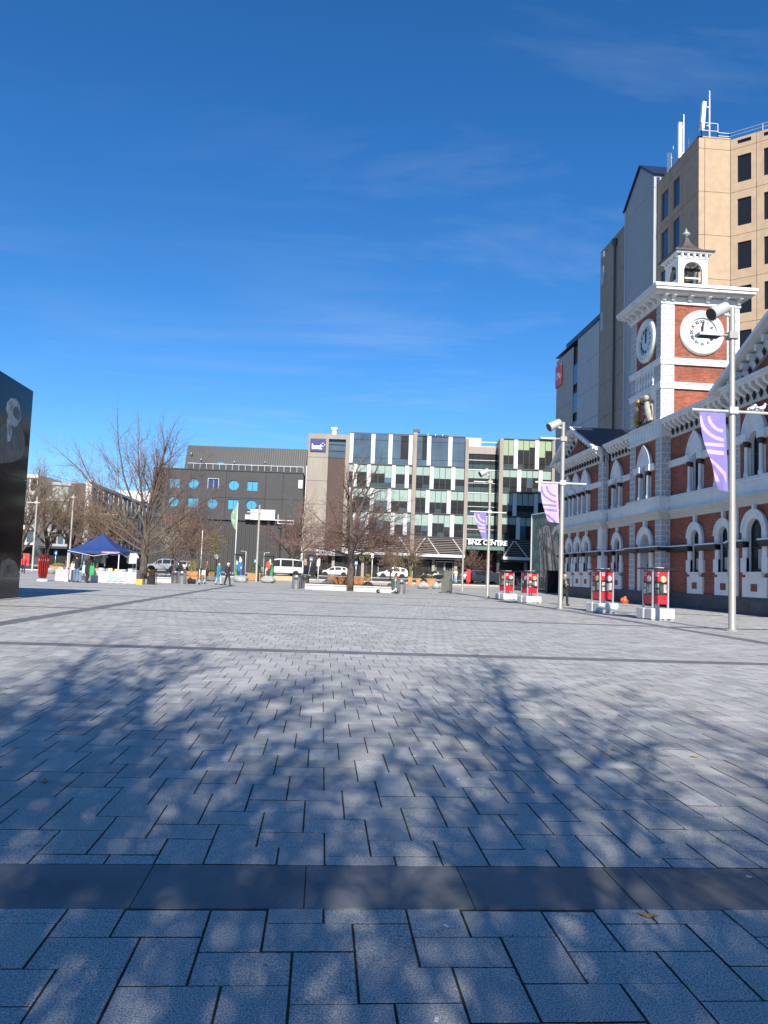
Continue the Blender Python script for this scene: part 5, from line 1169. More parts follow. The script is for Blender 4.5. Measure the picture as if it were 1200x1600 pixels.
for i, (px, D, H, lab) in enumerate(far):
    base = FOOT(px, D); r = random.Random(40 + i); lm = []
    sc = H / 10
    for k in range(8): lm.append((.6 + .05 * k, math.radians(r.uniform(8, 60)), k * 2.4, sc * r.uniform(3.6, 4.8), .09 * sc + .02))
    t, n = bare_tree(60 + i, base, lab, PT, (2.4 * sc, .17 * sc + .03), lm, m_twig if i in (5, 7, 9) else m_twig2, group='bare trees along the street'); cnt += n
print('tree segments', n1, n2, cnt)
# --- the trees behind the photographer whose shadows fall across the paving
PS = dict(seg=6, wig=.07, up=(.02, .03, .03, .03), rmin=.0095, taper=.5, split=.05, levels=4, kids=(7, 6, 5, 3), t0=(.15, .12, .1, .1), ang=((22, 45), (25, 55), (25, 60)), len=((.42, .62), (.4, .6), (.38, .6)), thin=.6, fall=.4, lead=.5)
for i, (x, y, H, lab) in enumerate([(-.2, -6.6, 1.16, 'bare tree standing behind the photographer, nearest the view axis'), (5.2, -9.4, .98, 'bare tree behind the photographer to the right'), (-5.0, -8.8, 1.04, 'bare tree behind the photographer to the left')]):
    r = random.Random(80 + i); lm = []
    for k in range(11): lm.append((.6 + .035 * k, math.radians([6, 22, 34, 46, 30, 15, 55, 40, 62, 26, 48][k]), k * 2.4 + i, H * r.uniform(4.6, 5.6) * (.85 if k in (3, 6, 8) else 1), .085 * H))
    bare_tree(90 + i, (x, y, 0), lab, PS, (3.2, .26), lm, group='bare trees behind the photographer')

# ================================================================ small leafy trees and shrubs
m_lf_silver = mat('silvery leaves', (0.30, 0.29, 0.22), rough=.8, var=.3, scale=6); m_lf_olive = mat('olive leaves', (0.15, 0.13, 0.035), rough=.7, var=.35, scale=6); m_lf_yel = mat('yellow green leaves', (0.30, 0.28, 0.06), rough=.7, var=.3, scale=6)
m_lf_green = mat('green leaves', (0.075, 0.12, 0.03), rough=.7, var=.4, scale=6); m_lf_lime = mat('lime leaves', (0.20, 0.24, 0.05), rough=.7, var=.3, scale=6)
def leaf_cloud(mb_, c, rx, ry, rz, n, size, r, upright=0.0):
    for _ in range(n):
        while True:
            v = Vector((r.uniform(-1, 1), r.uniform(-1, 1), r.uniform(-1, 1)))
            if .15 < v.length < 1 and (math.sin(v.x * 4 + c[0]) + math.sin(v.y * 5 + 1) + math.sin(v.z * 4.5 + c[1])) > -1.2: break
        p = Vector((c[0] + v.x * rx, c[1] + v.y * ry, c[2] + v.z * rz)); a = Vector((r.gauss(0, 1), r.gauss(0, 1), r.gauss(0, 1) + upright)).normalized(); b_ = a.orthogonal().normalized(); s = size * r.uniform(.6, 1.3)
        mb_.add([p - b_ * s * .4, p + a * s, p + b_ * s * .4, p - a * s * .5], [(0, 1, 2, 3)])
def leafy_tree(name, px, D, H, crown, m, label, n=700, size=.12, cat='tree', stem=.05):
    b = FOOT(px, D); r = random.Random(int(px * 7)); t = thing(name, label, cat, b)
    q = MB(); q.tube([b, b + Vector((.03, 0, H * .35)), b + Vector((0, .02, H * .8))], [stem, stem * .8, stem * .35], 6)
    for k in range(7): a = k * 2.4; z = H * (.38 + .06 * k); q.tube([b + Vector((0, 0, z)), b + Vector((math.cos(a) * crown * .7, math.sin(a) * crown * .7, z + H * .16))], [stem * .4, .01], 4)
    q.build('trunk', m_bark, t, smooth=True)
    q = MB(); leaf_cloud(q, (b.x, b.y, b.z + H * .68), crown, crown, H * .34, n, size, r); q.build('crown', m, t); return t
leafy_tree('young_tree', 267, 78, 4.5, 1.2, m_lf_silver, 'small tree with silvery foliage in front of the black building', 500, .10)
leafy_tree('young_tree', 332, 80, 4.7, 1.35, m_lf_olive, 'small olive green tree left of the two walking people', 800, .11)
leafy_tree('young_tree', 571, 84, 4.6, .85, m_lf_yel, 'slender young tree with sparse yellow green leaves right of the middle tree', 260, .10)
# ================================================================ monument, lamp posts, kiosks
m_gloss = mat('polished black panel', (0.004, 0.004, 0.010), rough=0.10, var=0.2, spec=0.18)
m_etch = mat('etched pale picture', (0.33, 0.36, 0.39), rough=0.5, var=0.55, scale=5); m_etch2 = mat('etched grey picture', (0.075, 0.085, 0.075), rough=0.4, var=0.7, scale=3); m_etch3 = mat('etched dark picture', (0.018, 0.018, 0.02), rough=0.3, var=0.5, scale=5)
MX = -10.3
mo = thing('black_monument', 'tall glossy black panelled monument with an etched portrait at the left edge', 'monument', (MX, 27.3, 0))
q = MB(); q.box(-16, MX - .05, 17.5, 27.25, 0, 7.15); q.build('core', m_etch3, mo)
rowsM = [0.02, .9, 4.05, 7.2]
for y0, y1 in ((17.5, 20.7), (20.72, 23.9), (23.92, 27.3)):
    for a, b in zip(rowsM[:-1], rowsM[1:]):
        q = MB(); q.box(MX - .05, MX, y0 + .012, y1 - .012, a + .012, b - .012); q.build('panel', m_gloss, mo)
for x0, x1 in ((-16, -13.2), (-13.18, MX - .06)):
    for a, b in zip(rowsM[:-1], rowsM[1:]):
        q = MB(); q.box(x0, x1, 17.45, 17.5, a + .012, b - .012); q.build('panel', m_gloss, mo)
        q = MB(); q.box(x0, x1, 27.25, 27.3, a + .012, b - .012); q.build('panel', m_gloss, mo)
q = MB(); q.box(-16, MX + .10, 17.4, 27.42, 0, .03); q.build('base_strip', m_kerb, mo)
def etch(name, pts, m, w):
    """a flat picture patch on the monument's face; pts in picture pixels of the photograph's scale"""
    q = MB(); V_ = []
    P_ = [aw(px, py, MX) for px, py in pts]
    q.add([(MX + w, p.y, p.z) for p in P_] + [(MX + .0005, p.y, p.z) for p in P_], [tuple(range(len(P_)))] + [(i, (i + 1) % len(P_), len(P_) + (i + 1) % len(P_), len(P_) + i) for i in range(len(P_))]); q.build(name, m, mo)
etch('etched_picture', [(0, 668), (10, 660), (18, 655), (30, 662), (38, 680), (39, 702), (33, 716), (20, 722), (0, 724)], m_etch2, .002)
etch('etched_picture', [(10, 640), (12, 628), (18, 622), (25, 623), (30, 631), (32, 643), (32, 655), (28, 664), (22, 668), (17, 662), (13, 652)], m_etch, .004)
etch('etched_picture', [(20, 640), (23, 635), (28, 636), (31, 645), (31, 655), (28, 657), (23, 653), (20, 648)], m_etch2, .006)
etch('etched_picture', [(22, 642), (26, 640), (30, 643), (27, 645)], m_etch3, .008)
etch('etched_picture', [(27, 646), (30, 646), (31, 651), (28, 651)], m_etch3, .008)
etch('etched_picture', [(12, 652), (17, 662), (19, 676), (16, 690), (12, 690), (11, 668)], m_etch, .004)
etch('etched_picture', [(24, 668), (30, 664), (35, 680), (36, 700), (32, 704), (27, 690)], m_etch3, .004)
etch('etched_picture', [(0, 884), (4, 876), (14, 872), (24, 877), (29, 890), (29, 902), (0, 902)], m_etch2, .002)
etch('etched_picture', [(10, 886), (13, 882), (16, 886), (15, 895), (11, 896)], mat('etched brown picture', (.10, .05, .04), var=.4), .004)

m_pole = mat('champagne painted pole', (0.36, 0.35, 0.30), rough=0.4, metal=0.25, var=0.1, scale=1.2); m_polew = mat('pale lamp housing', (0.52, 0.52, 0.50), rough=0.4, metal=0.2, var=0.08); m_lens = mat('dark lamp lens', (0.02, 0.02, 0.022), rough=0.15, var=0)
m_pur = mat('purple banner cloth', (0.20, 0.17, 0.43), rough=0.8, var=0.08); m_pnk = mat('pink banner cloth', (0.56, 0.36, 0.53), rough=0.8, var=0.08)
def banner(parent, x0, x1, y, ztop, L, base, stripe, sway):
    """a cloth hung from the crossarm, its free corner drawn across to the pole so that it tapers downwards"""
    nx, nz = 36, 96; q = MB(); vs = []; fs = []; W = x1 - x0
    for j in range(nz + 1):
        t = j / nz; smin = sway * t ** 1.5
        for i in range(nx + 1):
            s = smin + (1 - smin) * i / nx
            vs.append((x0 + W * (s + .10 * t * t), y + .05 * math.sin(t * 5 + s * 3) * t + .10 * math.sin(s * 9.0 + t * 3) * t * t, ztop - L * t * (1 - .06 * (1 - s) * t)))
    mi = []
    for j in range(nz):
        t = (j + .5) / nz; smin = sway * t ** 1.5
        for i in range(nx):
            s = smin + (1 - smin) * (i + .5) / nx; v = t * L / W
            a = i + j * (nx + 1); fs.append((a, a + 1, a + nx + 2, a + nx + 1)); on = False
            d1 = math.hypot(s - .92, (v - .12) * 1.0); on |= (.50 < d1 < .62 or .82 < d1 < .95) and .14 < v and s < .90
            on = on or ((1.16 < v < 1.30 or 1.44 < v < 1.58) and s < .90)
            d2 = math.hypot(s - .05, v - 2.72); on = on or ((.55 < d2 < .68 or .86 < d2 < .98) and 1.70 < v < 2.6 and s < .93)
            mi.append(1 if on else 0)
    q.v = vs; q.f = fs; q.mi = mi
    return q.build('banner', [base, stripe], parent, smooth=True)
def lamp_post(x, y, H, label, flag=None, lamp='left', arm=True, zs=(.905, .67), z=0.0, rad=.10, spot=True, group='lamp posts along the post office', cross=(-1.24, 1.1)):
    t = thing('lamp_post', label, 'lamp post', (x, y, z), 0, group)
    q = MB(); q.lathe([(rad * 1.9, z), (rad * 1.9, z + .03), (rad * 1.15, z + .06), (rad, z + .1), (rad, z + H * .33), (rad * .93, z + H * .335), (rad * .93, z + H * .66), (rad * .86, z + H * .665), (rad * .86, z + H)], (x, y, 0), 14); q.build('pole', m_pole, t, smooth=True, autos=40)
    if spot:
        q = MB(); q.tube([(x, y, z + H - .28), (x - .28, y, z + H - .24)], .045, 8); q.build('lamp_bracket', m_polew, t, smooth=True)
        q = MB(); c = Vector((x - .42, y, z + H - .14)); d = Vector((-.75, -.15, -.42)).normalized(); q.tube([c - d * .34, c - d * .30, c + d * .18, c + d * .30], [.12, .17, .19, .21], 12); lh = q.build('spotlight', m_polew, t, smooth=True, autos=40)
        q = MB(); q.tube([c + d * .295, c + d * .31], [.185, .185], 12); q.build('lens', m_lens, lh)
    if arm:
        za = z + H * zs[0]; q = MB(); q.tube([(x, y, za + .05), (x - .45, y, za + .02)], .04, 8); q.box(x - .14, x + .14, y - .13, y + .13, za - .07, za + .13); q.build('lamp_arm', m_pole, t)
        q = MB(); q.box(x - 1.08, x - .38, y - .16, y + .16, za - .03, za + .05); lh = q.build('luminaire', m_polew, t)
        q = MB(); q.box(x - 1.04, x - .42, y - .13, y + .13, za - .05, za - .03); q.build('lens', m_lens, lh)
    if cross:
        zc = z + H * zs[1]; q = MB(); q.tube([(x + cross[0], y, zc), (x + cross[1], y, zc)], .045, 8); q.box(x - .13, x + .13, y - .13, y + .13, zc - .08, zc + .12); q.build('crossarm', m_polew, t)
        if flag: banner(t, x + cross[0] + .24, x - .20, y, zc - .05, *flag)
    return t
lamp_post(11.9, 21.56, 9.62, 'nearest tall lamp post at the right, with a purple banner', flag=(2.35, m_pur, m_pnk, .70))
lamp_post(10.56, 33.47, 8.38, 'lamp post with a pink banner in front of the mural wall', flag=(1.75, m_pnk, m_pur, .30))
lamp_post(10.5, 48.28, 8.12, 'lamp post with a purple banner before the office entrance', flag=(1.75, m_pur, m_pnk, .75))
for px, py, top, lab, kw in [(722, 924, 805, 'plain flagpole right of the grey cabinet', dict(arm=False, spot=False, cross=None, rad=.08)), (400, 909, 789, 'lamp post between the two painted cabinets', dict(zs=(.9, .95), spot=False, cross=None)), (107, 892, 772, 'lamp post left of the market stall', dict(spot=False, arm=False, zs=(.9, .96), cross=(-.3, .3))),
                             (50, 893, 776, 'lamp post beside the black monument with a crossarm', dict(spot=False, arm=False, zs=(.9, .92), cross=(-1.0, .3))), (163, 890, 800, 'lamp post behind the market canopy', dict(spot=False, arm=False, zs=(.9, .96), cross=(-1.2, 1.2)))]:
    p = G(px, py); D = depth(p); lamp_post(p.x, p.y, (py - top) * D / 1200, lab, z=p.z, group='lamp posts across the square', **kw)
# green feather flag on a pole, small teal flag
def flagpole(px, py, top, label, col, w, L, z_off=.3):
    p = G(px, py); D = depth(p); H = (py - top) * D / 1200; t = thing('flagpole', label, 'flagpole', p)
    q = MB(); q.tube([p, p + Vector((0, 0, H))], [.07, .045], 10); q.build('pole', m_antw, t, smooth=True)
    q = MB(); vs = []; n = 12
    for j in range(n + 1): s = j / n; ww = w * math.sin(math.pi * (.12 + .85 * s)) ; vs += [(p.x - .06, p.y, p.z + H - z_off - L * s), (p.x - .06 - ww, p.y + .08 * math.sin(s * 5), p.z + H - z_off - L * s - .1)]
    fs = [(2 * j, 2 * j + 1, 2 * j + 3, 2 * j + 2) for j in range(n)]; q.add(vs, fs); q.build('flag', col, t, smooth=True)
flagpole(366, 897, 786, 'white pole with a curved green flag before the black building', mat('green flag cloth', (.20, .34, .22), rough=.8, var=.35, scale=3), .75, 3.0, .4)
flagpole(605, 897, 836, 'slim white pole with a small teal flag', mat('teal flag cloth', (.06, .22, .20), rough=.8, var=.1), .6, .9, .1)
# pigeons on the crossarm
m_pig = mat('white pigeon feathers', (.55, .55, .57), rough=.8, var=.15, scale=12); m_pigd = mat('grey pigeon feathers', (.16, .17, .19), rough=.8, var=.2, scale=12)
for k, (dx, sc, face) in enumerate([(.62, .9, 1), (.92, 1.1, 1), (.84, .95, -1)]):
    x, y, z = 11.9 + dx, 21.56 + (.02 if k != 2 else .03), 9.62 * .67 + .05; t = thing('pigeon', ['small pale pigeon nearest the pole on the crossarm', 'white pigeon at the outer right of the crossarm', 'grey winged pigeon between the other two on the crossarm'][k], 'bird', (x, y, z), 0, 'pigeons on the lamp crossarm')
    q = MB(); f = face; q.tube([(x - f * .17 * sc, y, z + .02), (x - f * .08 * sc, y, z + .06 * sc), (x, y, z + .09 * sc), (x + f * .07 * sc, y, z + .13 * sc), (x + f * .09 * sc, y, z + .18 * sc), (x + f * .11 * sc, y, z + .215 * sc), (x + f * .14 * sc, y, z + .205 * sc), (x + f * .165 * sc, y, z + .195 * sc)], [.015, .04 * sc, .062 * sc, .055 * sc, .035 * sc, .034 * sc, .016 * sc, .004], 8); q.tube([(x + .015, y - .02, z + .04), (x + .02, y - .02, z - .005)], .008, 5); q.tube([(x + .015, y + .02, z + .04), (x + .02, y + .02, z - .005)], .008, 5); q.build('body', m_pig, t, smooth=True)
    q = MB(); q.ball((x - f * .03, y - .055 * sc, z + .09 * sc), (.10 * sc, .015, .045 * sc), 8, 6); q.ball((x - f * .03, y + .055 * sc, z + .09 * sc), (.10 * sc, .015, .045 * sc), 8, 6); q.build('wings', m_pigd if k == 2 else m_pig, t, smooth=True)

# ---------------------------------------------------------------- information kiosks
m_kred = mat('red kiosk board', (0.60, 0.018, 0.035), rough=0.35, var=0.06); m_kblk = mat('black kiosk board', (0.022, 0.020, 0.021), rough=0.3, var=0.3, scale=5); m_kroof = mat('black kiosk roof', (0.015, 0.015, 0.016), rough=0.35, var=0.1)
m_kalu = mat('brushed aluminium post', (0.60, 0.61, 0.62), rough=0.35, metal=0.55, var=0.06); m_kconc = mat('pale concrete block', (0.50, 0.50, 0.49), rough=0.85, var=0.10, scale=3, dirt=.2, bump=.15, bscale=30)
m_kcard = [mat('photo card %d' % i, c, rough=.5, var=.6, scale=7) for i, c in enumerate([(.36, .34, .30), (.14, .14, .13), (.05, .048, .045), (.48, .47, .44)])]; m_kdisc = [mat('yellow disc', (.62, .52, .22), rough=.5, var=.35, scale=6), mat('white disc', (.60, .60, .58), rough=.5, var=.6, scale=8)]
def kiosk(px, py, h, label, var, rz):
    p = G(px, py); t = thing('information_kiosk', label, 'kiosk', p, rz, 'information kiosks along the post office'); R_ = Matrix.Translation(p) @ Matrix.Rotation(rz, 4, 'Z'); W = .30; zb = .54 * h / 1.85; zt = h - .07; r = random.Random(var * 9 + 1)
    for k in range(4):
        a = Matrix.Rotation(k * math.pi / 2, 4, 'Z'); q = MB(R_ @ a); q.bbox(.02, .50, -.46, .02, 0.05, zb - .13, .03); q.box(.06, .2, -.42, -.02, 0, .06); q.box(.34, .46, -.42, -.02, 0, .06); q.build('concrete_block', m_kconc, t)
        q = MB(R_ @ a); q.box(-W - .028, -W + .028, -W - .028, -W + .028, zb - .2, zt); q.build('post', m_kalu, t)
        M_ = R_ @ a; F = lambda u, v, w_: M_ @ Vector((u, -W - w_, v))
        q = MB(M_); q.box(-W + .05, W - .05, -W - .02, -W + .02, zb + .02, zt - .04); bd = q.build('board', m_kred, t)
        H_ = zt - zb; q = MB(M_); q.box(-W + .05, W - .05, -W - .03, -W - .02, zb + .27 * H_, zb + .66 * H_); q.build('black_field', m_kblk, bd)
        q = MB(M_); q.extr([(.10 + .115 * math.cos(i * math.pi / 12), zb + .73 * H_ + .115 * math.sin(i * math.pi / 12)) for i in range(24)], lambda u, v, w_: (u, -W - w_, v), .03, .038); q.build('disc', m_kdisc[(k + var) % 2], bd)
        for (u0, u1, v0, v1) in ((-.23, -.08, .30, .44), (-.23, -.08, .48, .60), (-.03, .08, .30, .56), (.11, .23, .34, .58)):
            q = MB(M_); q.box(u0, u1, -W - .037, -W - .03, zb + v0 * H_, zb + v1 * H_); q.build('photo_card', m_kcard[r.randrange(4)], bd)
        q = MB(M_)
        for i in range(3): q.box(-.22, -.22 + (.16, .12, .14)[i], -W - .026, -W - .02, zb + (.90 - .045 * i) * H_, zb + (.915 - .045 * i) * H_)
        q.build('printed_lines', m_wht, bd, kind='stuff')
    q = MB(R_); q.box(-.46, .46, -.46, .46, h - .06, h - .02); q.build('roof', m_kroof, t); q = MB(R_); q.box(-.2, .2, -.2, .2, h - .018, h + .02); q.build('roof_cap', m_kalu, t)
    q = MB(R_); q.box(-.03, .03, -.03, .03, .3, h - .07); q.build('core_post', m_kalu, t)
kiosk(1024, 968, 1.86, 'nearest red kiosk on concrete blocks beside the tall lamp post', 0, math.radians(8))
kiosk(941, 957, 1.83, 'red kiosk second from the right, in front of the arched doorway', 1, math.radians(11))
kiosk(827, 942, 1.72, 'red kiosk third from the right, left of the walking woman', 2, math.radians(15))
kiosk(791, 937, 1.72, 'farthest red kiosk, leftmost of the four', 3, math.radians(15))
# ================================================================ people
m_skin = mat('skin', (0.46, 0.28, 0.20), rough=.6, var=.06, scale=20)
def cloth(name, c, rough=.85, var=.12): return mat('cloth ' + name, c, rough=rough, var=var, scale=9)
K = dict(black=cloth('black', (.016, .016, .018)), navy=cloth('navy', (.022, .026, .05)), jeans=cloth('blue jeans', (.10, .17, .30)), ljeans=cloth('light jeans', (.36, .45, .55)), teal=cloth('teal', (.015, .22, .36)), white=cloth('white', (.62, .62, .60)), cream=cloth('cream', (.55, .50, .40)), grey=cloth('grey', (.24, .24, .25)), red=cloth('red', (.45, .035, .04)), green=cloth('green', (.03, .34, .10)), pale=cloth('pale blue', (.42, .55, .62)), brownhair=cloth('brown hair', (.07, .035, .02)), blond=cloth('blond hair', (.50, .33, .16)), darkhair=cloth('dark hair', (.02, .015, .012)), greyhair=cloth('pale hair', (.55, .48, .40)), shoe=cloth('dark shoe', (.02, .02, .022)), wshoe=cloth('white shoe', (.6, .6, .6)), pink=cloth('rose', (.50, .14, .13)), brown=cloth('brown', (.12, .07, .045)))
def remesh(o, vox, smooth=True):
    md = o.modifiers.new('surface', 'REMESH'); md.mode = 'VOXEL'; md.voxel_size = vox; md.use_smooth_shade = True
    sm = o.modifiers.new('relax', 'SMOOTH'); sm.iterations = 2; sm.factor = .4
    return o
def person(p, h, rz, label, top='black', legs='jeans', hair='darkhair', shoes='shoe', stride=.12, long_hair=False, coat=False, skirt=False, arms=((.06, .0), (-.06, .0)), hood=False, cap=None, sit=False, lean=0.0, sleeve=True, vox=.011, bag=None, name='person', inner=None):
    """rz = 0 faces the camera side (-Y); arms: (swing, bend) for each side"""
    t = thing(name, label, 'person', p, rz); M = Matrix.Translation(p) @ Matrix.Rotation(rz, 4, 'Z')
    V3 = lambda x, y, z: Vector((x * h, y * h, z * h))
    dz = -.22 if sit else 0.0
    hipz = .515 + dz; fl = Vector((0, -lean, 0))
    J = {}
    for s in (-1, 1):
        st = stride * s
        J['hip', s] = V3(.048 * s, 0, hipz)
        if sit: J['kn', s] = V3(.06 * s, -.23, hipz + .02); J['an', s] = V3(.06 * s, -.24, .05)
        else: J['kn', s] = V3(.045 * s, -st * .55 - .015, .285); J['an', s] = V3(.043 * s, -st * .9 + (.03 if st < 0 else 0), .045 + (.02 if st < 0 else 0))
        J['toe', s] = J['an', s] + V3(.012 * s, -.085, -.022)
        J['sh', s] = V3(.098 * s, -lean * .8, .815 + dz); sw, bd = arms[0] if s < 0 else arms[1]
        J['el', s] = J['sh', s] + V3(.028 * s, -sw, -.165 + abs(sw) * .25); J['wr', s] = J['el', s] + V3(-.004 * s - bd * .05 * s, -sw * .6 - .03 - bd * .13, -.135 + bd * .16)
    sh = V3(0, -lean * .8, .80 + dz); hd = V3(0, -.012 - lean * 1.1, .925 + dz)
    # the body: one continuous surface with head, neck, arms, hands and legs
    b = MB(M)
    b.ball(hd + V3(0, .004, .012), (.048 * h, .058 * h, .062 * h), 14, 10); b.ball(hd + V3(0, -.012, -.028), (.036 * h, .042 * h, .040 * h), 12, 8)
    b.tube([hd + V3(0, -.050, .008), hd + V3(0, -.066, -.012), hd + V3(0, -.054, -.018)], [.006 * h, .010 * h, .008 * h], 6); b.tube([hd + V3(-.014, -.052, -.036), hd + V3(.014, -.052, -.036)], .006 * h, 6)
    for s in (-1, 1): b.ball(hd + V3(.049 * s, .006, -.004), (.008 * h, .014 * h, .019 * h), 6, 5); b.ball(hd + V3(.018 * s, -.050, .014), (.010 * h, .006 * h, .006 * h), 6, 4)
    b.tube([hd + V3(0, .01, -.04), sh], [.030 * h, .034 * h], 8)
    b.tube([V3(0, 0, hipz - .01), V3(0, -lean * .3, .62 + dz), V3(0, -lean * .6, .72 + dz), sh + V3(0, 0, .0)], [.070 * h, .066 * h, .078 * h, .06 * h], 10)
    for s in (-1, 1):
        b.tube([sh + V3(.03 * s, 0, .01), J['sh', s], J['el', s], J['wr', s]], [.036 * h, .030 * h, .024 * h, .016 * h], 8)
        d = (J['wr', s] - J['el', s]).normalized(); pl = J['wr', s] + d * .035 * h; side = Vector((0, 1, 0)); 
        b.tube([J['wr', s], J['wr', s] + d * .02 * h, pl + d * .012 * h], [.014 * h, .020 * h, .018 * h], 8)
        for k, (oy, ln) in enumerate(((-.016, .042), (-.005, .048), (.006, .045), (.016, .036))):
            a = pl + V3(0, oy, 0); c1 = a + d * ln * .55 * h + V3(-.004 * s, -.004, 0); b.tube([a, c1, c1 + d * ln * .4 * h + V3(-.008 * s, -.006, 0)], [.0062 * h, .0058 * h, .005 * h], 6)
        a = J['wr', s] + d * .015 * h + V3(0, -.016, 0); b.tube([a, a + V3(-.003 * s, -.016, -.012), a + V3(-.006 * s, -.020, -.030)], [.008 * h, .0068 * h, .0055 * h], 6)
        b.tube([J['hip', s] + V3(0, 0, .02), J['hip', s], J['kn', s], J['an', s]], [.055 * h, .050 * h, .034 * h, .021 * h], 8); b.tube([J['an', s] + V3(0, .015, -.012), J['toe', s]], [.021 * h, .016 * h], 6)
    remesh(b.build('body', m_skin, t), max(.0075, vox * .85))
    # upper clothes
    c = MB(M); rb = 1.18 if coat else 1.08
    low = .36 + dz if coat else .49 + dz
    prof = [(low, .088 if coat else .084), (.53 + dz, .088), (.62 + dz, .080), (.72 + dz, .090), (.79 + dz, .078), (.825 + dz, .045)]
    n = 14; vs = []; fs = []
    for z, r in prof:
        y = -lean * (z - dz - .5) * 2.5 if z - dz > .5 else 0
        for k in range(n): a = 2 * math.pi * k / n; vs.append(V3(r * rb * 1.12 * math.cos(a), y + r * rb * .80 * math.sin(a), z))
    for i in range(len(prof) - 1):
        for k in range(n): j = (k + 1) % n; fs.append((i * n + k, i * n + j, (i + 1) * n + j, (i + 1) * n + k))
    fs += [tuple(range(n - 1, -1, -1)), tuple((len(prof) - 1) * n + k for k in range(n))]; c.add(vs, fs)
    for s in (-1, 1):
        e = J['el', s].lerp(J['wr', s], .88) if sleeve else J['sh', s].lerp(J['el', s], .75)
        pts = [sh + V3(.03 * s, 0, .005), J['sh', s] + V3(0, 0, .006)] + ([J['el', s], e] if sleeve else [e]); c.tube(pts, [.046 * h * rb, .042 * h * rb] + ([.034 * h * rb, .026 * h * rb] if sleeve else [.038 * h * rb]), 8)
    if hood: c.ball(hd + V3(0, .018, .0), (.058 * h, .062 * h, .070 * h), 10, 8)
    remesh(c.build('top', K[top], t), vox)
    if inner: 
        q = MB(M); q.ball(V3(0, -.062, .70 + dz), (.045 * h, .03 * h, .11 * h), 8, 8); q.build('shirt_front', K[inner], t, smooth=True)
    # lower clothes
    c = MB(M)
    if skirt: c.lathe([(.10 * h, .30 * h), (.092 * h, .45 * h), (.074 * h, .58 * h), (.03 * h, .60 * h)], (0, 0, 0), 14)
    else:
        c.ball(V3(0, 0, hipz + .005), (.092 * h, .070 * h, .062 * h), 12, 8)
        for s in (-1, 1): c.tube([J['hip', s] + V3(.002 * s, 0, .02), J['kn', s].lerp(J['hip', s], .5), J['kn', s], J['an', s] + V3(0, 0, .012)], [.062 * h, .056 * h, .043 * h, .036 * h], 9)
    remesh(c.build('trousers' if not skirt else 'skirt', K[legs], t), vox)
    for s in (-1, 1):
        c = MB(M); c.tube([J['an', s] + V3(0, .024, -.020), J['an', s] + V3(0, -.02, -.018), J['toe', s] + V3(0, -.012, -.002)], [.026 * h, .028 * h, .021 * h], 8); c.box(*[v for ax in range(3) for v in ((J['an', s][ax] - (.024, .10, .045)[ax] * h), (J['an', s][ax] + (.024, .045, -.033)[ax] * h))]); c.build('shoe', K[shoes], t, smooth=True, autos=50)
    # hair or hat
    c = MB(M); c.ball(hd + V3(0, .012, .026), (.054 * h, .060 * h, .056 * h), 12, 8); c.ball(hd + V3(0, .030, -.005), (.050 * h, .040 * h, .050 * h), 10, 8)
    if long_hair: c.tube([hd + V3(0, .036, .0), hd + V3(0, .052, -.06), hd + V3(0, .060, -.125)], [.050 * h, .050 * h, .034 * h], 8)
    if not hood: remesh(c.build('hair', K[hair], t), .010)
    if cap:
        c = MB(M); c.ball(hd + V3(0, .004, .042), (.056 * h, .064 * h, .042 * h), 12, 8); c.ball(hd + V3(0, -.06, .036), (.040 * h, .045 * h, .008 * h), 10, 6); c.build('cap', K[cap], t, smooth=True)
    return t, M, J
def bag(M, c, size, m, label, h, name='bag'):
    """a soft shopping bag with two handles"""
    P = M @ Vector(c); t = thing(name, label, 'bag', P); w_, d_, hh = size; q = MB(Matrix.Translation(P) @ M.to_3x3().to_4x4())
    pr = [(.86, 0), (1, .25), (.98, .7), (.9, 1)]; vs = []; fs = []; n = 10
    for r, z in pr:
        for k in range(n):
            a = 2 * math.pi * k / n; cx, sy = math.cos(a), math.sin(a); vs.append((w_ / 2 * r * abs(cx) ** .5 * (1 if cx > 0 else -1), d_ / 2 * r * abs(sy) ** .5 * (1 if sy > 0 else -1) * (1 - .4 * z), z * hh))
    for i in range(3):
        for k in range(n): j = (k + 1) % n; fs.append((i * n + k, i * n + j, (i + 1) * n + j, (i + 1) * n + k))
    fs += [tuple(range(n - 1, -1, -1)), tuple(3 * n + k for k in range(n))]; q.add(vs, fs); q.build('bag_body', m, t, smooth=True, autos=60)
    for s in (-1, 1):
        q = MB(Matrix.Translation(P) @ M.to_3x3().to_4x4()); q.tube([(-w_ * .25, s * d_ * .2, hh * .95), (-w_ * .16, s * d_ * .1, hh * 1.3), (w_ * .16, s * d_ * .1, hh * 1.3), (w_ * .25, s * d_ * .2, hh * .95)], .010, 6); q.build('handle', m, t)
    return t
def at_feet(px, py): return G(px, py)
BACK = math.pi
# two customers at the stall, seen from behind
p = FOOT(119, 50.2); _, M, J = person(p, 1.86, BACK + .5, 'person in black jacket and blue jeans standing at the market stall', 'black', 'jeans', 'darkhair', stride=.05, arms=((.03, .2), (.06, .8)), lean=.03)
bag(M, (.23, .02, .80), (.30, .14, .42), K['cream'], 'cream shoulder bag of the person in blue jeans', 1.8)
p = FOOT(137, 50.0); _, M, J = person(p, 1.78, BACK - .35, 'person with long brown hair and black jacket beside the green bag', 'black', 'black', 'brownhair', stride=.05, arms=((.04, .1), (.04, .6)), long_hair=True, coat=True)
bag(M, (.27, -.02, .62), (.34, .16, .52), K['pale'], 'pale blue bag carried between the two stall customers', 1.8)
bag(M, (-.32, .02, .52), (.36, .18, .60), K['green'], 'bright green shopping bag held at the stall', 1.8)
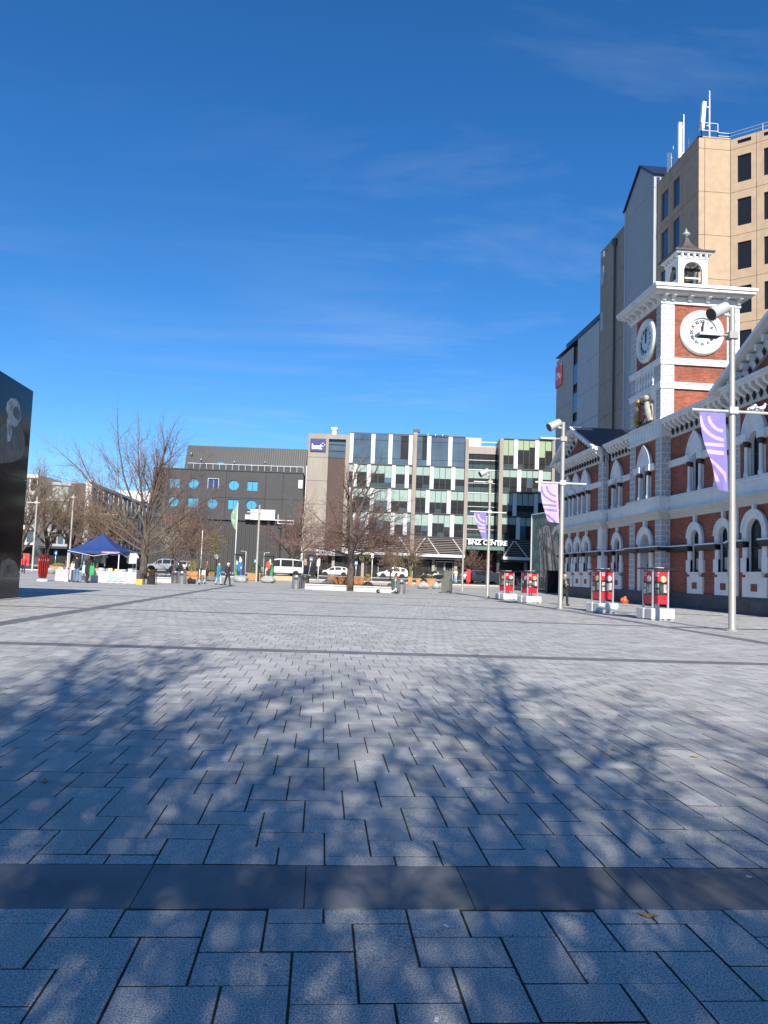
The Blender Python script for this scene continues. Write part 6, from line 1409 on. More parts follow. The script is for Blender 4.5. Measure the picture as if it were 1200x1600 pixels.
# walking pair
p = at_feet(341, 914); _, M, J = person(p, 1.62, .9, 'walking person in teal jacket and light jeans', 'teal', 'ljeans', 'blond', stride=.13, arms=((.06, .1), (-.04, .1)), coat=True)
p = at_feet(355, 915); _, M, J = person(p, 1.66, .9, 'walking person in dark trousers, navy jacket and white cap', 'navy', 'navy', 'greyhair', stride=.13, arms=((-.05, .1), (.07, .1)), cap='white')
bag(M, (.20, .10, .86), (.30, .16, .46), K['white'], 'white bag on the shoulder of the person in the cap', 1.6)
# dark figure by the scooter
p = FOOT(323, 67); _, M, J = person(p, 1.70, .3, 'person in a dark hooded jacket standing beside the white scooter', 'brown', 'black', 'darkhair', stride=.06, arms=((.03, .6), (.03, .4)), hood=True)
bag(M, (-.30, -.05, .50), (.30, .15, .40), K['white'], 'white carrier bag held by the person in the dark hood', 1.6)
# woman at the right
p = at_feet(882, 946); _, M, J = person(p, 1.60, .25, 'blond woman in a black coat walking beside the lamp post', 'black', 'black', 'blond', stride=.10, arms=((.05, .9), (.04, .7)), long_hair=True, coat=True, inner='grey', vox=.009)
# two people before the office
p = FOOT(703, 92); person(p, 1.70, .1, 'person in white shirt and dark trousers, left of the pair before the office', 'white', 'black', 'darkhair', stride=.08, arms=((.03, .9), (.03, .9)), sleeve=False)
p = FOOT(712, 92); person(p, 1.74, -.2, 'person in cream shirt and pale jeans, right of the pair before the office', 'cream', 'ljeans', 'brownhair', stride=.10, arms=((.05, .8), (-.03, .2)), sleeve=False)
# seated and distant people
p = FOOT(661, 79); p.z += .02; person(p, 1.65, 1.2, 'seated person in black on the planter edge behind the pale boulder', 'black', 'black', 'darkhair', sit=True, arms=((.08, .5), (.08, .5)))
p = FOOT(619.5, 58); p.z += .12; person(p, 1.62, .6, 'seated person in a rose top behind the steel bins', 'pink', 'navy', 'darkhair', sit=True, arms=((.08, .5), (.08, .5)))
p = FOOT(36, 68); person(p, 1.55, .5, 'small distant person in a red jacket at the foot of the black monument', 'red', 'navy', 'darkhair', stride=.10)
p = FOOT(179, 54.4); person(p, 1.70, .2, 'stall keeper in black under the blue canopy', 'black', 'black', 'darkhair', stride=.03, arms=((.04, .5), (.04, .5)))
# ================================================================ market stall
m_canv = mat('blue canopy cloth', (0.015, 0.043, 0.17), rough=.75, var=.12, scale=2); m_tcl = mat('white tablecloth', (.41, .41, .425), rough=.85, var=.08, scale=4); m_tealp = mat('teal print', (.16, .52, .55), rough=.8, var=.5, scale=6); m_legw = mat('white tent leg', (.68, .68, .68), rough=.4, var=.05); m_pinkp = mat('pink print', (.62, .16, .22), rough=.8, var=.3, scale=10)
c = FOOT(157, 52.6); MS = Matrix.Translation(c) @ Matrix.Rotation(-YAW, 4, 'Z')
t = thing('market_canopy', 'blue pop-up market canopy with a pointed roof', 'canopy', c, -YAW)
W, Dp, ze, zp = 1.72, 1.5, 2.12, 3.30
cor = [(-W, -Dp), (W, -Dp), (W, Dp), (-W, Dp)]
for k in range(4):
    a, b = cor[k], cor[(k + 1) % 4]; q = MB(MS); n = 8; vs = []; fs = []
    for j in range(n + 1):
        s = j / n; z = ze + (zp - ze) * (s ** 1.25)
        for i in range(n + 1):
            u = i / n; e = (a[0] + (b[0] - a[0]) * u, a[1] + (b[1] - a[1]) * u); sag = -.05 * math.sin(u * math.pi) * math.sin(s * math.pi); vs.append((e[0] * (1 - s), e[1] * (1 - s), z + sag))
    for j in range(n):
        for i in range(n): o = i + j * (n + 1); fs.append((o, o + 1, o + n + 2, o + n + 1))
    q.add(vs, fs); q.build('roof_panel', m_canv, t, smooth=True)
    q = MB(MS); vs = []; fs = []
    for i in range(13):
        u = i / 12; e = (a[0] + (b[0] - a[0]) * u, a[1] + (b[1] - a[1]) * u); vs += [(e[0] * 1.004, e[1] * 1.004, ze + .01), (e[0] * 1.008, e[1] * 1.008, ze - .20 + .025 * math.sin(u * 22))]
    fs = [(2 * i, 2 * i + 1, 2 * i + 3, 2 * i + 2) for i in range(12)]; q.add(vs, fs); vl = q.build('valance', m_canv, t, smooth=True)
    if k == 0:
        q = MB(MS); q.box(.55, 1.62, -Dp - .04, -Dp - .022, ze - .15, ze - .03); q.build('printed_strip', m_pinkp, vl)
        glyph_marks(12, .09, MS @ frameM((1.08, -Dp - .042, ze - .09), (1, 0, 0), (0, 0, 1)), m_wht, vl, 6)
q = MB(MS); q.lathe([(.16, zp - .12), (.14, zp - .02), (.05, zp + .05), (0, zp + .06)], (0, 0, 0), 8); q.build('peak_cap', m_canv, t)
for (x, y) in cor:
    q = MB(MS); q.box(x * .985 - .025, x * .985 + .025, y * .985 - .025, y * .985 + .025, 0, ze); q.box(x * .985 - .06, x * .985 + .06, y * .985 - .06, y * .985 + .06, 0, .015); lg_ = q.build('leg', m_legw, t)
    q = MB(MS); q.bbox(x * .985 - .14, x * .985 + .14, y * .985 - .12, y * .985 + .12, .015, .36, .03); q.build('weight_bag', m_legw, lg_)
q = MB(MS)
for k in range(4):
    a, b = cor[k], cor[(k + 1) % 4]; m_ = ((a[0] + b[0]) / 2, (a[1] + b[1]) / 2); q.beam((a[0], a[1], ze - .05), (m_[0], m_[1], ze - .35), .025, .025); q.beam((b[0], b[1], ze - .05), (m_[0], m_[1], ze - .35), .025, .025)
q.build('truss', m_legw, t)
def cloth_table(px0, px1, D, dpth, h, label, prt=False):
    a = FOOT(px0, D); b = FOOT(px1, D); W_ = (b - a).dot(r0); M = Matrix.Translation(a) @ Matrix.Rotation(-YAW, 4, 'Z'); t = thing('market_table', label, 'table', a, -YAW)
    q = MB(M); q.box(0, W_, 0, dpth, h - .03, h); q.build('table_top', m_legw, t)
    for x in (.08, W_ - .08):
        for y in (.08, dpth - .08): q = MB(M); q.tube([(x, y, 0), (x, y, h - .03)], .018, 6); q.build('leg', m_steel, t)
    q = MB(M); n = max(12, int(W_ * 14)); vs = []; fs = []
    per = [(x, -.02) for x in np.linspace(-.02, W_ + .02, n)] + [(W_ + .02, y) for y in np.linspace(0, dpth, 8)]
    for i, (x, y) in enumerate(per):
        f = .035 * math.sin(i * 1.1) + .02 * math.sin(i * 2.3); vs += [(x, y, h + .006), (x, y - abs(f) * .4 if i < n else y, h * .5), (x + f * .3, y - .03 - f if i < n else y, .02 + .01 * math.sin(i))]
    for i in range(len(per) - 1): fs += [(3 * i, 3 * i + 1, 3 * i + 4, 3 * i + 3), (3 * i + 1, 3 * i + 2, 3 * i + 5, 3 * i + 4)]
    q.add(vs, fs); q.add([(-.02, -.02, h + .006), (W_ + .02, -.02, h + .006), (W_ + .02, dpth, h + .006), (-.02, dpth, h + .006)], [(0, 1, 2, 3)]); tc_ = q.build('tablecloth', m_tcl, t, smooth=True, autos=40)
    if prt:
        q = MB(M); q.box(W_ * .38, W_ * .76, -.085, -.075, h * .22, h * .86); bp = q.build('printed_panel', m_tcl, tc_)
        q = MB(M); q.ring([(W_ * .46 + .16 * math.cos(a_ * math.pi / 10), h * .55 + .16 * math.sin(a_ * math.pi / 10)) for a_ in range(3, 19)], [(W_ * .46 + .10 * math.cos(a_ * math.pi / 10), h * .55 + .10 * math.sin(a_ * math.pi / 10)) for a_ in range(3, 19)], lambda u, v, w_: (u, w_, v), -.095, -.086); q.build('printed_emblem', m_tealp, bp)
        glyph_marks(9, .13, M @ frameM((W_ * .62, -.088, h * .52), (1, 0, 0), (0, 0, 1)), m_tealp, bp, 7); glyph_marks(8, .08, M @ frameM((W_ * .61, -.088, h * .36), (1, 0, 0), (0, 0, 1)), m_tealp, bp, 8)
    return M, W_, h
rg = random.Random(13)
gm = [mat('goods %d' % i, c_, rough=.7, var=.3, scale=14) for i, c_ in enumerate([(.55, .10, .10), (.60, .58, .55), (.60, .30, .30), (.10, .10, .11), (.55, .50, .30), (.30, .38, .45), (.65, .64, .62)])]
gn = ['red', 'white', 'salmon', 'black', 'tan', 'blue', 'pale']
def goods(M, W_, h, n, where):
    """folded cloths, boxes and bowls set out on a table"""
    for i in range(n):
        x = .12 + (W_ - .24) * (i + .5) / n; k = rg.randrange(7); s = rg.uniform(.7, 1.2); kind = ('folded_cloth', 'box', 'bowl')[i % 3]; P = M @ Vector((x, .25 + .22 * (i % 2), h + .008)); q = MB(Matrix.Translation(P) @ Matrix.Rotation(rg.uniform(-.5, .5), 4, 'Z'))
        if kind == 'folded_cloth':
            for l in range(3): q.bbox(-.15 * s + l * .01, .15 * s - l * .008, -.11 * s, .11 * s, l * .05, l * .05 + .046, .02)
        elif kind == 'box': q.bbox(-.12 * s, .12 * s, -.09 * s, .09 * s, 0, .16 * s, .012); q.box(-.125 * s, .125 * s, -.095 * s, .095 * s, .12 * s, .165 * s)
        else: q.lathe([(.05 * s, 0), (.11 * s, .04 * s), (.15 * s, .12 * s), (.14 * s, .12 * s), (.09 * s, .05 * s), (0, .03 * s)], (0, 0, 0), 12)
        ordn = ['first', 'second', 'third', 'fourth', 'fifth', 'sixth', 'seventh', 'eighth', 'ninth', 'tenth', 'eleventh', 'twelfth'][i]
        q.build(kind, gm[k], label='%s %s on the %s, %s item from the left' % (gn[k], kind.replace('_', ' '), where, ordn), cat='goods', group='goods on the market tables')
M, W_, h = cloth_table(143, 213, 50.9, .8, .80, 'long market table with white cloth and teal printed panel', True); goods(M, W_, h, 12, 'long table')
M, W_, h = cloth_table(87, 111, 51.6, .7, .80, 'short market table with white cloth at the left end of the stall'); goods(M, W_, h, 4, 'short table')
# shirts hung on a rail under the canopy
for k, (px, m) in enumerate([(154, 'grey'), (161, 'white'), (203, 'white'), (209, 'white')]):
    P = AT(px, 871, 53.2); t = thing('hanging_shirt', ['grey shirt hanging left of the canopy centre', 'white shirt hanging near the canopy centre', 'white shirt hanging beside the right front leg', 'white shirt at the right end of the canopy'][k], 'shirt', P, -YAW, 'shirts hung under the canopy'); q = MB(Matrix.Translation(P) @ Matrix.Rotation(-YAW, 4, 'Z'))
    sil = [(-.10, .30), (-.24, .24), (-.36, .02), (-.27, -.04), (-.20, .08), (-.21, -.42), (.21, -.42), (.20, .08), (.27, -.04), (.36, .02), (.24, .24), (.10, .30), (0, .25)]
    q.extr(sil, lambda u, v, w_: (u, w_ + .03 * math.sin(u * 20) , v), -.02, .03); q.build('shirt', K[m], t); q = MB(Matrix.Translation(P) @ Matrix.Rotation(-YAW, 4, 'Z')); q.tube([(-.2, 0, .25), (0, 0, .33), (.2, 0, .25)], .008, 5); q.tube([(0, 0, .33), (0, 0, .42)], .006, 5); q.build('hanger', m_steel, t)
a = AT(148, 865, 53.2); b = AT(214, 867, 53.2); q = MB(); q.tube([a, b], .018, 6); q.tube([a, (a.x, a.y, 0)], .018, 6); q.tube([b, (b.x, b.y, 0)], .018, 6); q.build('clothes_rail', m_steel, label='steel rail carrying the hanging shirts under the canopy', cat='rail')
P = FOOT(184, 53.6); q = MB(Matrix.Translation(P) @ Matrix.Rotation(-YAW, 4, 'Z')); q.bbox(-.9, .7, 0, .08, .9, 1.85, .02); q.tube([(-.8, .04, 0), (-.8, .04, .9)], .02, 6); q.tube([(.6, .04, 0), (.6, .04, .9)], .02, 6); q.build('display_board', K['black'], label='black cloth display board under the canopy', cat='board')
P = FOOT(219, 50.8); q = MB(Matrix.Translation(P)); q.bbox(-.22, .22, -.18, .18, 0, .36, .03); q.box(-.24, .24, -.2, .2, .30, .36); q.build('storage_crate', mat('yellow plastic', (.55, .38, .04), rough=.5, var=.1), label='yellow plastic crate at the right end of the long table', cat='crate')
P = FOOT(234, 51.8); q = MB(Matrix.Translation(P) @ Matrix.Rotation(-YAW, 4, 'Z')); q.box(-.45, .45, -.3, .3, .66, .70)
for x in (-.4, .4):
    for y in (-.25, .25): q.box(x - .02, x + .02, y - .02, y + .02, 0, .66)
q.build('folding_table', K['black'], label='small black folding table right of the stall', cat='table'); q = MB(Matrix.Translation(P) @ Matrix.Rotation(-YAW, 4, 'Z')); q.bbox(-.1, .35, -.2, .2, 0, .60, .05); q.build('black_bag', K['black'], label='black bag under the folding table', cat='bag')
# red slatted column
P = G(66, 908); t = thing('red_slatted_column', 'red slatted column on a round white base near the left edge', 'sculpture', P); q = MB(Matrix.Translation(P)); q.lathe([(.34, 0), (.34, .08), (.28, .12), (.10, .16), (.10, .3)], (0, 0, 0), 18); q.build('base', m_antw, t, smooth=True, autos=40)
for k in range(14):
    a = 2 * math.pi * k / 14; q = MB(Matrix.Translation(P)); q.tube([(.20 * math.cos(a), .20 * math.sin(a), .20), (.27 * math.cos(a), .27 * math.sin(a), .55), (.30 * math.cos(a), .30 * math.sin(a), 1.2), (.29 * math.cos(a), .29 * math.sin(a), 1.62)], .030, 6); q.build('slat', mat('glossy red slat', (.30, .020, .012), rough=.25, var=.15), t, smooth=True)
q = MB(Matrix.Translation(P)); q.lathe([(.33, 1.58), (.33, 1.66), (.20, 1.72), (.12, 1.78), (0, 1.78)], (0, 0, 0), 16); q.build('cap', mat('dark red cap', (.10, .012, .012), rough=.4), t); q = MB(Matrix.Translation(P)); q.lathe([(.16, .2), (.2, 1.6)], (0, 0, 0), 12); q.build('core', mat('red core', (.05, .01, .01), rough=.5), t)

# ================================================================ seats, bins, planters, boulders
m_ss = mat('stainless steel', (.50, .50, .50), rough=.28, metal=.9, var=.12, scale=3); m_ssd = mat('dull steel', (.20, .20, .20), rough=.45, metal=.7, var=.15, scale=3); m_seat = mat('white seat wall', (.55, .53, .50), rough=.75, var=.1, scale=2, dirt=.3); m_lawn = mat('lawn', (.06, .085, .022), rough=1, var=.4, scale=8); m_cor = mat('corten planter', (.32, .125, .035), rough=.75, var=.25, scale=3); m_corl = mat('tan planter', (.42, .20, .075), rough=.75, var=.2, scale=3); m_rock = mat('grey boulder', (.15, .15, .15), rough=.95, var=.35, scale=3, bump=.6, bscale=9); m_rockl = mat('pale boulder', (.32, .32, .31), rough=.95, var=.3, scale=3, bump=.6, bscale=9); m_soil = mat('planter soil', (.04, .03, .02), rough=1)
def bin_(px, D, h, label, m, r=.30):
    P = FOOT(px, D); t = thing('litter_bin', label, 'bin', P, 0, 'steel litter bins'); q = MB(Matrix.Translation(P)); q.lathe([(r * .96, 0), (r * .96, .05), (r, .06), (r, h * .82), (r * 1.02, h * .83), (r * 1.02, h * .86)], (0, 0, 0), 24); q.build('drum', m, t, smooth=True, autos=40)
    q = MB(Matrix.Translation(P)); q.lathe([(r * 1.0, h * .86), (r * 1.0, h * .92), (r * .92, h * .97), (r * .6, h), (.08, h)], (0, 0, 0), 24); q.build('lid', m, t, smooth=True, autos=50); q = MB(Matrix.Translation(P)); q.obox((0, -r * .97, h * .72), (r * .9, .06, h * .10)); q.build('slot', m_kroof, t)
bin_(463.5, 54.2, .98, 'left steel bin of the pair before the concrete end wall', m_ss); bin_(477, 56.2, .98, 'darker bin right behind the left centre bin', m_ssd)
bin_(627.5, 50.9, .96, 'bright steel bin at the right end of the seat wall', m_ss); bin_(618.5, 52.6, .98, 'darker bin behind the bright bin at the seat wall', m_ssd)
bin_(285, 56.0, .95, 'bright steel bin right of the market stall', m_ss); bin_(274.5, 57.4, .95, 'darker bin right of the market stall', m_ssd)
# seat walls round the lawn by the middle tree
def seat_wall(px0, px1, D0_, D1_, label):
    a = FOOT(px0, D0_); b = FOOT(px1, D1_); t = thing('seat_wall', label, 'seat', a); q = MB(); d = (b - a).normalized(); n_ = Vector((-d.y, d.x, 0)); L = (b - a).length
    f = lambda u, v, w_: a + d * u + n_ * w_ + Vector((0, 0, v)); q.extr([(0, 0), (L, 0), (L, .30), (0, .30)], f, .06, .40); q.build('wall', m_seat, t); k = 4
    for i in range(k): q = MB(); q.extr([(L * i / k + .01, .32), (L * (i + 1) / k - .01, .32), (L * (i + 1) / k - .01, .40), (L * i / k + .01, .40)], f, 0, .46); q.build('seat_slab', m_seat, t)
    for i in range(k + 1): q = MB(); u = min(max(L * i / k, .06), L - .06); q.extr([(u - .05, .30), (u + .05, .30), (u + .05, .32), (u - .05, .32)], f, .05, .40); q.build('seat_bracket', m_ssd, t)
seat_wall(477, 541, 53.9, 53.2, 'low white seat wall left of the middle tree'); seat_wall(553, 612, 53.0, 52.3, 'low white seat wall right of the middle tree')
seat_wall(243, 271, 58.5, 58.2, 'low white seat wall left of the bins by the stall')
A_ = FOOT(479, 55); B_ = FOOT(612, 53.6); C_ = FOOT(607, 61); E_ = FOOT(484, 62); q = MB(); q.add([(p.x, p.y, .30) for p in (A_, B_, C_, E_)] + [(p.x, p.y, 0) for p in (A_, B_, C_, E_)], [(0, 1, 2, 3), (0, 4, 5, 1), (1, 5, 6, 2), (2, 6, 7, 3), (3, 7, 4, 0)]); lw = q.build('lawn_bed', m_lawn, label='raised lawn bed behind the seat walls', cat='lawn')
q = MB(); r_ = random.Random(3)
for _ in range(2500):
    s, u = r_.random(), r_.random(); p = A_.lerp(B_, s).lerp(E_.lerp(C_, s), u); h_ = r_.uniform(.04, .11); a = r_.uniform(0, 6.3); w_ = .02; q.add([(p.x - w_ * math.cos(a), p.y - w_ * math.sin(a), .30), (p.x + w_ * math.cos(a), p.y + w_ * math.sin(a), .30), (p.x + r_.uniform(-.05, .05), p.y + r_.uniform(-.05, .05), .30 + h_)], [(0, 1, 2)])
q.build('grass', m_lawn, lw, kind='stuff')
def planter(px, D, w_, d_, h, label, m, plant=None, seed=0, ph=.6, leaf=None, group='timber coloured planters'):
    P = FOOT(px, D); M = Matrix.Translation(P) @ Matrix.Rotation(-YAW, 4, 'Z'); t = thing('planter_box', label, 'planter', P, -YAW, group); q = MB(M); wall_t = .05
    q.box(-w_ / 2, w_ / 2, -d_ / 2, -d_ / 2 + wall_t, .04, h); q.box(-w_ / 2, w_ / 2, d_ / 2 - wall_t, d_ / 2, .04, h); q.box(-w_ / 2, -w_ / 2 + wall_t, -d_ / 2 + wall_t, d_ / 2 - wall_t, .04, h); q.box(w_ / 2 - wall_t, w_ / 2, -d_ / 2 + wall_t, d_ / 2 - wall_t, .04, h); q.build('box_wall', m, t)
    q = MB(M); q.box(-w_ / 2 - .02, w_ / 2 + .02, -d_ / 2 - .02, d_ / 2 + .02, h, h + .04); q.box(-w_ / 2 + .04, w_ / 2 - .04, -d_ / 2 + .04, d_ / 2 - .04, 0, .04); q.build('rim', m, t); q = MB(M); q.box(-w_ / 2 + wall_t, w_ / 2 - wall_t, -d_ / 2 + wall_t, d_ / 2 - wall_t, .04, h + .042); q.build('soil', m_soil, t)
    if plant:
        r = random.Random(seed + 77); q = MB(M)
        if plant == 'spiky':
            for _ in range(130):
                a = r.uniform(0, 6.28); tl = r.uniform(.1, .8); L = ph * r.uniform(.7, 1.1); x, y = r.uniform(-.3, .3) * w_, r.uniform(-.3, .3) * d_; e = Vector((math.cos(a) * math.sin(tl) * L, math.sin(a) * math.sin(tl) * L, math.cos(tl) * L)); sd = Vector((-math.sin(a), math.cos(a), 0)) * .02; b0 = Vector((x, y, h + .02)); q.add([b0 - sd, b0 + sd, b0 + e * .6 + sd * .8 + Vector((0, 0, .05)), b0 + e, b0 + e * .6 - sd * .8 + Vector((0, 0, .05))], [(0, 1, 2, 3, 4)])
        elif plant == 'cone':
            for _ in range(600): z = r.random(); a = r.uniform(0, 6.28); rr_ = .42 * (1 - .6 * z) * w_ * r.random() ** .4; p = Vector((rr_ * math.cos(a), rr_ * math.sin(a), h + z * ph)); s = .06; v = Vector((r.gauss(0, 1), r.gauss(0, 1), r.gauss(0, 1))).normalized(); o = v.orthogonal(); q.add([p - o * s * .5, p + v * s, p + o * s * .5], [(0, 1, 2)])
        else: leaf_cloud(q, (0, 0, h + ph * .45), w_ * .48, d_ * .48, ph * .55, 420, .075, r, .4)
        t2 = thing('planter_plant', 'plant growing in the ' + label, 'plant', P + Vector((0, 0, h)), -YAW, 'plants in the planters'); q.build('foliage', leaf or m_lf_green, t2)
for i, px in enumerate((516, 523.5, 531, 538.5)): planter(px, 66, .40, .5, .76, ['leftmost rusty planter of the row behind the middle tree', 'second rusty planter of the row behind the middle tree', 'third rusty planter of the row behind the middle tree', 'rusty planter just left of the middle trunk'][i], m_cor, None, i)
for i, px in enumerate((557.5, 565.5, 575)): planter(px, 67, .42, .5, .74, ['rusty planter just right of the middle trunk', 'middle rusty planter right of the trunk', 'rusty planter with greenery at the right end of the row'][i], m_cor, 'bush' if i == 2 else None, i, .35, m_lf_lime)
planter(641, 76, .42, .5, .80, 'tan planter holding a small cone shrub', m_corl, 'cone', 4, 1.05, m_lf_lime); planter(653.5, 76, .42, .5, .70, 'tan planter with low leaves beside the cone shrub', m_corl, 'bush', 5, .35); planter(673.5, 73, .75, .6, .78, 'wide tan planter before the round boulder', m_corl, 'spiky', 6, .45)
planter(301, 68, 1.1, .8, .72, 'wide rusty planter with a spiky plant left of the hooded person', m_corl, 'spiky', 7, 1.25, mat('pale spiky leaves', (.30, .30, .14), rough=.7, var=.3)); planter(331, 70, .55, .6, .66, 'rusty planter right of the hooded person', m_corl, 'bush', 8, .4); planter(398, 72, 1.2, .8, .66, 'rusty planter with leafy green plants between the painted cabinets', m_corl, 'bush', 9, 1.1, m_lf_green)
planter(236, 70, .65, .6, .70, 'tan planter right of the large tree trunk', m_corl, 'bush', 10, .4); planter(90, 72, 1.05, .7, .66, 'rusty planter with clipped green top left of the stall', m_corl, 'bush', 11, .3, m_lf_lime); planter(281, 72, .8, .6, .5, 'low planter of green shrubs behind the bright bin', m_corl, 'bush', 12, .7); planter(316, 73, .8, .6, .5, 'low planter of green shrubs right of the spiky plant', m_corl, 'bush', 13, .5); planter(207, 60, .9, .5, .5, 'planter of yellow green leaves behind the stall', m_corl, 'bush', 14, .4, m_lf_lime)
def boulder(px, D, w_, h, label, m, seed):
    P = FOOT(px, D); r = random.Random(seed); q = MB(); n, k = 14, 9; ph = [r.uniform(0, 6.28) for _ in range(6)]; vs = []; fs = []
    for i in range(k + 1):
        th = math.pi * i / k
        for j in range(n):
            a = 2 * math.pi * j / n; f = 1 + .13 * math.sin(2 * a + ph[0] + th) + .09 * math.sin(3 * a + ph[1]) * math.sin(th) + .07 * math.sin(4 * th + ph[2]); vs.append((P.x + w_ / 2 * f * math.sin(th) * math.cos(a), P.y + w_ * .38 * f * math.sin(th) * math.sin(a), max(P.z - .02, P.z + h * .46 - h * .56 * f * math.cos(th))))
    for i in range(k):
        for j in range(n): jj = (j + 1) % n; fs.append((i * n + j, i * n + jj, (i + 1) * n + jj, (i + 1) * n + j))
    q.add(vs, fs); q.build('boulder', m, smooth=True, autos=35, label=label, cat='boulder', group='boulders along the edge of the square')
for i, (px, D, w_, h, lab, m) in enumerate([(515, 64, 1.05, .52, 'dark boulder in front of the left rusty planters', m_rock), (576, 62, .8, .50, 'dark boulder right of the middle tree', m_rock), (611, 58, .5, .6, 'dark boulder left of the seated person in rose', m_rock), (661.5, 66, .95, .62, 'large pale boulder before the seated person in black', m_rockl), (681.5, 67, .62, .62, 'round grey boulder beside the wide tan planter', m_rockl), (377, 66, 1.45, .56, 'long grey boulder under the blue painted cabinet', m_rockl), (420, 67, 1.25, .56, 'grey boulder under the red painted cabinet', m_rockl), (330, 66, 1.0, .5, 'dark boulder behind the walking pair', m_rock), (79, 70, 1.0, .6, 'grey boulder left of the stall', m_rockl), (690, 69, .7, .5, 'grey boulder half hidden by the grey cabinet', m_rockl)]): boulder(px, D, w_, h, lab, m, i)
# grey cabinet, painted cabinets
P = G(697, 927); M = Matrix.Translation(P) @ Matrix.Rotation(-.55, 4, 'Z'); t = thing('grey_cabinet', 'tall grey green metal cabinet on the paving right of centre', 'cabinet', P, -.55); q = MB(M); q.bbox(-.28, .36, -.30, .34, 0, 1.12, .02); q.build('body', mat('grey green metal', (.135, .14, .12), rough=.5, var=.12), t); q = MB(M); q.bbox(-.28, .34, .10, .34, 1.12, 1.72, .02); q.build('upper_body', MATS['grey green metal'], t); q = MB(M); q.box(-.24, .32, -.312, -.30, .08, 1.04); q.build('door', MATS['grey green metal'], t)
m_art = dict(blue=mat('mural blue', (.02, .10, .42), var=.3, scale=4), green=mat('mural green', (.03, .22, .06), var=.5, scale=4), dark=mat('mural dark', (.02, .022, .028), var=.5, scale=5), red=mat('mural red', (.40, .05, .03), var=.4, scale=4), flesh=mat('mural cream', (.60, .42, .26), var=.3, scale=5), white=mat('mural white', (.62, .64, .64), var=.2, scale=6))
def cabinet(px, D, h, w_, label, kind):
    P = FOOT(px, D); M = Matrix.Translation(P) @ Matrix.Rotation(-YAW, 4, 'Z'); t = thing('painted_cabinet', label, 'cabinet', P, -YAW); q = MB(M); q.bbox(-w_ / 2, w_ / 2, 0, .6, .1, h, .02); bd = q.build('body', m_art['dark'], t); q = MB(M); q.box(-w_ / 2 - .04, w_ / 2 + .04, -.05, .65, h, h + .10); q.build('roof', m_kroof, t); q = MB(M); q.box(-w_ / 2 - .05, w_ / 2 + .05, -.05, .65, 0, .1); q.build('plinth', m_kconc, t)
    def patch(nm, pts, m, w): q = MB(M); q.extr(pts, lambda u, v, d: (u * w_, d, v * h), -w, -.001); q.build(nm, m, bd)
    A_ = m_art
    if kind == 'blue':
        patch('painted_foliage', [(-.48, .06), (-.22, .06), (-.26, .5), (-.30, .80), (-.48, .86)], A_['green'], .004); patch('painted_foliage', [(-.2, .06), (.48, .06), (.48, .2), (.1, .16)], A_['green'], .004)
        patch('painted_bird', [(-.20, .42), (-.05, .36), (.2, .38), (.36, .5), (.32, .68), (.1, .76), (-.12, .72), (-.26, .60)], A_['blue'], .008); patch('painted_bird', [(-.05, .74), (.10, .70), (.26, .78), (.12, .90), (.0, .95)], A_['white'], .012); patch('painted_bird', [(.06, .40), (.16, .10), (.28, .10), (.26, .42)], A_['blue'], .008); patch('painted_bird', [(-.36, .66), (-.22, .60), (-.12, .70), (-.3, .78)], A_['white'], .012); patch('painted_bird', [(.08, .48), (.24, .46), (.2, .56)], A_['white'], .012)
    else:
        patch('painted_foliage', [(.18, .06), (.48, .06), (.48, .78), (.34, .66), (.22, .35)], A_['green'], .004); patch('painted_figure', [(-.30, .56), (-.1, .46), (.18, .52), (.22, .74), (.05, .80), (-.24, .78)], A_['red'], .008); patch('painted_figure', [(-.24, .42), (-.06, .44), (-.14, .56), (-.30, .52), (-.34, .30), (-.22, .18)], A_['flesh'], .012); patch('painted_figure', [(.02, .78), (.2, .74), (.26, .86), (.12, .92)], A_['flesh'], .012); patch('painted_figure', [(.14, .66), (.30, .68), (.26, .78)], A_['white'], .014)
    q = MB(M); x = w_ / 2 + .06 if kind == 'blue' else -w_ / 2 - .06; q.tube([(x, .3, 0), (x, .3, h + .35), (x - (.5 if kind == 'blue' else -.5), .3, h + .38)], .03, 8); q.build('lamp_bracket', m_legw, t, smooth=True)
cabinet(373.5, 72, 2.35, .88, 'dark cabinet painted with a blue bird and green foliage', 'blue'); cabinet(419, 73, 2.30, .88, 'dark cabinet painted with a red figure and green leaves', 'red')
P = FOOT(441, 78); q = MB(Matrix.Translation(P) @ Matrix.Rotation(-YAW, 4, 'Z')); q.bbox(-1.3, 1.3, -.3, .3, 0, .42, .03)
q.build('timber_bench', mat('pale timber', (.50, .36, .19), rough=.7, var=.15, scale=3), label='pale timber bench before the white van', cat='bench')
